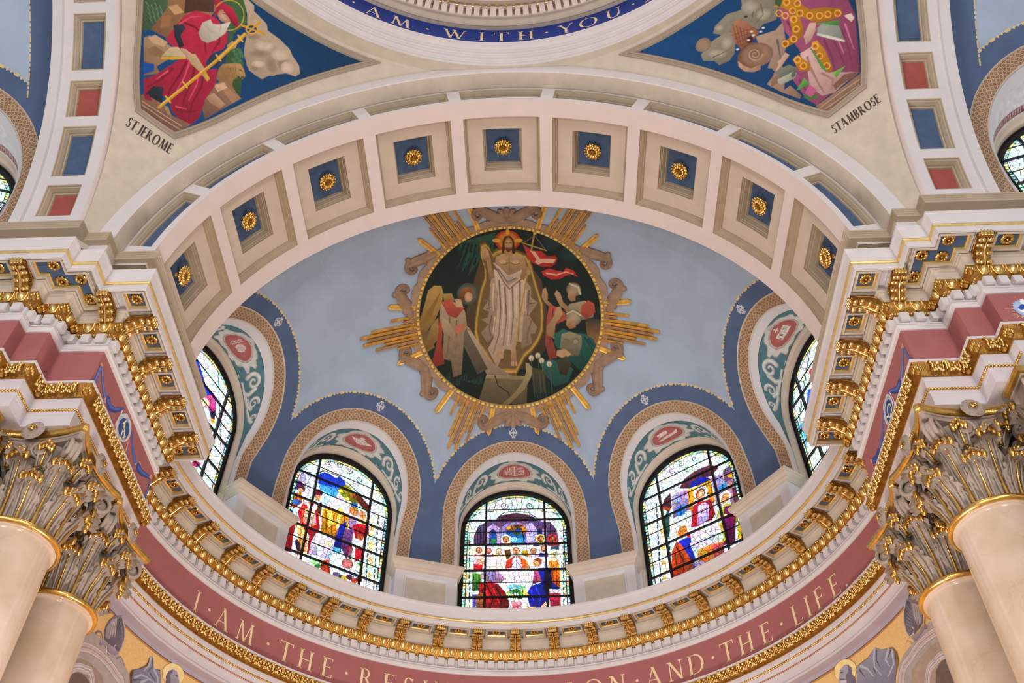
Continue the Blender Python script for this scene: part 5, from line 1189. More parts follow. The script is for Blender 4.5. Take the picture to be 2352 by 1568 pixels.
p|0.701,0.524 0.766,0.583 0.813,0.435 0.804,0.286 0.958,0.139 0.886,0.101 0.745,0.241 0.676,0.36|b8926c|8c6a4a|0,-1
p|0.956,0.435 0.999,0.517 1.076,0.451 1.137,0.252 1.291,0.107 1.205,0.053 1.065,0.177 0.996,0.324|b8926c|8c6a4a|0,-1
p|0.838,0.212 0.993,0.139 1.169,0.031 1.188,-0.139 0.987,-0.23 0.839,-0.453 0.94,-0.743 0.985,-0.974 0.812,-0.999 0.726,-0.673 0.773,-0.158|b25440|7c342c|0,-1
l|0.921,0.101 0.878,-0.305 0.834,-0.672|7c342c|0.0291
l|1.063,0.029 0.935,-0.305|7c342c|0.029
e|1.352,-0.076|0.169,0.176,0.03|a89a7c|6c604a
l|1.204,-0.006 1.347,0.071 1.508,-0.034|c8b894|0.029
p|1.203,-0.124 1.38,-0.09 1.399,-0.295 1.27,-0.342 1.186,-0.256|b89068|88643f|0,-1
p|0.993,0.139 1.079,0.162 1.126,-0.007 0.965,-0.231 0.93,-0.561 0.767,-0.453 0.777,-0.291 0.94,-0.047|b8926a|8a6846|0,-1
p|0.932,-0.451 1.128,-0.338 1.305,-0.407 1.587,-0.434 1.761,-0.534 1.883,-0.816 1.678,-1.255 1.431,-1.197 1.257,-1.025 1.011,-0.815 0.928,-0.634|2a6256|173a36|0,-1
p|1.09,-0.449 1.269,-0.393 1.516,-0.473 1.52,-0.654 1.452,-0.91 1.188,-0.919 1.048,-0.741|948c70|5e5846|0,-1
e|1.194,-0.629|0.086,0.087,0.03|766e56
e|1.386,-0.609|0.085,0.087,0.04|766e56
e|1.386,-0.609|0.05,0.051,0.04|948c70
l|1.586,-0.506 1.757,-0.787 1.645,-1.15|1a443e|0.0358
l|1.656,-0.54 1.848,-0.782|1a443e|0.0357
l|1.508,-0.907 1.573,-1.19|1a443e|0.0357
p|0.982,-0.815 1.155,-0.775 1.296,-0.88 1.15,-0.992 0.972,-0.924|b8926a
p|0.606,-1.109 0.826,-0.999 1.113,-1.065 1.324,-1.201 1.21,-1.488 0.92,-1.581 0.744,-1.393|2c6054|18403a|0,-1
p|0.97,-1.032 1.188,-0.919 1.291,-1.095 1.178,-1.348 1.035,-1.317|4a4234|2c2820|0,-1
p|0.295,-1.078 0.367,-1.094 0.465,-1.224 0.403,-1.395 0.265,-1.641 -0.034,-1.916 -0.219,-2.028 -0.261,-1.964 0.045,-1.708 0.211,-1.5 0.304,-1.287|a8966a|6e5f40|0,-1
p|0.423,-1.18 0.711,-1.251 0.735,-1.746 0.444,-1.748|4e4630|2c2a20|0,-1
e|0.421,-0.978|0.058,0.065,-0|d8ceb4|a89c80
l|0.421,-0.978 0.474,-1.713|4c5c40|0.0145
e|0.567,-0.928|0.058,0.065,0|d8ceb4|a89c80
l|0.567,-0.928 0.62,-1.712|4c5c40|0.0145
e|0.809,-1.107|0.058,0.065,0.01|d8ceb4|a89c80
l|0.809,-1.107 0.866,-1.708|4c5c40|0.0144
e|0.644,-1.036|0.058,0.065,0.01|d8ceb4|a89c80
l|0.644,-1.036 0.699,-1.711|4c5c40|0.0145
l|-1.682,-1.456 -1.701,-1.171|2e4c3c|0.0211|0.007
l|-1.639,-1.33 -1.665,-1.363|264436|0.0212|0.0071
l|-1.601,-1.345 -1.622,-1.343|2e4c3c|0.0212|0.0071
l|-1.562,-1.36 -1.579,-1.322|264436|0.0212|0.0071
l|-1.523,-1.374 -1.535,-1.302|2e4c3c|0.0213|0.0071
l|-1.485,-1.388 -1.492,-1.281|264436|0.0213|0.0071
l|-1.446,-1.403 -1.449,-1.261|2e4c3c|0.0213|0.0071
l|-1.407,-1.417 -1.405,-1.24|264436|0.0213|0.0071
l|-1.368,-1.431 -1.362,-1.219|2e4c3c|0.0213|0.0071
l|-1.329,-1.445 -1.325,-1.411|264436|0.0213|0.0071
l|-1.29,-1.46 -1.281,-1.39|2e4c3c|0.0213|0.0071
l|-1.251,-1.474 -1.238,-1.369|264436|0.0213|0.0071
l|-1.212,-1.487 -1.194,-1.347|2e4c3c|0.0213|0.0071
l|-1.173,-1.501 -1.15,-1.326|264436|0.0214|0.0071
l|-1.13,-1.374 -1.106,-1.304|2e4c3c|0.0214|0.0071
l|-1.091,-1.387 -1.063,-1.283|264436|0.0214|0.0071
l|-1.052,-1.401 -1.019,-1.261|2e4c3c|0.0214|0.0071
l|-1.012,-1.415 -0.975,-1.239|264436|0.0215|0.0072
l|-0.973,-1.428 -0.937,-1.431|2e4c3c|0.0215|0.0072
l|-0.934,-1.442 -0.893,-1.409|264436|0.0215|0.0072
l|-0.894,-1.455 -0.849,-1.387|2e4c3c|0.0215|0.0072
l|-0.855,-1.468 -0.805,-1.365|264436|0.0215|0.0072
l|-0.815,-1.481 -0.761,-1.343|2e4c3c|0.0215|0.0072
l|-0.776,-1.494 -0.717,-1.32|264436|0.0215|0.0072
l|-0.736,-1.508 -0.672,-1.298|2e4c3c|0.0215|0.0072
l|-0.697,-1.52 -0.628,-1.275|264436|0.0215|0.0072
l|0.479,-1.817 0.452,-1.466|24483a|0.0178|0.0071
l|0.541,-1.817 0.514,-1.576|24483a|0.0178|0.0071
l|0.602,-1.817 0.582,-1.508|24483a|0.0178|0.0071
l|0.664,-1.816 0.644,-1.617|24483a|0.0178|0.0071
l|0.726,-1.815 0.711,-1.55|24483a|0.0177|0.0071
l|0.787,-1.814 0.778,-1.482|24483a|0.0177|0.0071
l|0.849,-1.813 0.84,-1.59|24483a|0.0177|0.0071
l|0.91,-1.812 0.907,-1.522|24483a|0.0177|0.0071
l|0.971,-1.81 0.969,-1.629|24483a|0.0177|0.0071
l|1.033,-1.808 1.036,-1.561|24483a|0.0177|0.0071
l|1.094,-1.806 1.102,-1.492|24483a|0.0177|0.0071
l|1.155,-1.804 1.164,-1.599|24483a|0.0176|0.0071'''
ART['jer'] = '''p|-1.893,0.589 1.29,3.406 3.167,0.19 -0.209,-2.349|0c3250|104880|-1,-1
p|-1.641,0.362 -1.287,0.734 -0.964,0.144 -0.923,0.004 -0.906,-0.315 -1.098,-0.531|4a6a4c|3a543c|0,-1
l|-1.257,-0.049 -1.17,-0.088|6a8a68|0.0187|0.0056
l|-1.198,-0.109 -1.111,-0.15|6a8a68|0.0188|0.0056
l|-1.138,-0.169 -1.053,-0.212|6a8a68|0.0188|0.0056
l|-1.078,-0.23 -0.994,-0.275|6a8a68|0.0189|0.0057
l|-1.172,-0.034 -1.089,-0.079|6a8a68|0.0188|0.0056
l|-1.112,-0.094 -1.03,-0.141|6a8a68|0.0188|0.0057
l|-1.052,-0.155 -0.972,-0.204|6a8a68|0.0189|0.0057
l|-1.146,0.041 -1.067,-0.008|6a8a68|0.0188|0.0056
l|-1.086,-0.019 -1.008,-0.07|6a8a68|0.0189|0.0057
l|-1.026,-0.08 -0.949,-0.133|6a8a68|0.0189|0.0057
l|-0.966,-0.141 -0.89,-0.196|6a8a68|0.019|0.0057
l|-1.06,0.056 -0.986,0.001|6a8a68|0.0189|0.0057
l|-1,-0.005 -0.927,-0.062|6a8a68|0.019|0.0057
l|-0.939,-0.066 -0.868,-0.125|6a8a68|0.019|0.0057
p|-1.23,0.54 -0.619,1.135 -0.342,0.657 -0.368,0.402 -0.672,0.17 -0.692,-0.055 -0.692,-0.314 -0.974,-0.382 -0.964,-0.036 -0.964,0.144|a88058|7c583c|0,-1
p|-0.9,0.615 -0.533,0.964 -0.351,0.597 -0.59,0.401 -0.711,0.235|5c4032|48302a|0,-1
p|-0.964,0.144 -0.873,0.284 -0.721,0.251 -0.813,0.111|c49a6c
p|-0.954,-0.052 -0.841,0.085 -0.771,-0.105 -0.875,-0.258|9a6c4a
p|-0.446,1.044 -0.198,1.268 0.168,0.826 0.089,0.502 0.254,0.179 0.465,0.201 0.733,-0.411 0.53,-0.317 0.244,-0.038 -0.01,0.518|466a40|30502e|0,-1
e|0.194,0.283|0.051,0.036,0.71|4c7a52|3a6040
e|0.288,0.327|0.051,0.036,0.7|4c7a52|3a6040
e|0.246,0.255|0.051,0.036,0.71|4c7a52|3a6040
e|0.34,0.298|0.051,0.036,0.7|4c7a52|3a6040
e|0.298,0.227|0.051,0.036,0.7|4c7a52|3a6040
e|0.392,0.27|0.051,0.036,0.7|4c7a52|3a6040
e|0.35,0.198|0.051,0.036,0.7|4c7a52|3a6040
e|0.308,0.126|0.051,0.036,0.7|4c7a52|3a6040
e|0.402,0.169|0.051,0.036,0.7|4c7a52|3a6040
e|0.36,0.098|0.051,0.036,0.7|4c7a52|3a6040
p|-0.172,1.191 0.105,1.154 0.156,1.071 0.435,1.027 0.512,0.937 0.738,0.942 0.97,0.895 1.053,0.831 1.239,0.743 1.328,0.63 1.29,0.528 1.136,0.482 1.021,0.366 0.911,0.242 0.861,0.13 0.711,0.119 0.55,0.168 0.398,0.327 0.32,0.493 0.269,0.657 0.086,0.961|c0ac94|a4907a|0,-1
e|0.38,0.699|0.139,0.068,0.7|8e7a66|b29e88
e|0.593,0.489|0.218,0.081,0.68|8e7a66|b29e88
e|0.863,0.449|0.119,0.185,0.67|8e7a66|b29e88
e|0.662,0.208|0.099,0.07,0.68|8e7a66|b29e88
e|1.009,0.59|0.119,0.124,0.66|8e7a66|b29e88
e|0.599,0.674|0.179,0.089,0.68|d0bca6|b6a28c
e|0.897,0.708|0.159,0.102,0.67|d0bca6|b6a28c
e|0.683,0.33|0.119,0.061,0.68|d0bca6|b6a28c
e|1.102,0.585|0.119,0.104,0.66|d0bca6|b6a28c
p|-0.987,-0.576 -0.939,-0.477 -0.829,-0.447 -0.606,-0.388 -0.518,-0.617 -0.599,-0.849 -0.501,-0.912 -0.674,-1.128|a8886a|80603f|0,-1
p|-0.939,-0.528 -0.876,-0.402 -0.661,-0.367 -0.679,-0.484 -0.832,-0.553|c0a07c
p|-0.851,-0.702 -0.799,-0.573 -0.604,-0.541 -0.621,-0.661 -0.777,-0.759|8a6a4e
p|-0.787,-0.925 -0.646,-0.841 -0.589,-0.943 -0.683,-1.111|1450a0
p|0.194,-0.185 0.214,-0.064 0.311,0.04 0.435,0.135 0.524,0.095 0.612,0.001 0.602,-0.086 0.511,-0.073 0.486,-0.197 0.51,-0.282 0.614,-0.352 0.529,-0.397 0.252,-0.369|b8905c|80603c|0,-1
l|0.214,-0.142 0.292,-0.205 0.314,-0.316|8a643c|0.0179|0.008
l|0.237,-0.121 0.313,-0.187 0.341,-0.293|8a643c|0.0179|0.008
l|0.261,-0.101 0.334,-0.169 0.368,-0.27|8a643c|0.0179|0.008
l|0.285,-0.081 0.355,-0.151 0.395,-0.248|8a643c|0.0179|0.008
l|0.309,-0.06 0.376,-0.133 0.422,-0.225|8a643c|0.0179|0.008
l|0.333,-0.04 0.397,-0.116 0.449,-0.202|8a643c|0.018|0.008
l|0.357,-0.019 0.418,-0.098 0.477,-0.179|8a643c|0.018|0.008
l|0.381,0.001 0.44,-0.08 0.504,-0.157|8a643c|0.018|0.008
l|0.405,0.021 0.461,-0.062 0.531,-0.134|8a643c|0.018|0.008
l|0.48,0.032 0.523,0.042|4a3420|0.016
e|0.587,-0.051|0.032,0.025,0.69|6a4a30
p|0.261,-0.909 0.256,-0.496 0.311,-0.397 0.381,-0.286 0.748,-0.399 0.571,-0.805 0.437,-1.124|96725a|6e5040|0,-1
p|0.271,-0.484 0.386,-0.334 0.479,-0.386 0.373,-0.553|c8a484
p|0.273,-0.769 0.338,-0.609 0.584,-0.664 0.547,-0.799 0.355,-0.803|c09a7a|9a7658|0,-1
p|0.438,-0.472 0.494,-0.373 0.733,-0.411 0.665,-0.571|a87c5e
p|-0.711,-0.022 -0.692,0.202 -0.595,0.409 -0.389,0.512 -0.248,0.538 0.005,0.454 0.079,0.312 0.085,0.163 -0.023,-0.036 -0.027,-0.222 0.056,-0.331 0.179,-0.198 0.288,-0.469 0.287,-0.835 0.354,-1.168 0.304,-1.356 0.16,-1.401 -0.026,-1.365 -0.195,-1.204 -0.331,-1.223 -0.518,-1.412 -0.646,-1.179 -0.533,-0.968 -0.442,-0.676 -0.34,-0.4 -0.521,-0.386 -0.719,-0.341|c02a48|8a1a34|0.4,-1
l|-0.671,0.094 -0.452,0.17 -0.248,0.125 -0.106,-0.084|7c1630|0.0423|0.0192
l|-0.143,0.4 -0.029,0.244 -0.032,-0.019|7c1630|0.0432|0.0196
l|-0.273,-0.442 -0.243,-0.727 -0.247,-0.991 -0.223,-1.229|7c1630|0.043|0.0195
l|-0.138,-0.373 -0.042,-0.703 0.005,-1.027 0.089,-1.265|7c1630|0.0432|0.0196
l|0.036,-0.374 0.128,-0.659 0.144,-1.009 0.232,-1.298|7c1630|0.0435|0.0198
l|-0.385,-0.701 -0.444,-1.015 -0.539,-1.26|7c1630|0.0427|0.0194
l|0.013,-1.28 0.205,-1.165 0.274,-1.054|7c1630|0.043|0.0196
l|-0.679,0.034 -0.598,0.266 -0.465,0.415|d4506a|0.0308|0.0115
l|-0.23,-0.403 -0.167,-0.71 -0.152,-1.01|d4506a|0.0313|0.0117
l|-0.042,-0.391 0.05,-0.675 0.082,-1.011|d4506a|0.0315|0.0118
l|-0.422,-0.787 -0.495,-1.037|d4506a|0.031|0.0116
l|-0.03,-1.239 0.119,-1.161|d4506a|0.0313|0.0117
p|-0.461,0.777 -0.369,0.811 -0.285,0.785 -0.057,0.708 -0.056,0.632 -0.254,0.66 -0.311,0.531 -0.315,0.425 -0.332,0.64|b02040
e|-0.185,0.666|0.112,0.109,0.17|d0a48c|a87864
l|-0.225,0.686 -0.173,0.713|5a3a30|0.0156
l|-0.161,0.672 -0.116,0.656|b07860|0.0137
p|-0.406,0.316 -0.335,0.459 -0.266,0.418 -0.172,0.487 -0.059,0.655 -0.025,0.428 -0.083,0.222 -0.174,0.073 -0.272,0.052 -0.368,0.119|e0d6c6|a89c8a|0,-1
l|-0.318,0.319 -0.225,0.275 -0.128,0.337|b8ac98|0.0234|0.0097
l|-0.322,0.213 -0.229,0.168|b8ac98|0.0234|0.0098
l|-0.144,0.477 -0.108,0.38|b8ac98|0.0235|0.0098
p|-0.521,0.873 -0.34,0.837 -0.158,0.874 -0.028,0.81 0.115,0.679 0.096,0.621 -0.051,0.662 -0.255,0.736 -0.372,0.706|c42a4a|8a1832|0,-1
l|0.06,0.899 0.089,0.83|c8b048|0.0157
l|0.089,0.83 0.101,0.753|c8b048|0.0158
l|0.101,0.753 0.093,0.673|c8b048|0.0158
l|0.093,0.673 0.066,0.597|c8b048|0.0158
l|0.066,0.597 0.023,0.533|c8b048|0.0158
l|0.023,0.533 -0.033,0.484|c8b048|0.0158
l|-0.37,0.699 -0.363,0.777|c8b048|0.0155
l|-0.363,0.777 -0.338,0.852|c8b048|0.0155
l|-0.338,0.852 -0.296,0.917|c8b048|0.0155
l|-0.296,0.917 -0.241,0.967|c8b048|0.0155
l|-0.241,0.967 -0.177,0.997|c8b048|0.0156
l|-0.177,0.997 -0.11,1.005|c8b048|0.0156
l|-0.11,1.005 -0.044,0.99|c8b048|0.0156
l|-0.044,0.99 0.014,0.954|c8b048|0.0157
l|0.014,0.954 0.06,0.899|c8b048|0.0157
p|-0.742,-0.052 -0.639,0.077 -0.561,0.042 -0.568,-0.118 -0.437,-0.23 -0.471,-0.323 -0.633,-0.207|343c4a|1e242e|0,-1
p|-0.032,-0.096 0.105,0.05 0.204,0.032 0.144,-0.176 0.022,-0.231|3a3f4c|262a34|0,-1
p|-0.467,-0.31 -0.385,-0.26 -0.197,-0.269 -0.143,-0.325 -0.167,-0.399 -0.278,-0.395|d0a890|a87c66|0,-1
p|0.1,0.253 0.134,0.386 0.22,0.409 0.239,0.322 0.17,0.21|cca48c|a67c66|0,-1
p|-0.63,-0.644 -0.594,-0.408 -0.496,-0.316 -0.312,-0.374 -0.491,-0.513|cdbb96|b09a74|0,-1
p|-0.626,-0.667 -0.489,-0.517 -0.312,-0.374 -0.304,-0.403 -0.46,-0.568 -0.607,-0.685|d2a428
p|-0.327,-0.309 -0.222,-0.225 0.017,-0.339 0.169,-0.441 0.155,-0.51 -0.037,-0.438 -0.196,-0.425|cab088|a08458|0,-1
p|-0.012,-0.365 0.159,-0.423 0.158,-0.508|d2a428
p|-0.506,-1.411 -0.48,-1.179 -0.345,-1.08 -0.222,-1.348 -0.307,-1.383 -0.427,-1.389|2c3442|1c222c|0,-1
p|-0.413,-1.377 -0.242,-1.35 -0.228,-1.415 -0.369,-1.414|a06a50
p|-0.609,-1.507 -0.518,-1.412 -0.256,-1.363 -0.036,-1.426 0.304,-1.356 0.182,-1.728 -0.516,-1.756|86644f|6a4a3c|0,-1
l|-0.495,-1.53 -0.121,-1.501 0.2,-1.48|c8aa8c|0.0115
l|-0.466,-1.585 -0.084,-1.571 0.237,-1.552|c8aa8c|0.0115
l|-0.429,-1.655 -0.038,-1.66 0.283,-1.643|c8aa8c|0.0115
p|-0.195,-1.36 -0.064,-1.451 -0.012,-1.431 -0.129,-1.327|a08058
p|-0.518,-1.412 -0.469,-1.35 -0.372,-1.416 -0.464,-1.475|8a1a34
l|-0.236,-1.438 0.125,0.015|c8921e|0.0464
l|0.114,-0.004 0.239,0.631|cc981f|0.0594
l|-0.237,-1.398 0.115,0.033|ecc860|0.0135
l|0.115,0.033 0.235,0.638|ecc860|0.0178
l|-0.237,-1.195 -0.141,-1.234|e0b040|0.0311
l|-0.146,-0.786 -0.049,-0.824|e0b040|0.0313
l|0.051,-0.002 0.152,-0.039|e0b040|0.0316
l|0.164,0.536 0.266,0.5|e0b040|0.0317
l|0.115,0.725 0.279,0.793 0.497,0.848|cc981f|0.0395
l|0.262,0.692 0.299,0.836 0.333,0.992|cc981f|0.0397
e|0.285,0.783|0.087,0.072,0.7|0e3c66
l|0.361,0.847 0.371,0.804|d8a42c|0.0238
l|0.371,0.804 0.358,0.756|d8a42c|0.0239
l|0.358,0.756 0.325,0.715|d8a42c|0.0239
l|0.325,0.715 0.282,0.692|d8a42c|0.0238
l|0.282,0.692 0.24,0.693|d8a42c|0.0238
l|0.24,0.693 0.209,0.719|d8a42c|0.0238
l|0.209,0.719 0.199,0.762|d8a42c|0.0238
l|0.199,0.762 0.212,0.81|d8a42c|0.0237
l|0.212,0.81 0.244,0.851|d8a42c|0.0237
l|0.244,0.851 0.288,0.874|d8a42c|0.0237
l|0.288,0.874 0.33,0.872|d8a42c|0.0238
l|0.33,0.872 0.361,0.847|d8a42c|0.0238
l|0.269,0.695 0.306,0.881|d8a42c|0.0238
l|0.193,0.746 0.38,0.815|d8a42c|0.0237'''
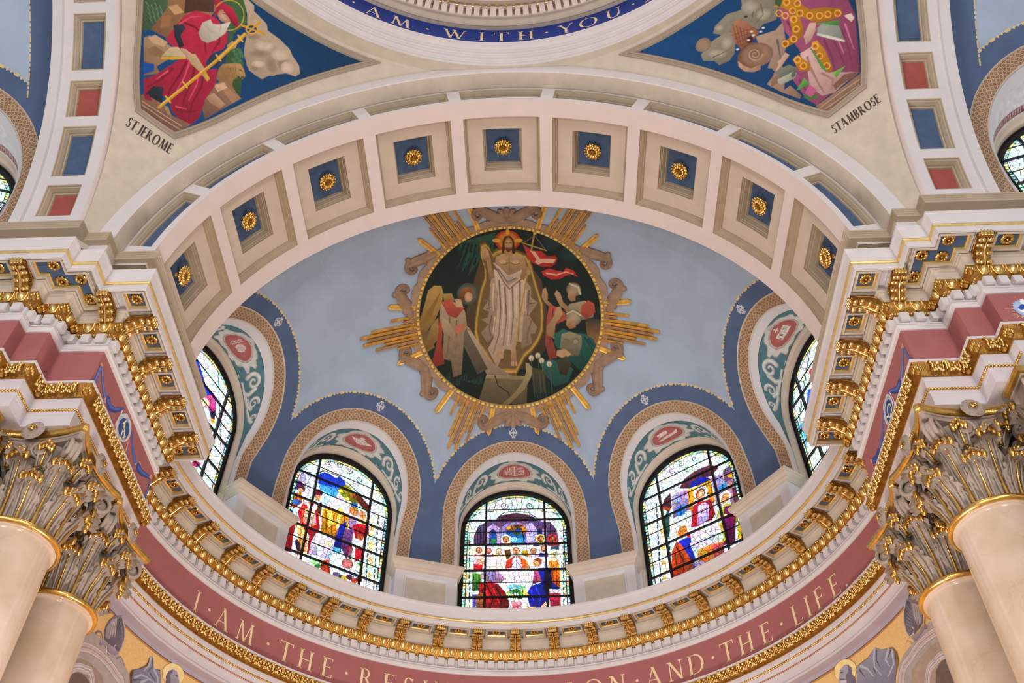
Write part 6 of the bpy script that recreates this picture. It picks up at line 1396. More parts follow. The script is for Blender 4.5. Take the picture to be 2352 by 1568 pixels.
ART['amb'] = '''p|-1.231,3.262 1.875,0.07 0.239,-2.573 -3.132,0.339|124a84|0c345a|1,-1
p|-0.048,1.387 0.47,0.857 0.02,0.304 -0.19,0.4 -0.307,0.373 -0.381,0.643 -0.631,0.682 -0.786,0.713 -0.912,0.868 -0.828,0.95 -0.559,0.983 -0.312,0.86|989080|7a7466|0,-1
p|-0.66,0.675 -0.685,0.505 -0.822,0.318 -0.961,0.274 -1.126,0.326 -1.152,0.446 -1.296,0.573 -1.271,0.694 -1.001,0.767 -0.79,0.745|968c7a|76705e|0,-1
e|-1.147,0.813|0.133,0.122,-0.36|a0846c|84725e
e|-0.198,0.805|0.149,0.124,-0.78|aca492|8c8474
e|-0.1,0.538|0.127,0.103,-0.79|aca492|8c8474
e|-0.78,0.878|0.085,0.051,-0.75|aca492|8c8474
e|-1.052,0.528|0.171,0.086,-0.74|aca492|8c8474
e|-0.823,0.576|0.107,0.128,-0.75|aca492|8c8474
l|-0.039,0.704 -0.1,0.538 -0.27,0.507|5e5a4c|0.0208|0.0083
l|-0.198,0.692 -0.319,0.584|5e5a4c|0.0209|0.0084
l|-1.134,0.516 -0.903,0.45|5e5a4c|0.0215|0.0086
p|-0.65,0.7 -0.547,0.773 -0.446,0.773 -0.368,0.625 -0.313,0.344 -0.432,0.294 -0.516,0.317 -0.634,0.246 -0.703,0.31 -0.714,0.475|b0745a|82503a|0,-1
l|-0.574,0.77 -0.701,0.377|6e4230|0.0106
l|-0.541,0.705 -0.657,0.376|6e4230|0.0106
l|-0.508,0.64 -0.613,0.375|6e4230|0.0106
l|-0.475,0.575 -0.569,0.373|6e4230|0.0106
l|-0.443,0.509 -0.526,0.372|6e4230|0.0106
l|-0.41,0.444 -0.482,0.37|6e4230|0.0106
l|-0.692,0.626 -0.346,0.467|6e4230|0.0106
l|-0.692,0.54 -0.396,0.419|6e4230|0.0106
l|-0.692,0.454 -0.447,0.371|6e4230|0.0106
l|-0.691,0.368 -0.498,0.322|6e4230|0.0107
e|-0.497,0.339|0.055,0.063,-0.76|3a241c
e|-0.403,0.437|0.026,0.017,-0.77|d8d8d4
e|-0.413,0.361|0.026,0.017,-0.77|d8d8d4
e|-0.52,0.349|0.026,0.017,-0.76|d8d8d4
e|-0.224,0.348|0.026,0.017,-0.78|d8d8d4
e|-0.288,0.325|0.026,0.017,-0.77|d8d8d4
e|-0.745,0.346|0.026,0.017,-0.75|d8d8d4
e|-0.336,0.719|0.034,0.021,-0.77|3a3430
e|-0.23,0.183|0.034,0.021,-0.78|3a3430
e|-0.17,0.124|0.034,0.021,-0.78|3a3430
e|-0.11,0.064|0.034,0.021,-0.78|3a3430
e|-0.076,0.002|0.034,0.021,-0.79|3a3430
p|-0.394,0.314 -0.095,0.164 0.072,0.195 -0.104,-0.199 -0.332,-0.374 -0.34,-0.71 -0.462,-0.593 -0.482,-0.344 -0.534,-0.294 -0.421,-0.203 -0.43,-0.137 -0.497,-0.072|b09480|8a6c5a|0,-1
e|-0.653,0.076|0.221,0.252,-0.76|8a6450|6c4a3a
e|-0.546,0.031|0.276,0.204,-0.77|a07c66|84604e
e|-0.569,0.065|0.14,0.132,-0.76|7c5a46|8e6a54
l|-0.477,-0.023 -0.525,-0.058 -0.582,-0.055 -0.631,-0.019 -0.659,0.039 -0.658,0.099 -0.633,0.144 -0.591,0.162 -0.548,0.151 -0.515,0.116 -0.502,0.071 -0.509,0.029 -0.533,0.002 -0.564,-0.003 -0.592,0.011 -0.61,0.038 -0.613,0.069 -0.603,0.093 -0.586,0.104 -0.567,0.102 -0.554,0.09 -0.549,0.074 -0.552,0.061 -0.559,0.053|b8947c|0.0254|0.0106
p|-0.845,0.168 -0.817,0.027 -0.745,-0.096 -0.594,-0.152 -0.632,-0.231 -0.749,-0.184 -0.852,-0.072 -0.889,0.071|c4a48c|a07c66|0,-1
p|-0.684,-0.525 -0.48,-0.461 -0.401,-0.651 -0.522,-0.82 -0.404,-0.819 -0.352,-1.097 -0.398,-1.138 -0.559,-0.843|a88a74|86685a|0,-1
p|-0.569,-0.491 -0.419,-0.52 -0.401,-0.651 -0.67,-0.624|8c6c58
p|0.341,0.852 1.089,0.035 0.975,-0.603 0.548,-1.442 0.361,-1.414 -0.24,-1.432 -0.323,-1.21 -0.321,-0.757 -0.194,-0.623 0.02,-0.466 0.013,0.026 0.076,0.276|a8567a|7c3a58|1,-1
l|0.686,-0.652 0.611,-0.997 0.486,-1.318|7a3658|0.0446|0.0203
l|0.536,-0.517 0.478,-0.912 0.423,-1.195|7a3658|0.0449|0.0204
l|0.404,-0.577 0.323,-0.976 0.257,-1.164|7a3658|0.0451|0.0205
l|0.132,0.134 0.102,-0.064|7a3658|0.0457|0.0208
l|-0.241,-0.863 -0.256,-1.133|7a3658|0.0461|0.021
l|0.603,-0.561 0.513,-1.006|c47094|0.0326|0.0122
l|0.781,-0.613 0.666,-1.057|c47094|0.0323|0.0121
p|-0.006,-0.469 0.206,-0.513 0.136,-0.783 0.142,-1.046 0.538,-1.459 0.253,-1.444 0.067,-1.452 -0.105,-1.354 -0.164,-1.053 -0.046,-0.771|d4b2ac|ac8680|0,-1
l|-0.001,-0.815 -0.046,-1.17 -0.049,-1.336|9c7470|0.0416|0.0166
l|0.088,-1.02 0.166,-1.241 0.059,-1.387|9c7470|0.0414|0.0166
l|0.164,-1.324 0.382,-1.379|9c7470|0.0411|0.0164
l|0.051,-0.611 -0.029,-0.902|9c7470|0.0416|0.0166
p|0.114,-1.33 0.336,-1.303 0.543,-1.45 0.417,-1.473 0.225,-1.415 0.102,-1.431|7c544c
p|0.103,0.505 0.2,0.388 0.268,0.193 0.369,-0.027 0.459,-0.225 0.633,-0.365 0.839,-0.45 0.865,-0.337 0.696,-0.121 0.504,0.03 0.426,0.283 0.525,0.574 0.351,0.758|c88c22|a06414|0,-1
p|0.202,0.204 0.33,0.1 0.256,-0.165 0.176,-0.254 0.033,-0.251 -0.156,-0.204 -0.142,-0.104 0.069,-0.116|c88c22|a06414|0,-1
p|0.227,-0.449 0.318,-0.486 0.322,-0.747 0.26,-1.082 0.171,-1.115 0.159,-0.978|c88c22|a06414|0,-1
p|-0.149,-0.468 -0.039,-0.464 -0.019,-0.569 0.033,-0.765 -0.042,-0.844 -0.156,-0.718|c88c22|a06414|0,-1
l|0.145,0.32 0.113,0.3|e8b848|0.0166
l|0.113,0.3 0.077,0.315|e8b848|0.0166
l|0.077,0.315 0.058,0.356|e8b848|0.0166
l|0.058,0.356 0.067,0.399|e8b848|0.0166
l|0.067,0.399 0.099,0.418|e8b848|0.0166
l|0.099,0.418 0.135,0.404|e8b848|0.0166
l|0.135,0.404 0.154,0.363|e8b848|0.0166
l|0.154,0.363 0.145,0.32|e8b848|0.0166
e|0.106,0.359|0.023,0.022,-0.8|c0482c
l|0.196,0.21 0.164,0.191|e8b848|0.0166
l|0.164,0.191 0.129,0.205|e8b848|0.0166
l|0.129,0.205 0.11,0.246|e8b848|0.0166
l|0.11,0.246 0.119,0.289|e8b848|0.0166
l|0.119,0.289 0.151,0.309|e8b848|0.0166
l|0.151,0.309 0.187,0.294|e8b848|0.0166
l|0.187,0.294 0.205,0.253|e8b848|0.0166
l|0.205,0.253 0.196,0.211|e8b848|0.0166
e|0.158,0.25|0.023,0.022,-0.8|c0482c
l|0.328,0.187 0.297,0.168|e8b848|0.0165
l|0.297,0.168 0.261,0.183|e8b848|0.0165
l|0.261,0.183 0.243,0.223|e8b848|0.0165
l|0.243,0.223 0.252,0.266|e8b848|0.0165
l|0.252,0.266 0.284,0.285|e8b848|0.0165
l|0.284,0.285 0.319,0.27|e8b848|0.0165
l|0.319,0.27 0.338,0.23|e8b848|0.0165
l|0.338,0.23 0.328,0.187|e8b848|0.0165
e|0.29,0.226|0.023,0.022,-0.81|c0482c
l|0.393,0.062 0.362,0.043|e8b848|0.0164
l|0.362,0.043 0.327,0.058|e8b848|0.0165
l|0.327,0.058 0.308,0.098|e8b848|0.0165
l|0.308,0.098 0.318,0.141|e8b848|0.0165
l|0.318,0.141 0.349,0.16|e8b848|0.0165
l|0.349,0.16 0.384,0.145|e8b848|0.0165
l|0.384,0.145 0.402,0.105|e8b848|0.0164
l|0.402,0.105 0.393,0.062|e8b848|0.0164
e|0.355,0.102|0.023,0.022,-0.81|c0482c
l|0.486,-0.094 0.455,-0.113|e8b848|0.0164
l|0.455,-0.113 0.42,-0.098|e8b848|0.0164
l|0.42,-0.098 0.402,-0.057|e8b848|0.0164
l|0.402,-0.057 0.411,-0.014|e8b848|0.0164
l|0.411,-0.014 0.443,0.005|e8b848|0.0164
l|0.443,0.005 0.477,-0.01|e8b848|0.0164
l|0.477,-0.01 0.495,-0.051|e8b848|0.0164
l|0.495,-0.051 0.486,-0.093|e8b848|0.0164
e|0.449,-0.054|0.023,0.022,-0.82|c0482c
l|0.6,-0.216 0.569,-0.235|e8b848|0.0163
l|0.569,-0.235 0.535,-0.22|e8b848|0.0163
l|0.535,-0.22 0.517,-0.179|e8b848|0.0163
l|0.517,-0.179 0.526,-0.136|e8b848|0.0164
l|0.526,-0.136 0.557,-0.117|e8b848|0.0164
l|0.557,-0.117 0.591,-0.132|e8b848|0.0163
l|0.591,-0.132 0.609,-0.173|e8b848|0.0163
l|0.609,-0.173 0.6,-0.216|e8b848|0.0163
e|0.563,-0.176|0.023,0.022,-0.82|c0482c
l|0.709,-0.306 0.678,-0.325|e8b848|0.0162
l|0.678,-0.325 0.644,-0.31|e8b848|0.0162
l|0.644,-0.31 0.627,-0.269|e8b848|0.0163
l|0.627,-0.269 0.636,-0.227|e8b848|0.0163
l|0.636,-0.227 0.667,-0.207|e8b848|0.0163
l|0.667,-0.207 0.701,-0.223|e8b848|0.0163
l|0.701,-0.223 0.718,-0.264|e8b848|0.0162
l|0.718,-0.264 0.709,-0.306|e8b848|0.0162
e|0.673,-0.266|0.023,0.022,-0.83|c0482c
l|0.83,-0.412 0.8,-0.431|e8b848|0.0161
l|0.8,-0.431 0.767,-0.415|e8b848|0.0161
l|0.767,-0.415 0.749,-0.374|e8b848|0.0162
l|0.749,-0.374 0.759,-0.332|e8b848|0.0162
l|0.759,-0.332 0.789,-0.313|e8b848|0.0162
l|0.789,-0.313 0.822,-0.329|e8b848|0.0162
l|0.822,-0.329 0.84,-0.37|e8b848|0.0161
l|0.84,-0.37 0.831,-0.412|e8b848|0.0161
e|0.795,-0.372|0.023,0.022,-0.84|c0482c
l|0.265,0.053 0.234,0.034|e8b848|0.0165
l|0.234,0.034 0.199,0.048|e8b848|0.0166
l|0.199,0.048 0.18,0.089|e8b848|0.0166
l|0.18,0.089 0.189,0.132|e8b848|0.0166
l|0.189,0.132 0.221,0.152|e8b848|0.0166
l|0.221,0.152 0.256,0.137|e8b848|0.0166
l|0.256,0.137 0.275,0.096|e8b848|0.0165
l|0.275,0.096 0.265,0.053|e8b848|0.0165
e|0.227,0.093|0.023,0.022,-0.8|c0482c
l|0.206,-0.114 0.175,-0.134|e8b848|0.0166
l|0.175,-0.134 0.14,-0.119|e8b848|0.0166
l|0.14,-0.119 0.121,-0.079|e8b848|0.0166
l|0.121,-0.079 0.13,-0.035|e8b848|0.0166
l|0.13,-0.035 0.162,-0.015|e8b848|0.0166
l|0.162,-0.015 0.197,-0.03|e8b848|0.0166
l|0.197,-0.03 0.216,-0.071|e8b848|0.0166
l|0.216,-0.071 0.207,-0.114|e8b848|0.0166
e|0.168,-0.075|0.023,0.022,-0.8|c0482c
l|0.089,-0.222 0.058,-0.243|e8b848|0.0166
l|0.058,-0.243 0.023,-0.229|e8b848|0.0167
l|0.023,-0.229 0.004,-0.188|e8b848|0.0167
l|0.004,-0.188 0.013,-0.144|e8b848|0.0167
l|0.013,-0.144 0.044,-0.123|e8b848|0.0167
l|0.044,-0.123 0.079,-0.138|e8b848|0.0167
l|0.079,-0.138 0.098,-0.179|e8b848|0.0167
l|0.098,-0.179 0.09,-0.222|e8b848|0.0166
e|0.051,-0.183|0.023,0.023,-0.79|c0482c
l|-0.058,-0.187 -0.09,-0.208|e8b848|0.0167
l|-0.09,-0.208 -0.125,-0.194|e8b848|0.0168
l|-0.125,-0.194 -0.145,-0.154|e8b848|0.0168
l|-0.145,-0.154 -0.136,-0.11|e8b848|0.0168
l|-0.136,-0.11 -0.104,-0.089|e8b848|0.0168
l|-0.104,-0.089 -0.068,-0.103|e8b848|0.0168
l|-0.068,-0.103 -0.049,-0.143|e8b848|0.0167
l|-0.049,-0.143 -0.058,-0.187|e8b848|0.0167
e|-0.097,-0.148|0.023,0.023,-0.78|c0482c
l|0.28,-0.589 0.249,-0.61|e8b848|0.0165
l|0.249,-0.61 0.214,-0.596|e8b848|0.0165
l|0.214,-0.596 0.196,-0.555|e8b848|0.0165
l|0.196,-0.555 0.204,-0.511|e8b848|0.0166
l|0.204,-0.511 0.235,-0.491|e8b848|0.0166
l|0.235,-0.491 0.27,-0.505|e8b848|0.0165
l|0.27,-0.505 0.288,-0.546|e8b848|0.0165
l|0.288,-0.546 0.28,-0.589|e8b848|0.0165
e|0.242,-0.55|0.023,0.023,-0.8|c0482c
l|0.245,-0.781 0.214,-0.802|e8b848|0.0165
l|0.214,-0.802 0.179,-0.788|e8b848|0.0165
l|0.179,-0.788 0.161,-0.747|e8b848|0.0165
l|0.161,-0.747 0.169,-0.704|e8b848|0.0166
l|0.169,-0.704 0.2,-0.683|e8b848|0.0166
l|0.2,-0.683 0.235,-0.697|e8b848|0.0165
l|0.235,-0.697 0.253,-0.738|e8b848|0.0165
l|0.253,-0.738 0.245,-0.781|e8b848|0.0165
e|0.207,-0.742|0.023,0.023,-0.8|c0482c
l|0.246,-1.011 0.216,-1.032|e8b848|0.0165
l|0.216,-1.032 0.182,-1.018|e8b848|0.0165
l|0.182,-1.018 0.163,-0.978|e8b848|0.0165
l|0.163,-0.978 0.171,-0.934|e8b848|0.0165
l|0.171,-0.934 0.202,-0.913|e8b848|0.0165
l|0.202,-0.913 0.236,-0.927|e8b848|0.0165
l|0.236,-0.927 0.255,-0.967|e8b848|0.0165
l|0.255,-0.967 0.247,-1.011|e8b848|0.0165
e|0.209,-0.972|0.023,0.023,-0.8|c0482c
l|-0.051,-0.566 -0.082,-0.588|e8b848|0.0167
l|-0.082,-0.588 -0.117,-0.574|e8b848|0.0167
l|-0.117,-0.574 -0.136,-0.533|e8b848|0.0167
l|-0.136,-0.533 -0.128,-0.489|e8b848|0.0168
l|-0.128,-0.489 -0.097,-0.468|e8b848|0.0168
l|-0.097,-0.468 -0.061,-0.481|e8b848|0.0167
l|-0.061,-0.481 -0.042,-0.522|e8b848|0.0167
l|-0.042,-0.522 -0.051,-0.566|e8b848|0.0167
e|-0.089,-0.528|0.023,0.023,-0.78|c0482c
l|-0.03,-0.729 -0.061,-0.751|e8b848|0.0167
l|-0.061,-0.751 -0.096,-0.738|e8b848|0.0167
l|-0.096,-0.738 -0.116,-0.697|e8b848|0.0167
l|-0.116,-0.697 -0.107,-0.653|e8b848|0.0167
l|-0.107,-0.653 -0.076,-0.631|e8b848|0.0167
l|-0.076,-0.631 -0.041,-0.645|e8b848|0.0167
l|-0.041,-0.645 -0.022,-0.685|e8b848|0.0167
l|-0.022,-0.685 -0.03,-0.729|e8b848|0.0167
e|-0.069,-0.691|0.023,0.023,-0.79|c0482c
l|0.453,0.226 0.421,0.207|e8b848|0.0164
l|0.421,0.207 0.386,0.223|e8b848|0.0164
l|0.386,0.223 0.368,0.263|e8b848|0.0164
l|0.368,0.263 0.377,0.306|e8b848|0.0165
l|0.377,0.306 0.409,0.325|e8b848|0.0164
l|0.409,0.325 0.444,0.309|e8b848|0.0164
l|0.444,0.309 0.462,0.269|e8b848|0.0164
l|0.462,0.269 0.453,0.226|e8b848|0.0164
e|0.415,0.266|0.023,0.022,-0.81|c0482c
l|0.333,0.38 0.302,0.361|e8b848|0.0165
l|0.302,0.361 0.266,0.376|e8b848|0.0165
l|0.266,0.376 0.248,0.417|e8b848|0.0165
l|0.248,0.417 0.257,0.459|e8b848|0.0165
l|0.257,0.459 0.289,0.479|e8b848|0.0165
l|0.289,0.479 0.324,0.463|e8b848|0.0165
l|0.324,0.463 0.343,0.423|e8b848|0.0165
l|0.343,0.423 0.333,0.38|e8b848|0.0165
e|0.295,0.42|0.023,0.022,-0.81|c0482c
p|0.45,-0.24 0.766,-0.489 0.684,-0.552 0.567,-0.431|62a44c|3c7634|0,-1
p|0.166,-0.5 0.184,-0.548 0.171,-1.076 0.124,-0.959|4c9040
p|-0.372,-0.969 -0.166,-0.88 -0.147,-1.04 -0.274,-1.002|6ab04e|3e7a36|0,-1
p|0.219,-1.142 0.43,-1.197 0.219,-1.261|74b850|4a8a3c|0,-1
p|-0.343,-1.163 -0.198,-1.128 -0.161,-1.339 -0.288,-1.272|42783c
p|0.253,0.69 0.333,0.55 0.177,0.429 0.134,0.529|3c5a3a
p|-0.153,-1.035 -0.117,-1.213 -0.253,-1.249 -0.286,-1.104|b85e86
p|0.426,-0.315 0.512,-0.315 0.699,-0.557 0.631,-0.837 0.518,-0.658 0.373,-0.413|a0a49c|747a72|0,-1
p|0.382,-0.383 0.535,-0.631 0.638,-0.827 0.623,-0.851 0.497,-0.653 0.361,-0.417|d0d0c4
p|0.191,-0.269 0.383,-0.155 0.459,-0.225 0.39,-0.334 0.245,-0.411 0.144,-0.42|d8b4a4|b08a7c|0,-1
p|-0.352,-0.327 -0.174,-0.272 -0.147,-0.362 -0.25,-0.398 -0.371,-0.44|d4ae9c|b08878|0,-1
p|-0.532,-0.468 -0.31,-0.338 -0.302,-0.404 -0.391,-0.432|d0aa98
l|-0.16,-0 -0.235,-0.183 -0.296,-0.323|5e6056|0.042|0.0126
p|-0.484,-0.428 -0.237,-0.496 -0.166,-0.64 -0.252,-0.738 -0.411,-0.669 -0.462,-0.593|7c8272|5c6254|0,-1
p|-0.503,-0.582 -0.257,-0.648 -0.216,-0.716 -0.28,-0.768 -0.504,-0.706 -0.533,-0.65|b4b8a4|8c9080|0,-1
e|-0.271,-0.697|0.038,0.046,-0.77|5c6254
p|0.842,-0.482 0.945,-0.54 0.938,-0.646 0.871,-0.656|d8c8b8
p|-0.265,-1.436 0.194,-1.468 0.566,-1.489 0.496,-1.838 -0.224,-1.813|947460|74563f|0,-1
l|-0.216,-1.511 0.163,-1.522 0.539,-1.573|c8b098|0.0104
l|-0.206,-1.585 0.17,-1.617 0.514,-1.649|c8b098|0.0104
l|-0.197,-1.65 0.176,-1.702 0.493,-1.716|c8b098|0.0104'''
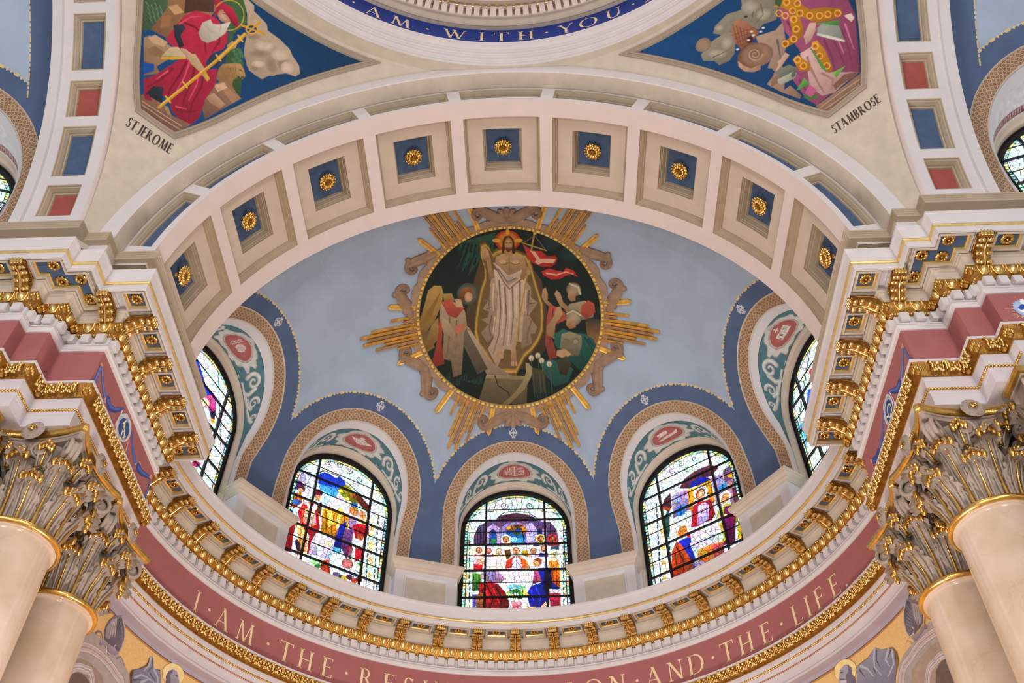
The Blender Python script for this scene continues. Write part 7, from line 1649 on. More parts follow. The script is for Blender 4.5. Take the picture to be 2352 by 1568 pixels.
ART['w3'] = '''p|-1.397,3.405 1.491,3.323 1.295,0.031 -1.249,0.083|e4ecee
p|-1.2,2.209 -0.925,2.202 -0.868,0.242 -1.123,0.247|d8e4dc
e|-1.079,2.076|0.063,0.052,-0.03|f4ecc8
l|-1.139,2.11 -1.136,2.045|2c4440|0.0351
l|-0.984,2.106 -0.982,2.029|7c9c90|0.0351
e|-1.032,1.921|0.062,0.051,-0.02|d8b068
l|-1.133,1.956 -1.13,1.892|6c8c80|0.0348
l|-0.98,1.952 -0.977,1.875|34504a|0.0347
e|-1.068,1.77|0.062,0.05,-0.02|f0f0e0
l|-1.127,1.803 -1.125,1.74|6c8c80|0.0345
l|-0.975,1.799 -0.972,1.724|7c9c90|0.0344
e|-1.022,1.619|0.062,0.05,-0.02|f4ecc8
l|-1.122,1.652 -1.119,1.59|2c4440|0.0342
l|-0.97,1.649 -0.968,1.574|7c9c90|0.0341
e|-1.058,1.471|0.061,0.049,-0.02|d8b068
l|-1.116,1.503 -1.114,1.442|6c8c80|0.0338
l|-0.965,1.5 -0.963,1.426|34504a|0.0338
e|-1.012,1.323|0.061,0.049,-0.02|f0f0e0
l|-1.111,1.356 -1.108,1.295|6c8c80|0.0336
l|-0.961,1.352 -0.959,1.279|7c9c90|0.0335
e|-1.047,1.179|0.061,0.048,-0.02|f4ecc8
l|-1.105,1.21 -1.103,1.15|2c4440|0.0333
l|-0.956,1.207 -0.954,1.135|7c9c90|0.0332
e|-1.002,1.034|0.06,0.048,-0.02|d8b068
l|-1.1,1.066 -1.098,1.007|6c8c80|0.033
l|-0.952,1.063 -0.95,0.991|34504a|0.0329
e|-1.037,0.893|0.06,0.047,-0.02|f0f0e0
l|-1.095,0.924 -1.092,0.865|6c8c80|0.0327
l|-0.947,0.92 -0.945,0.85|7c9c90|0.0327
e|-0.993,0.752|0.059,0.046,-0.02|f4ecc8
l|-1.089,0.783 -1.087,0.725|2c4440|0.0324
l|-0.943,0.78 -0.941,0.71|7c9c90|0.0324
e|-1.028,0.614|0.059,0.046,-0.02|d8b068
l|-1.084,0.644 -1.082,0.586|6c8c80|0.0321
l|-0.939,0.64 -0.937,0.571|34504a|0.0321
e|-0.984,0.475|0.059,0.045,-0.02|f0f0e0
l|-1.079,0.506 -1.077,0.449|6c8c80|0.0319
l|-0.934,0.503 -0.932,0.435|7c9c90|0.0318
e|-1.018,0.34|0.059,0.045,-0.02|f4ecc8
l|-1.074,0.37 -1.072,0.313|2c4440|0.0316
l|-0.93,0.367 -0.928,0.299|7c9c90|0.0316
p|0.967,2.153 1.278,2.145 1.173,0.199 0.884,0.205|d8e4dc
e|1.096,2.021|0.062,0.051,-0.03|f4ecc8
l|1.02,2.055 1.017,1.991|2c4440|0.0348
l|1.211,2.05 1.207,1.973|7c9c90|0.0348
e|1.13,1.867|0.062,0.051,-0.02|d8b068
l|1.013,1.902 1.01,1.839|6c8c80|0.0345
l|1.203,1.897 1.199,1.821|34504a|0.0345
e|1.081,1.717|0.061,0.05,-0.02|f0f0e0
l|1.006,1.75 1.003,1.688|6c8c80|0.0342
l|1.195,1.746 1.191,1.671|7c9c90|0.0342
e|1.115,1.567|0.061,0.049,-0.02|f4ecc8
l|0.999,1.601 0.997,1.539|2c4440|0.0339
l|1.187,1.596 1.184,1.522|7c9c90|0.0339
e|1.067,1.42|0.061,0.049,-0.02|d8b068
l|0.993,1.453 0.99,1.391|6c8c80|0.0336
l|1.18,1.448 1.176,1.375|34504a|0.0336
e|1.1,1.273|0.06,0.048,-0.02|f0f0e0
l|0.986,1.306 0.984,1.246|6c8c80|0.0333
l|1.172,1.302 1.168,1.229|7c9c90|0.0333
e|1.053,1.13|0.06,0.048,-0.02|f4ecc8
l|0.98,1.162 0.977,1.102|2c4440|0.033
l|1.165,1.157 1.161,1.086|7c9c90|0.033
e|1.086,0.986|0.06,0.047,-0.02|d8b068
l|0.973,1.019 0.971,0.959|6c8c80|0.0327
l|1.157,1.014 1.154,0.943|34504a|0.0327
e|1.04,0.846|0.059,0.047,-0.02|f0f0e0
l|0.967,0.877 0.965,0.819|6c8c80|0.0324
l|1.15,0.873 1.146,0.803|7c9c90|0.0324
e|1.073,0.706|0.059,0.046,-0.02|f4ecc8
l|0.961,0.737 0.958,0.679|2c4440|0.0322
l|1.143,0.733 1.139,0.664|7c9c90|0.0321
e|1.027,0.569|0.059,0.046,-0.02|d8b068
l|0.955,0.599 0.952,0.542|6c8c80|0.0319
l|1.136,0.595 1.132,0.526|34504a|0.0319
e|1.059,0.431|0.058,0.045,-0.02|f0f0e0
l|0.949,0.462 0.946,0.405|6c8c80|0.0316
l|1.128,0.458 1.125,0.39|7c9c90|0.0316
e|1.014,0.297|0.058,0.045,-0.02|f4ecc8
l|0.943,0.327 0.94,0.271|2c4440|0.0314
l|1.121,0.323 1.118,0.256|7c9c90|0.0313
l|-0.155,2.865 -0.181,2.795 -0.233,2.767 -0.284,2.787 -0.311,2.84 -0.305,2.897 -0.275,2.931 -0.237,2.931 -0.211,2.903 -0.207,2.865 -0.221,2.838 -0.242,2.831 -0.258,2.843 -0.263,2.861 -0.257,2.873 -0.249,2.874|4a5a50|0.0213
l|0.406,2.849 0.379,2.78 0.327,2.752 0.277,2.772 0.251,2.825 0.257,2.882 0.289,2.916 0.326,2.916 0.351,2.888 0.355,2.85 0.341,2.823 0.319,2.816 0.303,2.828 0.299,2.845 0.305,2.858 0.313,2.858|4a5a50|0.0213
l|-0.571,3.031 -0.542,2.892 -0.587,2.723|5a6a60|0.0154
l|-0.463,3.028 -0.434,2.889 -0.481,2.721|5a6a60|0.0154
l|-0.085,3.017 -0.059,2.879 -0.108,2.711|5a6a60|0.0154
l|0.022,3.014 0.048,2.876 -0.001,2.708|5a6a60|0.0154
l|0.13,3.012 0.155,2.873 0.105,2.705|5a6a60|0.0154
l|0.506,3.001 0.529,2.863 0.477,2.695|5a6a60|0.0153
l|0.613,2.998 0.636,2.86 0.584,2.692|5a6a60|0.0153
l|-0.962,2.565 -0.752,2.694 -0.486,2.721|3a3438|0.021
l|0.995,2.514 0.816,2.652 0.552,2.693|3a3438|0.0209
l|-0.404,2.517 -0.246,2.681 -0.006,2.708 0.286,2.666 0.467,2.494|3a3438|0.0209
p|-0.888,1.832 -0.89,2.071 -0.797,2.329 -0.641,2.424 -0.456,2.452 -0.299,2.608 0.02,2.667 0.337,2.591 0.492,2.434 0.754,2.387 0.877,2.188 0.918,1.787|7c6490|5a4468|0,-1
p|-0.43,2.445 -0.272,2.601 0.02,2.647 0.337,2.578 0.492,2.421|5a3446|6c4860|0,-1
l|-0.811,1.846 -0.807,2.231|3c2440|0.023
l|-0.746,1.844 -0.749,2.295|3c2440|0.023
l|-0.682,1.843 -0.687,2.359|3c2440|0.023
l|0.734,1.807 0.751,2.322|3c2440|0.0229
l|0.811,1.806 0.825,2.189|3c2440|0.0229
l|-0.351,2.549 0.389,2.53|3c2440|0.0239
p|-0.614,1.825 -0.622,2.259 -0.482,2.367 -0.323,2.251 -0.315,1.818 -0.393,1.82 -0.401,2.156 -0.48,2.255 -0.558,2.166 -0.558,1.824|b49cc8
p|0.21,1.805 0.228,2.368 0.36,2.378 0.461,2.199 0.451,1.799|c4b0dc
p|-0.315,1.818 -0.297,2.283 -0.192,2.379 0.018,2.407 0.228,2.335 0.241,2.172 0.018,2.341 -0.192,2.248 -0.212,1.815|a890bc
p|0.559,1.796 0.57,2.196 0.665,2.226 0.656,1.794|b49cc8
p|-0.192,1.815 -0.182,2.248 0.018,2.354 0.211,2.251 0.215,1.805|123a80|2c88c4|0,-1
p|-0.547,1.823 -0.542,2.192 -0.48,2.236 -0.411,2.156 -0.403,1.82|16468c|2c7cb8|0,-1
p|0.456,1.989 0.466,2.199 0.519,2.243 0.569,2.176 0.564,1.97|16468c
e|-0.088,2.245|0.105,0.065,-0.03|8a6a20
e|0.07,2.29|0.105,0.059,-0.03|6a4a18
e|0.173,2.174|0.063,0.097,-0.03|b07a28
e|0.016,2.113|0.078,0.045,-0.03|4a6a28
e|-0.037,1.954|0.067,0.064,-0.03|9ccce8
e|0.118,1.918|0.093,0.076,-0.03|48a8d8
e|-0.476,1.917|0.072,0.057,-0.02|3c8a50
e|-0.153,2.263|0.042,0.046,-0.03|d8a850
e|0.161,2.255|0.052,0.039,-0.03|c08838
l|0.182,1.821 0.159,2.077 0.122,2.24|2a1c10|0.0229
p|-0.906,1.566 0.927,1.522 0.911,1.127 0.461,1.138 0.354,0.815 -0.339,0.83 -0.341,1.156 -0.895,1.169|f8f4f6
p|-0.374,1.788 -0.282,1.896 -0.101,1.892 -0.05,1.78|c89a30
e|-0.205,1.958|0.109,0.125,-0.03|f4ecd0
e|-0.205,1.958|0.069,0.089,-0.03|8a5a30
e|-0.205,1.945|0.048,0.076,-0.03|d09c70
l|-0.227,1.958 -0.183,1.957|5a3020|0.0116
p|-0.241,1.923 -0.169,1.921 -0.205,1.851|8a5a30
p|0.358,1.77 0.453,1.878 0.633,1.873 0.681,1.762|4a3a90
e|0.532,1.955|0.108,0.124,-0.03|f0d890
e|0.532,1.955|0.069,0.089,-0.03|7a4420
e|0.532,1.943|0.048,0.076,-0.03|c88c60
l|0.511,1.956 0.554,1.955|5a3020|0.0115
p|0.495,1.921 0.568,1.919 0.53,1.849|7a4420
p|0.602,1.764 0.698,1.872 0.878,1.867 0.924,1.756|b84060
e|0.778,1.949|0.108,0.124,-0.03|c83450
e|0.778,1.949|0.069,0.089,-0.03|5a2c18
e|0.777,1.936|0.048,0.076,-0.03|b07850
l|0.756,1.95 0.799,1.949|5a3020|0.0115
p|0.74,1.914 0.812,1.913 0.774,1.843|5a2c18
p|-0.887,1.522 -0.844,1.627 -0.68,1.623 -0.642,1.517|c85060
e|-0.769,1.687|0.108,0.122,-0.02|f0e8d0
e|-0.769,1.687|0.068,0.087,-0.02|8a6040
e|-0.768,1.675|0.047,0.074,-0.02|d8a884
l|-0.79,1.688 -0.747,1.687|5a3020|0.0114
p|-0.804,1.653 -0.732,1.652 -0.766,1.583|8a6040
p|-0.691,1.518 -0.647,1.622 -0.483,1.618 -0.446,1.512|7a5a90
e|-0.571,1.667|0.108,0.122,-0.02|f0f0e8
e|-0.571,1.667|0.068,0.087,-0.02|7a5030
e|-0.57,1.654|0.047,0.074,-0.02|d8a884
l|-0.592,1.667 -0.549,1.666|5a3020|0.0114
p|-0.606,1.633 -0.534,1.631 -0.569,1.562|7a5030
p|-0.471,1.512 -0.427,1.617 -0.263,1.613 -0.227,1.507|d0a050
e|-0.35,1.646|0.108,0.122,-0.02|f4f4f0
e|-0.35,1.646|0.068,0.087,-0.02|b09880
e|-0.35,1.634|0.047,0.074,-0.02|e0c0a0
l|-0.372,1.647 -0.329,1.645|5a3020|0.0114
p|-0.386,1.612 -0.314,1.61 -0.349,1.542|b09880
p|0.246,1.495 0.294,1.599 0.457,1.595 0.49,1.489|d8b8c8
e|0.371,1.644|0.107,0.122,-0.02|f0f0e8
e|0.371,1.644|0.068,0.087,-0.02|9a6a44
e|0.371,1.632|0.047,0.074,-0.02|d8ac88
l|0.35,1.645 0.392,1.643|5a3020|0.0113
p|0.335,1.61 0.406,1.608 0.369,1.54|9a6a44
p|0.462,1.49 0.51,1.594 0.673,1.59 0.705,1.484|503c98
e|0.59,1.701|0.107,0.122,-0.02|e8e0e8
e|0.59,1.701|0.068,0.087,-0.02|7a4c30
e|0.589,1.689|0.047,0.074,-0.02|d0a080
l|0.568,1.702 0.611,1.701|5a3020|0.0114
p|0.553,1.667 0.624,1.665 0.587,1.596|7a4c30
p|-0.243,1.675 -0.115,1.703 -0.095,1.516 -0.191,1.426|8c6414|5c3c10|0,-1
p|0.116,1.666 0.269,1.662 0.266,1.476 0.14,1.541|c8a028|907018|0,-1
p|0.732,1.745 0.912,1.772 0.906,1.615 0.729,1.651|3a6a7c
p|-0.9,1.535 -0.65,1.529 -0.657,1.254 -0.897,1.23|ece4e8
e|-0.736,1.378|0.096,0.116,-0.02|d8b098
p|-0.875,1.35 -0.671,1.315 -0.694,1.195 -0.87,1.199|c83040
p|-0.226,1.22 -0.191,1.407 -0.039,1.527 0.089,1.524 0.229,1.397 0.297,1.208|c03028|e08838|1,0
p|-0.08,1.216 -0.064,1.453 0.012,1.513 0.093,1.45 0.126,1.212|f4f0f8|d8cce8|0,-1
e|0.008,1.653|0.123,0.139,-0.02|f8f4e8
e|0.008,1.653|0.078,0.099,-0.02|a06840
e|0.008,1.64|0.054,0.084,-0.02|e4bc98
l|-0.016,1.653 0.033,1.652|5a3020|0.0114
p|-0.033,1.614 0.049,1.612 0.007,1.534|a06840
l|-0.115,1.241 -0.039,1.361|5a4050|0.0111
l|0.111,1.236 0.037,1.359|5a4050|0.0111
l|0.012,1.513 0.01,1.238|5a4050|0.0113
l|-0.291,1.191 0.361,1.176|8a8088|0.0138
l|-0.216,1.138 -0.205,0.857|b0a4ac|0.011
l|-0.141,1.137 -0.131,0.855|b0a4ac|0.011
l|-0.04,1.134 -0.032,0.853|b0a4ac|0.011
l|0.06,1.132 0.067,0.851|b0a4ac|0.011
l|0.16,1.13 0.167,0.848|b0a4ac|0.011
l|0.26,1.127 0.266,0.846|b0a4ac|0.011
e|-0.191,1.183|0.05,0.018,-0.02|e0c8b0
e|-0.09,1.181|0.05,0.018,-0.02|e0c8b0
e|0.06,1.177|0.05,0.018,-0.02|e0c8b0
e|0.211,1.174|0.05,0.018,-0.02|e0c8b0
p|-0.898,1.124 -0.692,1.105 -0.698,0.897 -0.748,0.694 -0.886,0.683|78b058|3c6a34|0,-1
l|-0.869,0.697 -0.862,1.079|2a4a24|0.0107
l|-0.837,0.696 -0.832,1.078|2a4a24|0.0107
l|-0.805,0.695 -0.802,1.077|2a4a24|0.0107
l|-0.772,0.695 -0.772,1.077|2a4a24|0.0107
l|-0.74,0.694 -0.742,1.076|2a4a24|0.0107
l|-0.708,0.693 -0.712,1.075|2a4a24|0.0107
p|-0.694,1.21 -0.392,1.203 -0.216,0.975 -0.29,0.873 -0.563,0.894 -0.715,0.986|c4acc8|8c6c90|0,-1
l|-0.669,1.194 -0.633,0.919|6a4c70|0.0111
l|-0.608,1.193 -0.574,0.918|6a4c70|0.0111
l|-0.548,1.191 -0.514,0.917|6a4c70|0.0111
l|-0.488,1.19 -0.454,0.915|6a4c70|0.0111
l|-0.427,1.188 -0.394,0.914|6a4c70|0.011
l|-0.367,1.187 -0.335,0.912|6a4c70|0.011
p|-0.732,0.883 -0.539,0.899 -0.364,0.846 -0.215,0.653 -0.131,0.395 -0.127,0.212 -0.78,0.226 -0.762,0.465|c01830|5c0c18|1,-1
l|-0.587,0.807 -0.459,0.515 -0.529,0.263|3c0810|0.0324|0.0135
l|-0.413,0.803 -0.288,0.512 -0.311,0.23|3c0810|0.0324|0.0135
l|-0.684,0.722 -0.63,0.462|3c0810|0.0322|0.0134
l|-0.661,0.808 -0.532,0.46|e84858|0.0216|0.0108
l|-0.462,0.746 -0.336,0.399|e84858|0.0215|0.0108
p|-0.815,0.609 -0.658,0.634 -0.637,0.321 -0.797,0.296|b08050|7c5430|0,-1
p|-0.879,0.61 -0.79,0.608 -0.806,0.269 -0.869,0.27|6c58a8
p|0.674,1.39 0.873,1.431 0.915,1.097 0.894,0.715 0.725,0.806|f0a030|c05c18|0,-1
l|0.743,1.342 0.765,0.835|7c3810|0.0167
l|0.833,1.371 0.827,0.775|7c3810|0.0167
e|0.806,1.531|0.129,0.146,-0.02|f8f8f0
e|0.806,1.531|0.082,0.105,-0.02|d8c8b0
e|0.805,1.519|0.057,0.089,-0.02|e8d0b8
l|0.78,1.532 0.832,1.53|5a3020|0.0113
p|0.761,1.49 0.847,1.488 0.801,1.406|d8c8b0
e|0.446,1.365|0.111,0.133,-0.02|f0e4d8
e|0.441,1.35|0.086,0.115,-0.02|d8a07c
p|0.366,1.412 0.469,1.484 0.543,1.408 0.525,1.287 0.467,1.38|8a5a38
p|0.371,1.14 0.543,1.196 0.544,0.893 0.329,0.815|d070a0|944468|0,-1
p|0.438,1.213 0.714,1.222 0.732,0.865 0.898,0.715 0.691,0.559 0.624,0.294 0.293,0.203 0.212,0.586 0.304,0.787 0.529,0.869|1c3cc0|0e1c70|1,-1
p|0.588,1.195 0.736,1.131 0.728,0.777 0.665,0.491 0.548,0.694|0a1450
l|0.402,0.755 0.494,0.495 0.439,0.242|3c60e8|0.0242|0.0107
l|0.302,0.671 0.346,0.441|3c60e8|0.024|0.0107
p|0.222,0.303 0.392,0.299 0.366,0.202 0.173,0.206|e0c040
p|0.489,0.297 0.589,0.407 0.615,0.322 0.535,0.226|f0c8b0
p|0.672,0.706 0.902,0.686 0.897,0.571 0.681,0.548|e8d8e0
p|0.668,0.605 0.898,0.6 0.884,0.261 0.68,0.237|c03858|7c2040|0,-1
e|-0.116,0.767|0.059,0.052,-0.02|88c4d8
e|-0.042,0.795|0.059,0.052,-0.02|a8dce0
e|0.057,0.763|0.059,0.052,-0.02|78b8c8
e|0.143,0.732|0.059,0.052,-0.02|90c890
e|-0.092,0.651|0.059,0.052,-0.02|5a9a50
e|0.007,0.677|0.059,0.052,-0.02|3c7a3c
e|0.105,0.618|0.059,0.052,-0.02|6aa850
e|0.166,0.645|0.059,0.052,-0.02|e0c860
e|-0.141,0.623|0.059,0.052,-0.02|b8d8a0
e|-0.043,0.535|0.059,0.051,-0.02|d8c050
e|0.079,0.518|0.059,0.051,-0.02|4a7a38
e|0.202,0.558|0.059,0.051,-0.02|e8d070
l|-0.092,0.507 -0.116,0.709|243c20|0.0132
l|-0.038,0.506 -0.052,0.708|243c20|0.0132
l|0.015,0.505 0.012,0.706|243c20|0.0132
l|0.069,0.504 0.076,0.705|243c20|0.0132
l|0.123,0.503 0.14,0.703|243c20|0.0132
p|-0.105,0.451 0.127,0.446 0.101,0.277 0.04,0.209 -0.02,0.21 -0.069,0.281|e8b8c8|a83858|0,-1
e|-0.117,0.254|0.053,0.033,-0.02|f4ecf0
e|0.173,0.248|0.053,0.033,-0.02|f4ecf0
e|0.294,0.245|0.053,0.033,-0.02|f4ecf0
e|0.101,0.249|0.053,0.033,-0.02|f4ecf0
e|-0.093,0.253|0.053,0.033,-0.02|f4ecf0
e|0.415,0.243|0.053,0.033,-0.02|f4ecf0'''
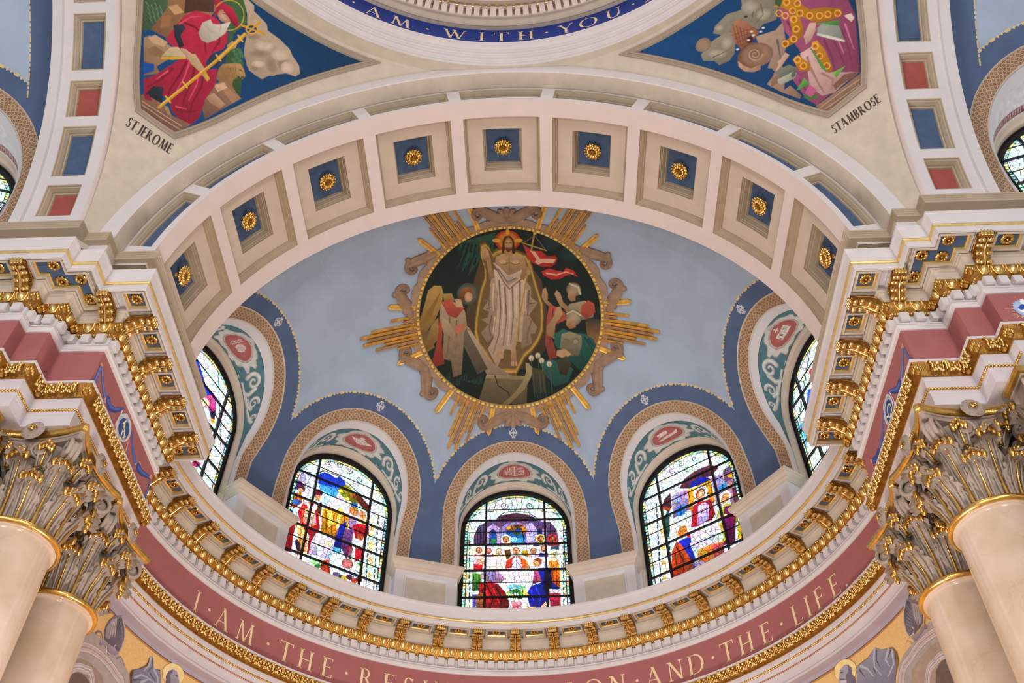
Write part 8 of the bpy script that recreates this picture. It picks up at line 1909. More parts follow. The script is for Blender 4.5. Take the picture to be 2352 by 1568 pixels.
ART['w2'] = '''p|-1.933,2.75 1.357,4.487 1.74,0.381 -1.183,-0.73|e4ecee
e|0.737,2.009|0.048,0.061,0.42|f4e8b8
l|0.868,2.132 0.871,2.056|3c5c54|0.0306
l|0.659,2.037 0.663,1.956|4c6c60|0.0303
e|0.748,1.879|0.048,0.06,0.42|d8e8e0
l|0.875,1.994 0.878,1.919|3c5c54|0.0304
l|0.67,1.902 0.675,1.821|4c6c60|0.03
e|0.758,1.751|0.048,0.06,0.42|e0c070
l|0.883,1.857 0.886,1.783|3c5c54|0.0301
l|0.681,1.768 0.686,1.688|4c6c60|0.0298
e|0.768,1.625|0.047,0.059,0.41|f4e8b8
l|0.89,1.722 0.893,1.648|3c5c54|0.0299
l|0.693,1.635 0.697,1.556|4c6c60|0.0295
e|0.778,1.499|0.047,0.059,0.41|d8e8e0
l|0.898,1.588 0.901,1.515|3c5c54|0.0296
l|0.704,1.504 0.708,1.426|4c6c60|0.0293
e|0.788,1.375|0.047,0.058,0.4|e0c070
l|0.905,1.456 0.908,1.383|3c5c54|0.0294
l|0.715,1.374 0.719,1.297|4c6c60|0.0291
e|0.798,1.251|0.046,0.058,0.4|f4e8b8
l|0.913,1.324 0.916,1.253|3c5c54|0.0292
l|0.726,1.245 0.73,1.169|4c6c60|0.0288
e|0.807,1.129|0.046,0.057,0.4|d8e8e0
l|0.92,1.194 0.923,1.124|3c5c54|0.0289
l|0.736,1.117 0.74,1.042|4c6c60|0.0286
e|0.817,1.008|0.046,0.057,0.39|e0c070
l|0.927,1.066 0.93,0.996|3c5c54|0.0287
l|0.747,0.991 0.751,0.916|4c6c60|0.0284
e|0.826,0.889|0.046,0.056,0.39|f4e8b8
l|0.934,0.939 0.937,0.869|3c5c54|0.0285
l|0.758,0.866 0.762,0.792|4c6c60|0.0282
e|0.836,0.77|0.045,0.056,0.39|d8e8e0
l|0.941,0.813 0.944,0.744|3c5c54|0.0282
l|0.768,0.742 0.772,0.669|4c6c60|0.0279
e|0.845,0.652|0.045,0.055,0.38|e0c070
l|0.948,0.688 0.951,0.62|3c5c54|0.028
l|0.778,0.62 0.782,0.547|4c6c60|0.0277
e|0.855,0.536|0.045,0.055,0.38|f4e8b8
l|0.955,0.564 0.958,0.497|3c5c54|0.0278
l|0.789,0.498 0.793,0.426|4c6c60|0.0275
e|0.864,0.42|0.045,0.054,0.37|d8e8e0
l|0.962,0.442 0.965,0.375|3c5c54|0.0276
l|0.799,0.378 0.803,0.306|4c6c60|0.0273
e|-1.189,1.813|0.043,0.059,0.45|f4e8c0
l|-1.119,1.879 -1.116,1.804|3a5a44|0.0284
e|-1.184,1.678|0.043,0.058,0.44|e0ecd8
l|-1.109,1.745 -1.106,1.671|3a5a44|0.0282
e|-1.179,1.544|0.043,0.057,0.44|e0b868
l|-1.1,1.612 -1.096,1.539|3a5a44|0.0279
e|-1.174,1.411|0.042,0.057,0.43|f4e8c0
l|-1.09,1.481 -1.087,1.409|3a5a44|0.0277
e|-1.169,1.28|0.042,0.056,0.43|e0ecd8
l|-1.081,1.351 -1.077,1.28|3a5a44|0.0275
e|-1.164,1.15|0.042,0.056,0.42|e0b868
l|-1.071,1.222 -1.068,1.152|3a5a44|0.0272
e|-1.159,1.022|0.042,0.055,0.42|f4e8c0
l|-1.062,1.095 -1.059,1.025|3a5a44|0.027
e|-1.154,0.895|0.041,0.055,0.42|e0ecd8
l|-1.053,0.969 -1.049,0.9|3a5a44|0.0268
e|-1.149,0.769|0.041,0.054,0.41|e0b868
l|-1.043,0.844 -1.04,0.776|3a5a44|0.0266
e|-1.144,0.644|0.041,0.054,0.41|f4e8c0
l|-1.034,0.72 -1.031,0.653|3a5a44|0.0264
e|-1.139,0.521|0.04,0.053,0.4|e0ecd8
l|-1.025,0.598 -1.022,0.531|3a5a44|0.0261
e|-1.134,0.399|0.04,0.053,0.4|e0b868
l|-1.017,0.477 -1.014,0.411|3a5a44|0.0259
l|-0.672,2.959 -0.685,2.895 -0.722,2.853 -0.764,2.847 -0.791,2.875 -0.793,2.919 -0.774,2.955 -0.746,2.969 -0.726,2.958 -0.72,2.935 -0.727,2.913 -0.74,2.904 -0.749,2.908 -0.75,2.917|4a5a50|0.0185
l|-0.392,2.999 -0.405,2.934 -0.443,2.891 -0.486,2.885 -0.513,2.914 -0.514,2.958 -0.494,2.995 -0.466,3.008 -0.445,2.997 -0.439,2.974 -0.447,2.952 -0.461,2.943 -0.47,2.947 -0.471,2.956|4a5a50|0.0187
l|-0.112,3.071 -0.126,3.006 -0.165,2.962 -0.209,2.956 -0.235,2.985 -0.237,3.03 -0.216,3.067 -0.187,3.08 -0.166,3.069 -0.161,3.045 -0.169,3.024 -0.182,3.015 -0.192,3.018 -0.193,3.028|4a5a50|0.0189
l|0.131,3.019 0.116,2.954 0.076,2.91 0.032,2.905 0.005,2.933 0.005,2.978 0.026,3.015 0.055,3.028 0.076,3.018 0.081,2.994 0.073,2.972 0.059,2.963 0.05,2.967 0.049,2.976|4a5a50|0.019
l|-0.947,2.751 -0.959,2.688 -0.995,2.647 -1.036,2.641 -1.063,2.669 -1.066,2.712 -1.047,2.747 -1.02,2.76 -0.999,2.75 -0.993,2.727 -1.001,2.706 -1.013,2.697 -1.022,2.701 -1.023,2.71|4a5a50|0.0181
l|0.383,2.902 0.367,2.837 0.327,2.794 0.283,2.789 0.256,2.817 0.256,2.862 0.277,2.898 0.306,2.912 0.328,2.901 0.333,2.877 0.324,2.856 0.31,2.846 0.301,2.85 0.3,2.86|4a5a50|0.019
l|-1.022,2.28 -0.892,2.476 -0.655,2.56 -0.483,2.713 -0.198,2.719 0.104,2.631 0.357,2.485 0.617,2.277 0.675,2.044|3a3438|0.0234
p|-0.647,2.514 -0.478,2.682 -0.336,2.685 -0.215,2.643 -0.114,2.734 0.018,2.623 0.037,2.498 -0.119,2.39 -0.313,2.363 -0.557,2.311|1640c0|1c58c8|0,-1
p|-0.559,2.326 -0.313,2.363 0.039,2.482 -0.083,2.342 -0.138,2.152 -0.274,2.12 -0.506,2.172|2888d8|70c0e8|0,-1
p|-0.508,2.187 -0.276,2.135 -0.06,2.189 -0.016,1.904 -0.236,1.882 -0.425,1.858|d8ecf8|b8d8f0|0,-1
l|-0.387,2.131 -0.348,1.893|3a5a80|0.0118
l|-0.274,2.12 -0.236,1.882|3a5a80|0.0118
l|-0.16,2.11 -0.127,1.901|3a5a80|0.0119
l|-0.603,2.42 0.005,2.516|3a5a80|0.0119
p|-1.041,2.206 -1.002,2.323 -0.912,2.433 -0.845,2.4 -0.812,2.122 -0.922,2.037|c4b8d8
p|-0.83,2.441 -0.748,2.448 -0.694,2.05 -0.78,2.009|d0c4e0
p|-0.671,2.486 -0.577,2.432 -0.557,2.148 -0.639,2.141|b8b0cc
p|-0.14,2.347 0.05,2.605 0.176,2.532 0.244,2.464 0.451,2.43 0.652,2.228 0.613,2.08 0.39,2.237 0.224,2.192 0.02,2.227|a89030|6a7020|0,-1
p|0.194,2.407 0.361,2.453 0.613,2.308 0.669,2.138 0.484,2.183 0.292,2.322|803818|5c2410|0,-1
e|-0.056,2.354|0.059,0.05,0.45|d8d060
e|0.069,2.282|0.059,0.049,0.44|90a030
e|0.131,2.444|0.06,0.05,0.45|607828
e|0.104,2.234|0.059,0.049,0.44|e0d870
e|0.257,2.371|0.06,0.05,0.44|a85c20
e|-0.932,2.064|0.106,0.137,0.45|5c3068|3c1c48
e|-0.906,1.981|0.061,0.054,0.45|e0a888
p|-1.078,1.803 -0.878,1.946 -0.818,1.706 -0.891,1.579 -0.978,1.477 -1.054,1.596|c87828|984c14|0,-1
p|-1.03,1.694 -0.864,1.753 -0.866,1.615 -1.01,1.586|3c70c8
p|-1.065,1.376 -0.968,1.451 -0.941,1.311 -1.028,1.271|2c68b8
e|-0.531,2.095|0.097,0.09,0.44|7c2044|5c1430
p|-0.588,2.004 -0.46,2.065 -0.46,1.905 -0.537,1.869|d8a080
p|-0.582,1.816 -0.404,1.899 -0.376,1.567 -0.522,1.625|6a4020
p|-0.87,1.465 -0.803,1.682 -0.698,1.7 -0.437,1.602 -0.354,1.272 -0.406,0.951 -0.423,0.596 -0.52,0.584 -0.543,1.01 -0.729,1.136 -0.809,1.28|d42c40|8c1428|1,-1
p|-0.732,1.59 -0.532,1.683 -0.438,1.325 -0.558,1.212 -0.725,1.257|f0d8c4|c8988c|0,-1
e|-0.6,1.729|0.117,0.117,0.43|f4f0ec
e|-0.628,1.763|0.061,0.076,0.44|e0b090
p|-0.871,1.192 -0.74,1.191 -0.573,0.997 -0.529,0.609 -0.726,0.555 -0.767,0.912|e8d0a0|b08840|0,-1
p|-1.003,1.193 -0.858,1.258 -0.858,0.872 -0.825,0.484 -1.039,0.462 -0.995,0.755|c01c34|7c0c20|0,-1
l|-0.799,1.809 -0.718,0.933 -0.691,0.371|c87c3c|0.02
p|-0.378,1.738 -0.229,1.838 -0.109,1.783 0.017,1.872 0.188,1.855 0.237,1.627 0.224,1.223 0.1,1.14 -0.116,1.136 -0.315,1.199|e8b030|b07814|0,-1
l|-0.294,1.729 -0.214,1.243|7c5010|0.0231
l|-0.182,1.718 -0.07,1.186|7c5010|0.0231
l|-0.043,1.718 0.011,1.191|7c5010|0.0232
l|0.113,1.789 0.203,1.365|7c5010|0.0234
p|-0.268,1.741 -0.165,1.788 -0.094,1.51 -0.178,1.35|f8dc80
p|-0.043,1.718 0.03,1.783 0.053,1.452 -0.016,1.361|f8e090
e|-0.172,2.007|0.115,0.15,0.44|f0ece8
e|0.021,1.842|0.069,0.089,0.43|e8c060
p|0.044,1.509 0.183,1.695 0.182,1.509 0.157,1.194 0.164,0.9 -0.017,0.853 0.004,1.128|1c40b8|102470|0,-1
p|-0.025,0.968 0.139,0.99 0.152,0.866 -0.02,0.835|6cc0e8
e|0.302,2.003|0.106,0.121,0.43|c88858
p|0.215,2.059 0.224,2.192 0.363,2.225 0.369,2.098|3c80b0
l|0.219,2.067 0.374,2.1|e0b848|0.0239
p|0.192,1.825 0.382,1.88 0.419,1.614 0.269,1.486|a890b8
p|0.405,1.922 0.558,2.056 0.667,1.881 0.632,1.708 0.441,1.655|ecd0b0
e|0.508,2.001|0.077,0.097,0.43|d0986c
p|0.321,1.632 0.429,1.743 0.678,1.792 0.71,1.587 0.56,1.399 0.426,1.356|d02840|9c1830|0,-1
e|0.528,1.43|0.075,0.076,0.41|b06c4c
p|0.458,1.324 0.643,1.404 0.666,1.232 0.508,1.165|ecf0e8
p|0.186,1.48 0.37,1.561 0.362,1.222 0.315,0.789 0.147,1.011|8c5898|5c3468|0,-1
p|0.275,1.065 0.366,1.194 0.412,1.064 0.366,0.81|b02040
p|0.456,1.142 0.647,1.164 0.621,0.945 0.477,0.797|c02844
p|0.326,1.087 0.391,1.115 0.414,0.859 0.353,0.804|8c6c80
p|-0.475,0.892 -0.41,1.127 -0.066,1.158 -0.007,0.858 -0.033,0.616 -0.403,0.633 -0.491,0.54|f0ecf4|b0a4c0|0,-1
p|-0.232,1.026 -0.052,1.074 -0.055,0.925 -0.197,0.894|f0d0c8
p|-0.009,0.799 0.197,0.856 0.184,0.59 0.001,0.572|f4f4f8
e|-0.091,0.408|0.106,0.149,0.39|c85428|8c3014
p|-0.185,0.581 -0.047,0.639 -0.024,0.562 -0.182,0.497|d06030
e|0.34,0.712|0.127,0.11,0.39|d09088|905050
p|0.532,0.791 0.663,0.874 0.698,0.57 0.529,0.616|7cb060|3c6a34|0,-1
e|0.571,0.705|0.072,0.083,0.39|f0e8e0
e|-0.261,0.409|0.068,0.059,0.39|5c9a58
e|-0.347,0.458|0.068,0.059,0.39|a8d0a0
e|0.216,0.377|0.07,0.059,0.38|406a38
e|0.324,0.364|0.07,0.059,0.38|c8b040
e|0.421,0.431|0.071,0.059,0.38|5a3050
e|0.254,0.477|0.07,0.059,0.38|d0e0c8
e|0.533,0.391|0.071,0.059,0.38|b05040
e|0.138,0.374|0.07,0.059,0.38|8070a0
e|0.632,0.458|0.072,0.059,0.38|6a3028
p|-1.061,0.959 -0.987,1.14 -0.934,0.839 -1.042,0.734|3c5c3c
e|-0.727,0.697|0.052,0.135,0.4|4a3050'''
ART['w4'] = '''p|-1.165,4.948 2.768,2.559 1.796,-1.141 -1.693,0.313|e4ecee
e|-0.638,2.11|0.057,0.056,-0.47|f4e8c0
l|-0.743,2.243 -0.747,2.166|3a5a54|0.0342
l|-0.499,2.119 -0.503,2.042|44645c|0.0337
e|-0.651,1.983|0.056,0.055,-0.46|e0ecd8
l|-0.755,2.106 -0.759,2.029|3a5a54|0.0339
l|-0.512,1.984 -0.516,1.908|44645c|0.0334
e|-0.664,1.857|0.056,0.055,-0.46|e0b868
l|-0.767,1.971 -0.77,1.895|3a5a54|0.0337
l|-0.525,1.85 -0.529,1.775|44645c|0.0331
e|-0.676,1.732|0.056,0.054,-0.46|f4e8c0
l|-0.778,1.837 -0.782,1.761|3a5a54|0.0334
l|-0.538,1.718 -0.542,1.643|44645c|0.0328
e|-0.689,1.609|0.055,0.054,-0.45|e0ecd8
l|-0.79,1.704 -0.793,1.629|3a5a54|0.0331
l|-0.55,1.587 -0.554,1.513|44645c|0.0326
e|-0.701,1.486|0.055,0.053,-0.45|e0b868
l|-0.801,1.572 -0.805,1.498|3a5a54|0.0328
l|-0.563,1.457 -0.567,1.384|44645c|0.0323
e|-0.714,1.365|0.055,0.053,-0.44|f4e8c0
l|-0.813,1.442 -0.816,1.368|3a5a54|0.0326
l|-0.575,1.328 -0.579,1.256|44645c|0.0321
e|-0.726,1.244|0.054,0.052,-0.44|e0ecd8
l|-0.824,1.313 -0.827,1.24|3a5a54|0.0323
l|-0.587,1.201 -0.591,1.13|44645c|0.0318
e|-0.738,1.125|0.054,0.052,-0.44|e0b868
l|-0.835,1.185 -0.838,1.113|3a5a54|0.032
l|-0.599,1.075 -0.603,1.004|44645c|0.0316
e|-0.75,1.007|0.054,0.051,-0.43|f4e8c0
l|-0.846,1.058 -0.849,0.987|3a5a54|0.0318
l|-0.611,0.95 -0.615,0.88|44645c|0.0313
e|-0.762,0.89|0.053,0.051,-0.43|e0ecd8
l|-0.857,0.933 -0.86,0.863|3a5a54|0.0315
l|-0.623,0.827 -0.627,0.757|44645c|0.0311
e|-0.774,0.774|0.053,0.05,-0.42|e0b868
l|-0.868,0.809 -0.871,0.739|3a5a54|0.0313
l|-0.635,0.704 -0.639,0.635|44645c|0.0308
e|-0.786,0.659|0.053,0.05,-0.42|f4e8c0
l|-0.878,0.686 -0.881,0.617|3a5a54|0.0311
l|-0.647,0.583 -0.65,0.515|44645c|0.0306
e|-0.797,0.545|0.053,0.05,-0.42|e0ecd8
l|-0.889,0.564 -0.892,0.496|3a5a54|0.0308
l|-0.658,0.463 -0.662,0.395|44645c|0.0304
e|-0.809,0.432|0.052,0.049,-0.41|e0b868
l|-0.899,0.444 -0.902,0.376|3a5a54|0.0306
l|-0.67,0.344 -0.673,0.277|44645c|0.0301
e|-0.82,0.32|0.052,0.049,-0.41|f4e8c0
l|-0.91,0.324 -0.913,0.257|3a5a54|0.0303
l|-0.681,0.226 -0.685,0.16|44645c|0.0299
e|1.196,1.86|0.047,0.057,-0.49|f4e8c0
e|1.19,1.709|0.047,0.056,-0.49|e0ecd8
e|1.185,1.56|0.047,0.056,-0.48|e0b868
e|1.179,1.412|0.046,0.055,-0.48|f4e8c0
e|1.174,1.266|0.046,0.054,-0.47|e0ecd8
e|1.168,1.123|0.045,0.054,-0.47|e0b868
e|1.163,0.98|0.045,0.053,-0.46|f4e8c0
e|1.158,0.84|0.045,0.053,-0.46|e0ecd8
e|1.153,0.701|0.044,0.052,-0.45|e0b868
e|1.148,0.563|0.044,0.051,-0.45|f4e8c0
l|-0.19,2.851 -0.219,2.812 -0.265,2.814 -0.303,2.85 -0.318,2.899 -0.307,2.936 -0.279,2.946 -0.251,2.93 -0.236,2.901 -0.238,2.877 -0.251,2.867 -0.265,2.872 -0.272,2.884 -0.27,2.893|4a5a50|0.0194
l|0.043,2.933 0.014,2.894 -0.031,2.896 -0.069,2.932 -0.084,2.981 -0.072,3.018 -0.045,3.028 -0.017,3.012 -0.002,2.983 -0.004,2.958 -0.017,2.949 -0.031,2.954 -0.038,2.966 -0.036,2.974|4a5a50|0.0194
l|0.361,2.881 0.332,2.843 0.287,2.845 0.25,2.881 0.237,2.929 0.249,2.966 0.276,2.976 0.303,2.96 0.317,2.931 0.315,2.907 0.302,2.897 0.288,2.903 0.282,2.915 0.284,2.923|4a5a50|0.0191
l|0.689,2.907 0.659,2.869 0.615,2.871 0.579,2.907 0.566,2.955 0.578,2.991 0.605,3.001 0.632,2.985 0.645,2.957 0.643,2.932 0.63,2.923 0.617,2.928 0.61,2.94 0.612,2.948|4a5a50|0.0189
l|0.873,2.761 0.843,2.723 0.8,2.725 0.764,2.76 0.752,2.807 0.764,2.843 0.791,2.853 0.817,2.837 0.831,2.809 0.828,2.785 0.815,2.776 0.802,2.781 0.796,2.793 0.798,2.801|4a5a50|0.0186
l|1.123,2.619 1.094,2.581 1.051,2.583 1.017,2.618 1.005,2.664 1.017,2.699 1.044,2.709 1.069,2.694 1.082,2.667 1.079,2.643 1.067,2.634 1.054,2.639 1.048,2.65 1.05,2.658|4a5a50|0.0183
l|0.151,2.706 0.121,2.668 0.077,2.67 0.04,2.705 0.025,2.753 0.037,2.789 0.065,2.799 0.092,2.784 0.106,2.755 0.104,2.731 0.091,2.722 0.078,2.727 0.071,2.739 0.073,2.747|4a5a50|0.019
p|-0.168,2.347 -0.032,2.518 0.197,2.598 0.412,2.604 0.619,2.572 0.763,2.411 0.564,2.278 0.302,2.379 0.062,2.225|7c4c60|582c44|0,-1
p|-0.638,2.11 -0.543,2.261 -0.386,2.34 -0.403,1.992 -0.492,1.88|5c3448
p|0.843,2.287 1.027,2.347 1.101,2.146 1.053,1.976 0.817,1.984|7c5c80
p|-0.377,2.255 -0.003,2.26 -0.023,1.722 -0.414,1.688|b8a8cc|8c749c|0,-1
p|0.557,2.242 0.829,2.215 0.751,1.482 0.555,1.506 0.559,1.886|b8a8cc|94809c|0,-1
p|0.817,1.984 1.053,1.976 1.08,1.314 0.858,1.353|a8909c
p|0.942,1.763 1.136,1.737 1.08,1.314 0.918,1.323|6c3c50
p|0.057,2.236 0.123,2.374 0.303,2.387 0.498,2.298 0.568,2.188 0.34,2.198|143cc0|0c2890|0,-1
p|-0.012,2.205 0.55,2.206 0.532,1.632 0.438,1.603 0.416,2.04 0.135,2.029 0.023,1.585 -0.023,1.722|f0b830|b87c14|0,-1
l|0.018,2.169 0.02,1.932|8a5c14|0.0184
l|0.123,2.166 0.119,1.92|8a5c14|0.0184
l|0.228,2.162 0.218,1.908|8a5c14|0.0183
l|0.333,2.159 0.317,1.896|8a5c14|0.0182
l|0.437,2.155 0.415,1.884|8a5c14|0.0182
l|0.54,2.151 0.512,1.872|8a5c14|0.0181
p|-0.307,1.923 -0.116,1.916 -0.143,1.668 -0.317,1.678|3c90d8
p|0.676,1.961 0.86,1.993 0.825,1.786 0.663,1.786|3c90d8
l|-0.207,1.923 -0.233,1.674|1a2030|0.0183
l|0.767,1.972 0.745,1.789|1a2030|0.0177
e|1.006,2.079|0.117,0.058,-0.5|d09c30
p|-0.631,2.107 -0.435,1.969 -0.45,1.918 -0.632,2.049|b05028
p|-0.075,1.289 0.053,1.76 0.2,1.801 0.464,1.743 0.498,1.348 0.368,1.227 0.102,1.247|c82c48|84182c|1,-1
p|0.076,1.296 0.174,1.737 0.326,1.737 0.401,1.622 0.337,1.316 0.17,1.251|d8ccf0|a890cc|0,-1
e|0.272,2.017|0.172,0.159,-0.48|f4f4ec
e|0.266,1.981|0.107,0.137,-0.48|a05c30
e|0.269,1.96|0.072,0.101,-0.48|e0b090
e|0.754,1.631|0.136,0.154,-0.48|f4ece4
e|0.762,1.62|0.089,0.119,-0.48|d89c7c
p|0.466,1.216 0.579,1.419 0.751,1.482 0.932,1.39 0.981,1.217 0.914,0.959 0.777,0.955 0.559,0.845 0.624,1.175|b8c048|788028|0,-1
p|0.701,1.432 0.865,1.387 0.881,1.048 0.768,0.535 0.509,0.587 0.641,1.093|8c2070|541048|0,-1
p|0.471,1.067 0.618,1.141 0.593,0.687 0.521,0.651|c8b038
p|0.583,1.305 0.734,1.23 0.691,1.178 0.503,1.235|ecc8b0
p|0.908,1.18 1.031,1.082 1.02,0.943 0.944,0.98|b040a0
p|0.908,0.962 1.068,0.955 1.077,0.528 0.879,0.518|7c2030|4c1018|0,-1
p|0.883,0.903 0.966,0.898 0.904,0.575 0.828,0.576|c8a838
e|-0.264,1.313|0.149,0.152,-0.45|f0e8dc
e|-0.266,1.299|0.106,0.125,-0.45|c88850
p|-0.399,1.12 -0.194,1.114 0.094,1.013 0.091,0.924 -0.153,0.95 -0.102,0.659 -0.098,0.38 -0.222,0.349 -0.289,0.745|1c44c8|102880|0,-1
p|-0.171,1.25 -0.085,1.153 -0.133,1.067 -0.191,1.131|d82c38
p|-0.564,0.943 -0.431,1.135 -0.346,1.022 -0.206,0.637 -0.165,0.41 -0.307,0.233 -0.641,0.225 -0.638,0.551|d06830|8c3414|0,-1
l|-0.452,0.999 -0.347,0.596 -0.431,0.287|6a2410|0.0347|0.0139
l|-0.51,0.847 -0.514,0.392|6a2410|0.0344|0.0138
p|-0.105,1.236 0.241,1.271 0.503,1.235 0.57,0.734 0.372,0.721 0.002,0.682 -0.102,0.659 -0.119,0.952|f8f4f8|d0c8d8|0,-1
l|0.102,1.247 0.092,0.889|a89cb0|0.0138
l|0.226,1.187 0.214,0.831|a89cb0|0.0137
l|0.349,1.127 0.336,0.773|a89cb0|0.0136
l|0.471,1.067 0.456,0.717|a89cb0|0.0135
p|-0.023,0.729 0.275,0.731 0.528,0.683 0.501,0.383 0.209,0.379 -0.061,0.329|d89848|a05c28|0,-1
p|0.269,0.699 0.524,0.667 0.501,0.383 0.311,0.401|c87068|8c3c44|0,-1
e|0.306,0.895|0.134,0.113,-0.44|c8ccd8
e|-0.044,0.424|0.133,0.058,-0.42|a890b0
e|-0.133,0.293|0.086,0.045,-0.42|f0e8e8
e|0.066,0.306|0.086,0.045,-0.42|f4f0f0
e|0.453,0.303|0.084,0.045,-0.43|f0ccc8
e|0.659,0.379|0.083,0.045,-0.43|f0d8d0
e|-0.266,0.283|0.087,0.045,-0.41|e89890
e|0.198,0.316|0.085,0.045,-0.42|d88858
p|-0.646,1.802 -0.467,1.946 -0.547,1.375 -0.652,1.239|3c7460|204c3c|0,-1
p|-0.67,0.255 -0.271,0.252 -0.601,0.057 -0.726,0.11|8c2c1c'''
ART['w1'] = '''p|-1.887,3.594 1.626,8.039 3.934,1.595 0.36,-0.967|e4ecee
p|-0.532,2.716 -0.38,2.79 -0.181,2.652 0.006,2.502 0.241,2.44 0.111,2.271 -0.104,2.309 -0.287,2.417|1c5cd0|1438a0|0,-1
p|-0.193,2.386 0.006,2.502 0.261,2.459 0.193,2.186 -0.051,2.195|1850d8
p|0.111,2.271 0.305,2.544 0.43,2.414 0.51,2.16 0.359,2.059|f070b0|b03880|0,-1
e|0.163,2.157|0.136,0.094,0.77|f0d0c0
p|0.346,2.087 0.487,2.261 0.538,2.023 0.448,1.981|3c2060
e|0.499,1.988|0.074,0.044,0.75|e8b830
e|0.437,0.86|0.125,0.058,0.7|b03880
e|0.414,0.695|0.094,0.046,0.7|3c7a3c
l|0.047,3.375 0.098,3.312|5a7a70|0.0316
l|0.098,3.276 0.149,3.212|5a7a70|0.0315
l|0.149,3.176 0.2,3.113|5a7a70|0.0313
l|0.2,3.078 0.25,3.015|5a7a70|0.0312
l|0.25,2.98 0.3,2.917|5a7a70|0.031
l|0.3,2.882 0.35,2.82|5a7a70|0.0309
l|0.35,2.785 0.4,2.723|5a7a70|0.0308
l|0.399,2.688 0.449,2.626|5a7a70|0.0306
l|0.449,2.592 0.499,2.53|5a7a70|0.0305
l|0.498,2.496 0.548,2.435|5a7a70|0.0304
l|0.547,2.401 0.596,2.34|5a7a70|0.0302
l|0.596,2.306 0.645,2.245|5a7a70|0.0301
l|0.644,2.211 0.693,2.151|5a7a70|0.03
l|0.692,2.117 0.741,2.057|5a7a70|0.0298
l|0.74,2.024 0.789,1.964|5a7a70|0.0297
l|0.788,1.931 0.837,1.871|5a7a70|0.0296
l|0.836,1.838 0.884,1.778|5a7a70|0.0295
l|0.883,1.746 0.931,1.686|5a7a70|0.0293
l|0.93,1.654 0.978,1.595|5a7a70|0.0292
l|0.977,1.563 1.025,1.503|5a7a70|0.0291
l|1.024,1.472 1.071,1.413|5a7a70|0.029
l|1.07,1.381 1.118,1.322|5a7a70|0.0289'''
ART['w5'] = '''p|-0.506,6.367 2.305,2.672 0.01,-1.313 -3.015,0.952|e4ecee
e|-0.087,2.519|0.242,0.089,-0.81|d84050
p|-0.452,2.407 -0.269,2.251 -0.637,1.705 -0.813,1.872|3070d0
p|-0.963,2.013 -0.754,1.816 -1.106,1.294 -1.35,1.509|70b0d0
l|-0.038,3.128 -0.062,2.994|5a7a70|0.0396
l|-0.128,3.033 -0.151,2.899|5a7a70|0.0395
l|-0.217,2.938 -0.24,2.804|5a7a70|0.0394
l|-0.306,2.843 -0.328,2.71|5a7a70|0.0393
l|-0.394,2.748 -0.417,2.615|5a7a70|0.0392
l|-0.483,2.653 -0.505,2.521|5a7a70|0.0392
l|-0.572,2.558 -0.593,2.427|5a7a70|0.0391
l|-0.66,2.464 -0.681,2.333|5a7a70|0.039
l|-0.748,2.37 -0.768,2.24|5a7a70|0.0389
l|-0.836,2.276 -0.856,2.146|5a7a70|0.0388
l|-0.924,2.182 -0.943,2.053|5a7a70|0.0388
l|-1.011,2.088 -1.03,1.96|5a7a70|0.0387
l|-1.099,1.995 -1.117,1.867|5a7a70|0.0386
l|-1.186,1.901 -1.204,1.774|5a7a70|0.0385
l|-1.273,1.808 -1.291,1.682|5a7a70|0.0385
l|-1.36,1.715 -1.377,1.589|5a7a70|0.0384
l|-1.447,1.622 -1.464,1.497|5a7a70|0.0383
l|-1.533,1.53 -1.55,1.405|5a7a70|0.0383'''
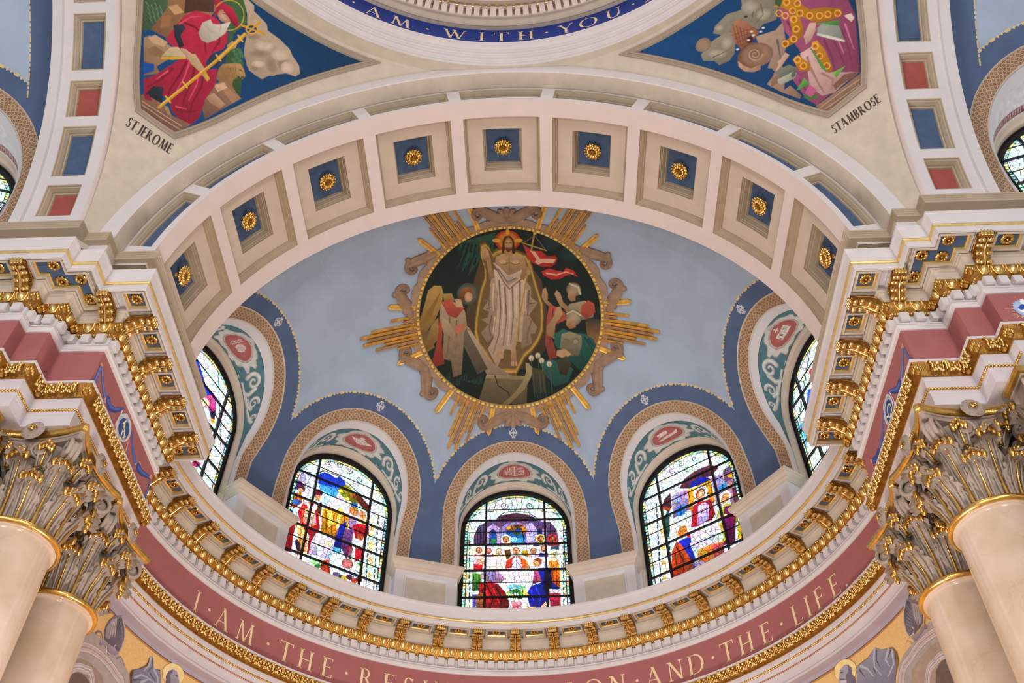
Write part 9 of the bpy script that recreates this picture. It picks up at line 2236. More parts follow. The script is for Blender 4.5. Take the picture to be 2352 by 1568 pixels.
ART['griL'] = '''p|-8.29,-3.487 -8.012,-3.352 -7.664,-3.29 -7.42,-3.307 -7.198,-3.363 -7.03,-3.451 -6.669,-4.054 -8.084,-4.748 -8.7,-3.997|aea2a0
l|-8.49,-3.961 -8.454,-3.92 -8.403,-3.861 -8.348,-3.806 -8.295,-3.762 -8.239,-3.722 -8.179,-3.684 -8.111,-3.646 -8.039,-3.609 -7.964,-3.579 -7.884,-3.557 -7.8,-3.541 -7.718,-3.531 -7.639,-3.527 -7.561,-3.528 -7.485,-3.534 -7.409,-3.546 -7.336,-3.562 -7.269,-3.581 -7.217,-3.588 -7.171,-3.597 -7.109,-3.651 -7.008,-3.797 -6.895,-3.987 -6.816,-4.123|9a8c8e|0.1385
l|-8.49,-3.961 -8.454,-3.92 -8.403,-3.861 -8.348,-3.806 -8.295,-3.762 -8.239,-3.722 -8.179,-3.684 -8.111,-3.646 -8.039,-3.609 -7.964,-3.579 -7.884,-3.557 -7.8,-3.541 -7.718,-3.531 -7.639,-3.527 -7.561,-3.528 -7.485,-3.534 -7.409,-3.546 -7.336,-3.562 -7.269,-3.581 -7.217,-3.588 -7.171,-3.597 -7.109,-3.651 -7.008,-3.797 -6.895,-3.987 -6.816,-4.123|d2c2c6|0.12
l|-8.49,-3.961 -8.454,-3.92 -8.403,-3.861 -8.348,-3.806 -8.295,-3.762 -8.239,-3.722 -8.179,-3.684 -8.111,-3.646 -8.039,-3.609 -7.964,-3.579 -7.884,-3.557 -7.8,-3.541 -7.718,-3.531 -7.639,-3.527 -7.561,-3.528 -7.485,-3.534 -7.409,-3.546 -7.336,-3.562 -7.269,-3.581 -7.217,-3.588 -7.171,-3.597 -7.109,-3.651 -7.008,-3.797 -6.895,-3.987 -6.816,-4.123|bcaaae|0.0808
l|-8.49,-3.961 -8.454,-3.92 -8.403,-3.861 -8.348,-3.806 -8.295,-3.762 -8.239,-3.722 -8.179,-3.684 -8.111,-3.646 -8.039,-3.609 -7.964,-3.579 -7.884,-3.557 -7.8,-3.541 -7.718,-3.531 -7.639,-3.527 -7.561,-3.528 -7.485,-3.534 -7.409,-3.546 -7.336,-3.562 -7.269,-3.581 -7.217,-3.588 -7.171,-3.597 -7.109,-3.651 -7.008,-3.797 -6.895,-3.987 -6.816,-4.123|c8b6b0|0.0531
l|-8.49,-3.961 -8.454,-3.92 -8.403,-3.861 -8.348,-3.806 -8.295,-3.762 -8.239,-3.722 -8.179,-3.684 -8.111,-3.646 -8.039,-3.609 -7.964,-3.579 -7.884,-3.557 -7.8,-3.541 -7.718,-3.531 -7.639,-3.527 -7.561,-3.528 -7.485,-3.534 -7.409,-3.546 -7.336,-3.562 -7.269,-3.581 -7.217,-3.588 -7.171,-3.597 -7.109,-3.651 -7.008,-3.797 -6.895,-3.987 -6.816,-4.123|a89894|0.0185
p|-8.084,-4.748 -8.348,-4.133 -8.26,-3.917 -8.069,-3.785 -7.832,-3.723 -7.533,-3.727 -7.02,-4.221|a08a80
l|-7.99,-4.7 -8.06,-4.551 -8.159,-4.341 -8.227,-4.172 -8.234,-4.089 -8.206,-4.048 -8.17,-4.012 -8.133,-3.969 -8.088,-3.931 -8.04,-3.9 -7.991,-3.876 -7.939,-3.859 -7.885,-3.849 -7.839,-3.829 -7.792,-3.815 -7.714,-3.856 -7.573,-4.003 -7.408,-4.205 -7.294,-4.353|d0c2c6|0.1041
l|-7.99,-4.7 -8.06,-4.551 -8.159,-4.341 -8.227,-4.172 -8.234,-4.089 -8.206,-4.048 -8.17,-4.012 -8.133,-3.969 -8.088,-3.931 -8.04,-3.9 -7.991,-3.876 -7.939,-3.859 -7.885,-3.849 -7.839,-3.829 -7.792,-3.815 -7.714,-3.856 -7.573,-4.003 -7.408,-4.205 -7.294,-4.353|b4a6aa|0.0874
l|-7.99,-4.7 -8.06,-4.551 -8.159,-4.341 -8.227,-4.172 -8.234,-4.089 -8.206,-4.048 -8.17,-4.012 -8.133,-3.969 -8.088,-3.931 -8.04,-3.9 -7.991,-3.876 -7.939,-3.859 -7.885,-3.849 -7.839,-3.829 -7.792,-3.815 -7.714,-3.856 -7.573,-4.003 -7.408,-4.205 -7.294,-4.353|d4c6ca|0.0521
l|-7.99,-4.7 -8.06,-4.551 -8.159,-4.341 -8.227,-4.172 -8.234,-4.089 -8.206,-4.048 -8.17,-4.012 -8.133,-3.969 -8.088,-3.931 -8.04,-3.9 -7.991,-3.876 -7.939,-3.859 -7.885,-3.849 -7.839,-3.829 -7.792,-3.815 -7.714,-3.856 -7.573,-4.003 -7.408,-4.205 -7.294,-4.353|9c9094|0.0167
p|-7.861,-4.635 -8.151,-4.156 -8.104,-4.029 -8.003,-3.952 -7.873,-3.917 -7.727,-3.938 -7.363,-4.387|6e5c58
p|-7.729,-3.309 -7.788,-3.244 -7.803,-3.151 -7.786,-3.037 -7.706,-2.908 -7.552,-2.811 -7.424,-2.917 -7.346,-3.038 -7.335,-3.197 -7.367,-3.315 -7.444,-3.322 -7.541,-3.297 -7.684,-3.312|8a808c|645a68|0,-1
p|-7.731,-3.27 -7.779,-3.146 -7.727,-2.989 -7.638,-2.902 -7.57,-3.09 -7.618,-3.14 -7.652,-3.252|b4a8ae|988c94|0,-1
p|-7.634,-2.91 -7.545,-2.854 -7.44,-2.948 -7.37,-3.073 -7.363,-3.234 -7.446,-3.232 -7.541,-3.155|5e5660|746c78|0,-1
l|-7.582,-2.909 -7.505,-2.893|8c8490|0.0096
l|-7.709,-2.989 -7.678,-3.238|80767e|0.0072
l|-7.564,-2.917 -7.472,-2.952|8c8490|0.0096
l|-7.694,-2.979 -7.653,-3.223|d0c6ca|0.0072
l|-7.545,-2.924 -7.439,-3.01|8c8490|0.0095
l|-7.679,-2.97 -7.628,-3.207|80767e|0.0072
l|-7.527,-2.932 -7.406,-3.069|8c8490|0.0095
l|-7.663,-2.96 -7.603,-3.192|d0c6ca|0.0072
l|-7.509,-2.94 -7.373,-3.127|8c8490|0.0095
l|-7.648,-2.951 -7.578,-3.177|80767e|0.0072
l|-7.491,-2.948 -7.341,-3.185|8c8490|0.0095
l|-7.633,-2.941 -7.553,-3.162|d0c6ca|0.0072
l|-7.545,-2.823 -7.429,-2.92 -7.356,-3.044 -7.351,-3.196 -7.374,-3.301 -7.474,-3.299 -7.496,-3.261 -7.473,-3.237|c0b6bc|0.0217|0.0144
l|-7.946,-3.341 -7.924,-3.294 -7.854,-3.264 -7.784,-3.302 -7.755,-3.364 -7.791,-3.416 -7.814,-3.37|7c7280|0.0352|0.0188
p|-7.792,-3.307 -7.68,-3.319 -7.528,-3.29 -7.362,-3.294 -7.419,-3.367 -7.496,-3.402 -7.553,-3.445 -7.647,-3.4 -7.711,-3.379 -7.782,-3.431|a89ca4|7c7078|0,-1
l|-7.662,-3.349 -7.604,-3.415 -7.509,-3.409|d0c6ca|0.0139
l|-7.472,-3.388 -7.372,-3.45 -7.336,-3.4 -7.361,-3.384|b0a6ac|0.0274
l|-7.377,-3.383 -7.3,-3.32 -7.218,-3.354 -7.194,-3.401|8a7e88|0.025|0.0114
p|-7.038,-3.435 -7.026,-3.369 -6.902,-3.281 -6.782,-3.155 -6.762,-3.003 -6.692,-2.991 -6.617,-3.128 -6.491,-3.083 -6.118,-3.802 -6.68,-4.059|6a4a38
p|-6.967,-3.457 -6.976,-3.346 -6.863,-3.27 -6.755,-3.161 -6.741,-2.996 -6.689,-2.999 -6.62,-3.134 -6.482,-3.106 -6.14,-3.812 -6.669,-4.054|8e8ca0|686678|0,-1
l|-6.74,-3.017 -6.727,-3.146 -6.792,-3.263|b2b0c0|0.039|0.0115
l|-6.919,-3.432 -6.816,-3.337 -6.683,-3.308|b2b0c0|0.0379|0.0111
l|-6.609,-3.145 -6.495,-3.21 -6.459,-3.295|b2b0c0|0.0385|0.0113
l|-6.771,-3.434 -6.652,-3.312 -6.536,-3.314|b2b0c0|0.0377|0.0111
l|-6.698,-3.025 -6.66,-3.13 -6.717,-3.233|5a586a|0.0275|0.0092
l|-6.928,-3.477 -6.79,-3.394|5a586a|0.0266|0.0089
l|-6.658,-3.233 -6.52,-3.285|5a586a|0.027|0.009
e|-6.236,-3.026|0.226,0.166,0.46|6e5a50
e|-6.236,-3.026|0.218,0.161,0.46|f4da9e
p|-6.3,-3.236 -6.361,-3.121 -6.342,-3.027 -6.27,-2.958 -6.189,-2.949 -6.123,-3.012 -6.086,-3.067 -6.079,-3.128|a8a2b0|8c8494|0,-1
p|-6.312,-3.242 -6.361,-3.121 -6.33,-3.021 -6.268,-2.964 -6.261,-3.017 -6.297,-3.068 -6.246,-3.126 -6.242,-3.207|6e6878
l|-6.188,-3.023 -6.15,-3.015|4c4654|0.0181
l|-6.131,-3.027 -6.083,-3.066|c4bec8|0.0158
l|-6.176,-3.164 -6.086,-3.11|5c5664|0.0179'''
ART['griR'] = '''p|6.627,-4.074 7.027,-3.492 7.194,-3.43 7.415,-3.402 7.643,-3.383 7.91,-3.382 8.135,-3.43 8.373,-3.575 8.748,-4.004 8.009,-4.775|aea2a0
l|6.684,-4.102 6.783,-3.96 6.927,-3.764 7.054,-3.615 7.132,-3.562 7.19,-3.557 7.253,-3.552 7.333,-3.533 7.419,-3.516 7.506,-3.505 7.593,-3.504 7.681,-3.508 7.769,-3.519 7.857,-3.534 7.945,-3.555 8.028,-3.584 8.103,-3.619 8.174,-3.661 8.246,-3.712 8.331,-3.785 8.418,-3.866 8.479,-3.924|9a8c8e|0.1266
l|6.684,-4.102 6.783,-3.96 6.927,-3.764 7.054,-3.615 7.132,-3.562 7.19,-3.557 7.253,-3.552 7.333,-3.533 7.419,-3.516 7.506,-3.505 7.593,-3.504 7.681,-3.508 7.769,-3.519 7.857,-3.534 7.945,-3.555 8.028,-3.584 8.103,-3.619 8.174,-3.661 8.246,-3.712 8.331,-3.785 8.418,-3.866 8.479,-3.924|d2c2c6|0.1097
l|6.684,-4.102 6.783,-3.96 6.927,-3.764 7.054,-3.615 7.132,-3.562 7.19,-3.557 7.253,-3.552 7.333,-3.533 7.419,-3.516 7.506,-3.505 7.593,-3.504 7.681,-3.508 7.769,-3.519 7.857,-3.534 7.945,-3.555 8.028,-3.584 8.103,-3.619 8.174,-3.661 8.246,-3.712 8.331,-3.785 8.418,-3.866 8.479,-3.924|bcaaae|0.0738
l|6.684,-4.102 6.783,-3.96 6.927,-3.764 7.054,-3.615 7.132,-3.562 7.19,-3.557 7.253,-3.552 7.333,-3.533 7.419,-3.516 7.506,-3.505 7.593,-3.504 7.681,-3.508 7.769,-3.519 7.857,-3.534 7.945,-3.555 8.028,-3.584 8.103,-3.619 8.174,-3.661 8.246,-3.712 8.331,-3.785 8.418,-3.866 8.479,-3.924|c8b6b0|0.0485
l|6.684,-4.102 6.783,-3.96 6.927,-3.764 7.054,-3.615 7.132,-3.562 7.19,-3.557 7.253,-3.552 7.333,-3.533 7.419,-3.516 7.506,-3.505 7.593,-3.504 7.681,-3.508 7.769,-3.519 7.857,-3.534 7.945,-3.555 8.028,-3.584 8.103,-3.619 8.174,-3.661 8.246,-3.712 8.331,-3.785 8.418,-3.866 8.479,-3.924|a89894|0.0169
p|6.834,-4.176 7.249,-3.695 7.499,-3.647 7.787,-3.646 8.035,-3.722 8.289,-3.897 7.945,-4.742|ac9888|a08a80|1,-1
l|7.16,-4.339 7.26,-4.211 7.405,-4.035 7.534,-3.903 7.617,-3.859 7.679,-3.858 7.738,-3.862 7.799,-3.859 7.856,-3.862 7.914,-3.873 7.977,-3.893 8.04,-3.921 8.097,-3.955 8.145,-3.993 8.187,-4.036 8.223,-4.084 8.251,-4.145 8.273,-4.211 8.288,-4.256|d0c2c6|0.1052
l|7.16,-4.339 7.26,-4.211 7.405,-4.035 7.534,-3.903 7.617,-3.859 7.679,-3.858 7.738,-3.862 7.799,-3.859 7.856,-3.862 7.914,-3.873 7.977,-3.893 8.04,-3.921 8.097,-3.955 8.145,-3.993 8.187,-4.036 8.223,-4.084 8.251,-4.145 8.273,-4.211 8.288,-4.256|b4a6aa|0.0884
l|7.16,-4.339 7.26,-4.211 7.405,-4.035 7.534,-3.903 7.617,-3.859 7.679,-3.858 7.738,-3.862 7.799,-3.859 7.856,-3.862 7.914,-3.873 7.977,-3.893 8.04,-3.921 8.097,-3.955 8.145,-3.993 8.187,-4.036 8.223,-4.084 8.251,-4.145 8.273,-4.211 8.288,-4.256|d4c6ca|0.0526
l|7.16,-4.339 7.26,-4.211 7.405,-4.035 7.534,-3.903 7.617,-3.859 7.679,-3.858 7.738,-3.862 7.799,-3.859 7.856,-3.862 7.914,-3.873 7.977,-3.893 8.04,-3.921 8.097,-3.955 8.145,-3.993 8.187,-4.036 8.223,-4.084 8.251,-4.145 8.273,-4.211 8.288,-4.256|9c9094|0.0168
p|7.336,-4.428 7.707,-3.955 7.875,-3.924 8.046,-3.97 8.137,-4.069 7.824,-4.679|6e5c58
p|7.627,-2.831 7.806,-2.94 7.872,-3.066 7.877,-3.192 7.809,-3.308 7.717,-3.33 7.531,-3.333 7.413,-3.296 7.393,-3.188 7.424,-3.044 7.505,-2.929|8a808c|645a68|0,-1
p|7.722,-2.946 7.84,-3.056 7.854,-3.197 7.783,-3.292 7.675,-3.283 7.657,-3.12|b4a8b0|948892|0,-1
p|7.644,-2.863 7.7,-2.922 7.603,-3.117 7.54,-3.239 7.429,-3.271 7.421,-3.144 7.508,-2.952|5e5660|7c7480|0,-1
l|7.609,-2.914 7.639,-3.037|908894|0.0098
l|7.73,-2.962 7.633,-3.237|7c727c|0.0074
l|7.58,-2.957 7.624,-3.075|908894|0.0097
l|7.747,-2.988 7.651,-3.248|c8bec4|0.0074
l|7.551,-3.001 7.61,-3.113|908894|0.0097
l|7.764,-3.013 7.669,-3.26|7c727c|0.0074
l|7.522,-3.044 7.596,-3.15|908894|0.0096
l|7.781,-3.039 7.688,-3.271|c8bec4|0.0074
l|7.493,-3.088 7.581,-3.188|908894|0.0096
l|7.798,-3.064 7.706,-3.283|7c727c|0.0074
l|7.465,-3.131 7.567,-3.225|908894|0.0095
l|7.814,-3.09 7.724,-3.294|c8bec4|0.0073
l|7.625,-2.84 7.495,-2.944 7.424,-3.054 7.401,-3.203 7.428,-3.3 7.528,-3.311 7.574,-3.27 7.549,-3.224|c0b6bc|0.0222|0.0148
l|8.001,-3.342 7.982,-3.29 7.889,-3.28 7.826,-3.339 7.83,-3.411 7.871,-3.407|7c7280|0.0364|0.0194
p|7.735,-3.331 7.816,-3.352 7.864,-3.442 7.776,-3.406 7.672,-3.42 7.592,-3.43 7.51,-3.419 7.436,-3.315 7.526,-3.34 7.662,-3.355|a89ca4|7c7078|0,-1
l|7.41,-3.438 7.416,-3.373 7.354,-3.306 7.263,-3.371|b0a6ac|0.0277|0.0116
p|6.252,-3.077 6.489,-3.081 6.686,-3.025 6.809,-3.127 7.035,-3.217 7.088,-3.328 7.065,-3.454 6.904,-3.6 6.592,-4.057 5.919,-3.738|8a6434
p|6.248,-3.086 6.497,-3.096 6.67,-3.026 6.795,-3.123 7.022,-3.24 7.041,-3.341 6.969,-3.499 6.581,-4.052 5.93,-3.743|9492a4|6c6a7a|0,-1
l|6.674,-3.05 6.614,-3.14 6.564,-3.276 6.649,-3.442|b8b6c6|0.0462|0.0139
l|6.932,-3.197 6.817,-3.294 6.849,-3.412|b8b6c6|0.0461|0.0138
l|6.997,-3.256 6.95,-3.429 6.76,-3.522|b8b6c6|0.046|0.0138
l|6.32,-3.124 6.424,-3.221 6.498,-3.382|b8b6c6|0.0454|0.0136
l|6.703,-3.087 6.643,-3.207 6.672,-3.335|585668|0.0323|0.0092
l|6.973,-3.241 6.882,-3.291|585668|0.0322|0.0092
l|7.033,-3.337 6.966,-3.458|585668|0.032|0.0092
l|6.274,-3.162 6.332,-3.295|585668|0.0317|0.009
l|6.544,-3.286 6.561,-3.375|585668|0.0316|0.009
e|6.009,-3.034|0.238,0.173,-0.48|8a6a50
e|6.009,-3.034|0.227,0.166,-0.48|f6dc98
p|5.658,-3.62 5.847,-3.078 5.913,-2.974 6.017,-2.943 6.104,-2.978 6.13,-3.055 6.114,-3.161 6.156,-3.234 5.919,-3.738|a8a0b0|8a8292|0,-1
p|6.076,-2.974 6.137,-3.038 6.118,-3.153 6.156,-3.234 5.896,-3.728 5.794,-3.681 5.996,-3.101 6.065,-3.073|726a7c
l|5.916,-3.018 5.957,-3.035|4c4654|0.0159
l|5.889,-3.015 5.862,-3.054|c4bec8|0.0159
l|5.87,-3.1 5.96,-3.155|6c6474|0.0203
p|5.851,-3.111 5.984,-3.167 5.771,-3.671 5.669,-3.625|c0bac8'''
ART['garL'] = '''e|0.207,-1.615|0.043,0.036,0.84|e0906c
l|0.211,-1.664 0.228,-1.796 0.233,-1.928|5a6cb0|0.0614|0.0888
l|0.211,-1.664 0.228,-1.796 0.233,-1.928|8090cc|0.0205
l|0.247,-1.633 0.391,-1.744 0.576,-1.828|5a6cb0|0.0481|0.0962
l|0.247,-1.633 0.391,-1.744 0.576,-1.828|8090cc|0.0172
p|0.545,-1.89 0.655,-1.715 0.709,-1.753 0.675,-1.868 0.603,-1.892|e09890
l|0.668,-1.795 0.765,-1.819 0.894,-1.738 1.072,-1.539|3c4e94|0.1334|0.0562
l|0.675,-1.788 0.772,-1.799 0.899,-1.714 1.059,-1.541|5a6cb0|0.0562|0.0281
l|1.073,-1.554 1.058,-1.711 1.043,-1.879|e8c8cc|0.0298
l|0.916,-1.882 0.949,-1.94|5a6cb0|0.0356
e|1.26,-1.704|0.244,0.192,0.71|d8d8e0
e|1.26,-1.704|0.201,0.169,0.71|b8bcd0
e|1.27,-1.713|0.169,0.142,0.71|3c5c9c|2c4880
l|1.287,-1.887 1.239,-1.626|f0e4c0|0.0257
l|1.239,-1.626 1.361,-1.786|f0e4c0|0.0301
l|1.26,-1.776 1.32,-1.703|f0e4c0|0.0185
l|1.268,-1.911 1.307,-1.85|f0e4c0|0.022
l|1.334,-1.818 1.385,-1.751|f0e4c0|0.0223
l|1.207,-1.682 1.248,-1.591|f0e4c0|0.0261
e|1.171,-1.561|0.096,0.031,0.78|d8d8e0
l|1.506,-1.554 1.637,-1.68 1.866,-1.778|5a6cb0|0.0465|0.1007
l|1.502,-1.745 1.529,-1.873|e8b0b0|0.0342
p|1.858,-1.816 1.966,-1.656 2.042,-1.65 2.001,-1.767|e09890
l|1.991,-1.758 2.125,-1.73 2.395,-1.586|3c4e94|0.1427|0.0555
l|1.996,-1.747 2.127,-1.716 2.37,-1.595|5a6cb0|0.0556|0.0238
l|2.418,-1.566 2.469,-1.739 2.471,-1.919|5a6cb0|0.0419|0.067
e|2.412,-1.552|0.054,0.033,0.72|e09890'''
ART['garR'] = '''e|0.251,-1.6|0.048,0.046,-2.29|e0906c
l|0.237,-1.662 0.235,-1.789 0.219,-1.918|5a6cb0|0.0441|0.0735
l|0.275,-1.624 0.441,-1.746 0.629,-1.831|5a6cb0|0.0444|0.0962
l|0.275,-1.624 0.441,-1.746 0.629,-1.831|8090cc|0.0185
p|0.674,-1.771 0.551,-1.853 0.658,-1.879 0.708,-1.796|e09890
l|0.693,-1.812 0.808,-1.801 1.019,-1.623|3c4e94|0.1359|0.0604
l|0.69,-1.809 0.805,-1.786 1.004,-1.626|5a6cb0|0.0528|0.0264
l|1.014,-1.648 0.996,-1.802 1.034,-1.885|e8c8cc|0.0277
e|1.226,-1.746|0.189,0.211,-2.27|d8d8e0
e|1.226,-1.746|0.156,0.185,-2.27|b8bcd0
e|1.22,-1.77|0.133,0.152,-2.27|3c5c9c|2c4880
l|1.277,-1.779 1.274,-1.744|f0e4c0|0.024
l|1.274,-1.744 1.251,-1.714|f0e4c0|0.0241
l|1.251,-1.714 1.213,-1.7|f0e4c0|0.0241
l|1.213,-1.7 1.172,-1.704|f0e4c0|0.0241
l|1.172,-1.704 1.137,-1.725|f0e4c0|0.024
l|1.137,-1.725 1.12,-1.758|f0e4c0|0.0238
l|1.12,-1.758 1.123,-1.793|f0e4c0|0.0237
l|1.123,-1.793 1.146,-1.822|f0e4c0|0.0236
l|1.146,-1.822 1.183,-1.836|f0e4c0|0.0236
l|1.183,-1.836 1.224,-1.833|f0e4c0|0.0237
l|1.342,-1.759 1.285,-1.804|f0e4c0|0.0242
l|1.268,-1.833 1.193,-1.877|f0e4c0|0.0239
l|1.372,-1.636 1.57,-1.751 1.849,-1.851|5a6cb0|0.041|0.0984
p|1.931,-1.806 1.814,-1.885 1.904,-1.891 1.977,-1.824|e09890
l|1.95,-1.849 2.066,-1.828 2.222,-1.74|3c4e94|0.1524|0.0762
e|2.255,-1.717|0.052,0.033,-2.41|e09890'''
ART['starR'] = '''l|6.412,-1.735 6.488,-1.738|ecc8a4|0.015|0.006
l|6.399,-1.763 6.516,-1.784|dcae88|0.024|0.006
l|6.382,-1.789 6.524,-1.844|dcae88|0.0149|0.006
l|6.363,-1.813 6.42,-1.835|ecc8a4|0.0238|0.006
l|6.342,-1.835 6.41,-1.895|dcae88|0.0149|0.0059
l|6.32,-1.852 6.38,-1.963|dcae88|0.0237|0.0059
l|6.297,-1.866 6.317,-1.899|ecc8a4|0.0148|0.0059
l|6.274,-1.875 6.275,-1.957|dcae88|0.0237|0.0059
l|6.252,-1.879 6.214,-2.012|dcae88|0.0148|0.0059
l|6.232,-1.878 6.211,-1.913|ecc8a4|0.0236|0.0059
l|6.215,-1.873 6.148,-1.952|dcae88|0.0148|0.0059
l|6.2,-1.862 6.075,-1.977|dcae88|0.0237|0.0059
l|6.189,-1.847 6.132,-1.873|ecc8a4|0.0148|0.0059
l|6.182,-1.828 6.066,-1.881|dcae88|0.0238|0.0059
l|6.178,-1.805 6.002,-1.87|dcae88|0.0149|0.006
l|6.179,-1.78 6.103,-1.79|ecc8a4|0.0239|0.006
l|6.185,-1.753 6.055,-1.764|dcae88|0.015|0.006
l|6.194,-1.726 6.018,-1.718|dcae88|0.024|0.006
l|6.207,-1.698 6.134,-1.688|ecc8a4|0.0151|0.006
l|6.223,-1.671 6.117,-1.635|dcae88|0.0242|0.006
l|6.242,-1.647 6.121,-1.567|dcae88|0.0151|0.0061
l|6.264,-1.625 6.217,-1.598|ecc8a4|0.0243|0.0061
l|6.286,-1.606 6.238,-1.533|dcae88|0.0152|0.0061
l|6.31,-1.592 6.281,-1.464|dcae88|0.0244|0.0061
l|6.333,-1.583 6.326,-1.546|ecc8a4|0.0153|0.0061
l|6.355,-1.579 6.379,-1.49|dcae88|0.0244|0.0061
l|6.375,-1.579 6.449,-1.441|dcae88|0.0153|0.0061
l|6.393,-1.586 6.429,-1.551|ecc8a4|0.0244|0.0061
l|6.408,-1.597 6.497,-1.52|dcae88|0.0152|0.0061
l|6.419,-1.612 6.572,-1.506|dcae88|0.0244|0.0061
l|6.426,-1.632 6.493,-1.61|ecc8a4|0.0152|0.0061
l|6.429,-1.655 6.556,-1.614|dcae88|0.0243|0.0061
l|6.427,-1.68 6.613,-1.638|dcae88|0.0151|0.006
l|6.422,-1.707 6.5,-1.704|ecc8a4|0.0241|0.006
e|6.303,-1.73|0.114,0.159,-0.04|c8d4ec|9cb0dc
p|6.227,-1.727 6.318,-1.64 6.409,-1.663 6.357,-1.787 6.267,-1.765|2c54b0
p|6.321,-1.549 6.409,-1.553 6.365,-1.661 6.318,-1.64|f0f0f4
p|6.235,-1.718 6.27,-1.756 6.325,-1.731 6.281,-1.81 6.234,-1.763|f4f4f6'''
def hexc(s): return rgb(int(s[0:2], 16), int(s[2:4], 16), int(s[4:6], 16))
def parse(txt):
    out = []; pt = lambda s: [tuple(float(v) for v in q.split(',')) for q in s.split()]
    for ln in txt.split('\n'):
        f = ln.split('|')
        if f[0] == 'p': out.append(('p', pt(f[1]), hexc(f[2])) if len(f) < 4 else ('p', pt(f[1]), hexc(f[2]), hexc(f[3]), pt(f[4])[0]))
        elif f[0] == 'e': out.append(('e', *pt(f[1])[0], *pt(f[2])[0], hexc(f[3])) + ((hexc(f[4]),) if len(f) > 4 else ()))
        else: out.append(('l', pt(f[1]), float(f[3]), hexc(f[2])) + ((float(f[4]),) if len(f) > 4 else ()))
    return out
OPS = {k: parse(v) for k, v in ART.items()}
def picture_mesh(name, ops, h, bounds, fn, inside=None, base=(np.nan,) * 3, m=None, smooth=True, flip=False):
    # coloured surface patch: fn maps chart coordinates to the surface; cells left unpainted are not built
    x0, x1, y0, y1 = bounds; nx, ny = int((x1 - x0) / h) + 1, int((y1 - y0) / h) + 1
    gx, gy = np.meshgrid(np.linspace(x0, x1, nx + 1), np.linspace(y0, y1, ny + 1)); P = np.stack([gx.ravel(), gy.ravel()], 1)
    if np.isnan(base[0]): C = paint(P, ops, base)
    else: C = sum(paint(P + np.array(d) * h, ops, base) for d in ((.3, .3), (-.3, .3), (.3, -.3), (-.3, -.3))) / 4
    ok = ~np.isnan(C[:, 0])
    if inside is not None: ok &= inside(P)
    k = ok.reshape(ny + 1, nx + 1); okc = k[:-1, :-1] & k[1:, :-1] & k[:-1, 1:] & k[1:, 1:]; jj, ii = np.where(okc)
    o = jj * (nx + 1) + ii; F = np.stack([o, o + 1, o + nx + 2, o + nx + 1], 1)
    if flip: F = F[:, ::-1]
    used = np.unique(F); rm = np.full(len(P), -1); rm[used] = np.arange(len(used))
    mb = MB(); mb.v = [tuple(v) for v in fn(P[used])]; mb.f = [tuple(f) for f in rm[F].tolist()]; mb.m = [0] * len(mb.f); mb.col = C[used]
    return mb.mesh(name, m or PAINT, smooth)
def in_poly(poly):
    def f(P): return ~np.isnan(paint(P, [('p', poly, (1, 1, 1))], (np.nan,) * 3)[:, 0])
    return f
def bounds(ops):
    q = np.array([p for o in ops if o[0] != 'e' for p in o[1]]); return q[:, 0].min() - .05, q[:, 0].max() + .05, q[:, 1].min() - .05, q[:, 1].max() + .05
PICS = {}
for k in ('w1', 'w2', 'w3', 'w4', 'w5'): PICS[k] = (lambda ops: (lambda P: paint(P, ops, rgb(228, 238, 238))))(OPS[k])
PICS['w6'] = lambda P: paint(P, [('p', [(-1, 1.2), (0.3, 1.6), (1.1, 2.2), (1.1, 1.2), (-.2, .6)], rgb(60, 110, 200), rgb(120, 190, 220), (1, 0)), ('e', .2, 2.3, .3, .12, .4, rgb(220, 80, 80)), ('e', -.4, 2.0, .2, .3, 0, rgb(90, 160, 150))], rgb(226, 238, 240))

# ---------------------------------------------------------------- painted medallion with gilded sunburst on the half dome
nM = Vector((0.001759, 0.427437, 0.904043)); E1 = Vector((1, 0, 0)); E2 = Vector((0, -0.904045, 0.427438)); DCT = Vector((0, YA, ZD))
Cmed = DCT + nM * RD
def medf(P, off=0.0):
    u, v = P[:, 0], P[:, 1]; R = RD - off; w = np.sqrt(R * R - u * u - v * v)
    return np.outer(w, nM) + np.outer(u, E1) + np.outer(v, E2) + np.array(DCT) - np.array(Cmed)
def med1(u, v, off=0.0): return tuple(medf(np.array([[u, v]]), off)[0])
MED = tag(empty('medallion', Cmed), 'round painted resurrection scene with scrolled frame and gilded rays on blue half dome', 'medallion')
MC = (-0.01, -0.035); MR = 1.955
obj('painting', picture_mesh('painting', OPS['med'], 0.0098, (MC[0] - MR, MC[0] + MR, MC[1] - MR, MC[1] + MR), lambda P: medf(P, 0.022), lambda P: ((P - np.array(MC)) ** 2).sum(1) < MR * MR, base=rgb(28, 38, 34), flip=True), MED)
FRB = mat('frame_bronze', rgb(162, 132, 108), rough=0.6, var=0.14, scale=7, bump=0.2); RAYM = mat('ray_gold', rgb(238, 192, 100), rough=0.36, metal=0.35, var=0.22, scale=9)
RAYB = mat('ray_bronze', rgb(206, 166, 120), rough=0.55, metal=0.1, var=0.12, scale=8)
mb = MB(); N = 240; rows = []
for r, o in ((1.93, 0.01), (1.93, 0.045), (1.965, 0.055), (2.02, 0.058), (2.05, 0.05), (None, 0.06), (None, 0.0)):
    row = []
    for i in range(N + 1):
        a = 2 * pi * i / N; rr = r if r else 2.10 + 0.055 * abs(sin(a * 15)); row.append(med1(MC[0] + rr * cos(a), MC[1] + rr * sin(a), o))
    rows.append(row)
mb.grid(rows); obj('frame', mb, MED, FRB, smooth=35)
mb = MB()
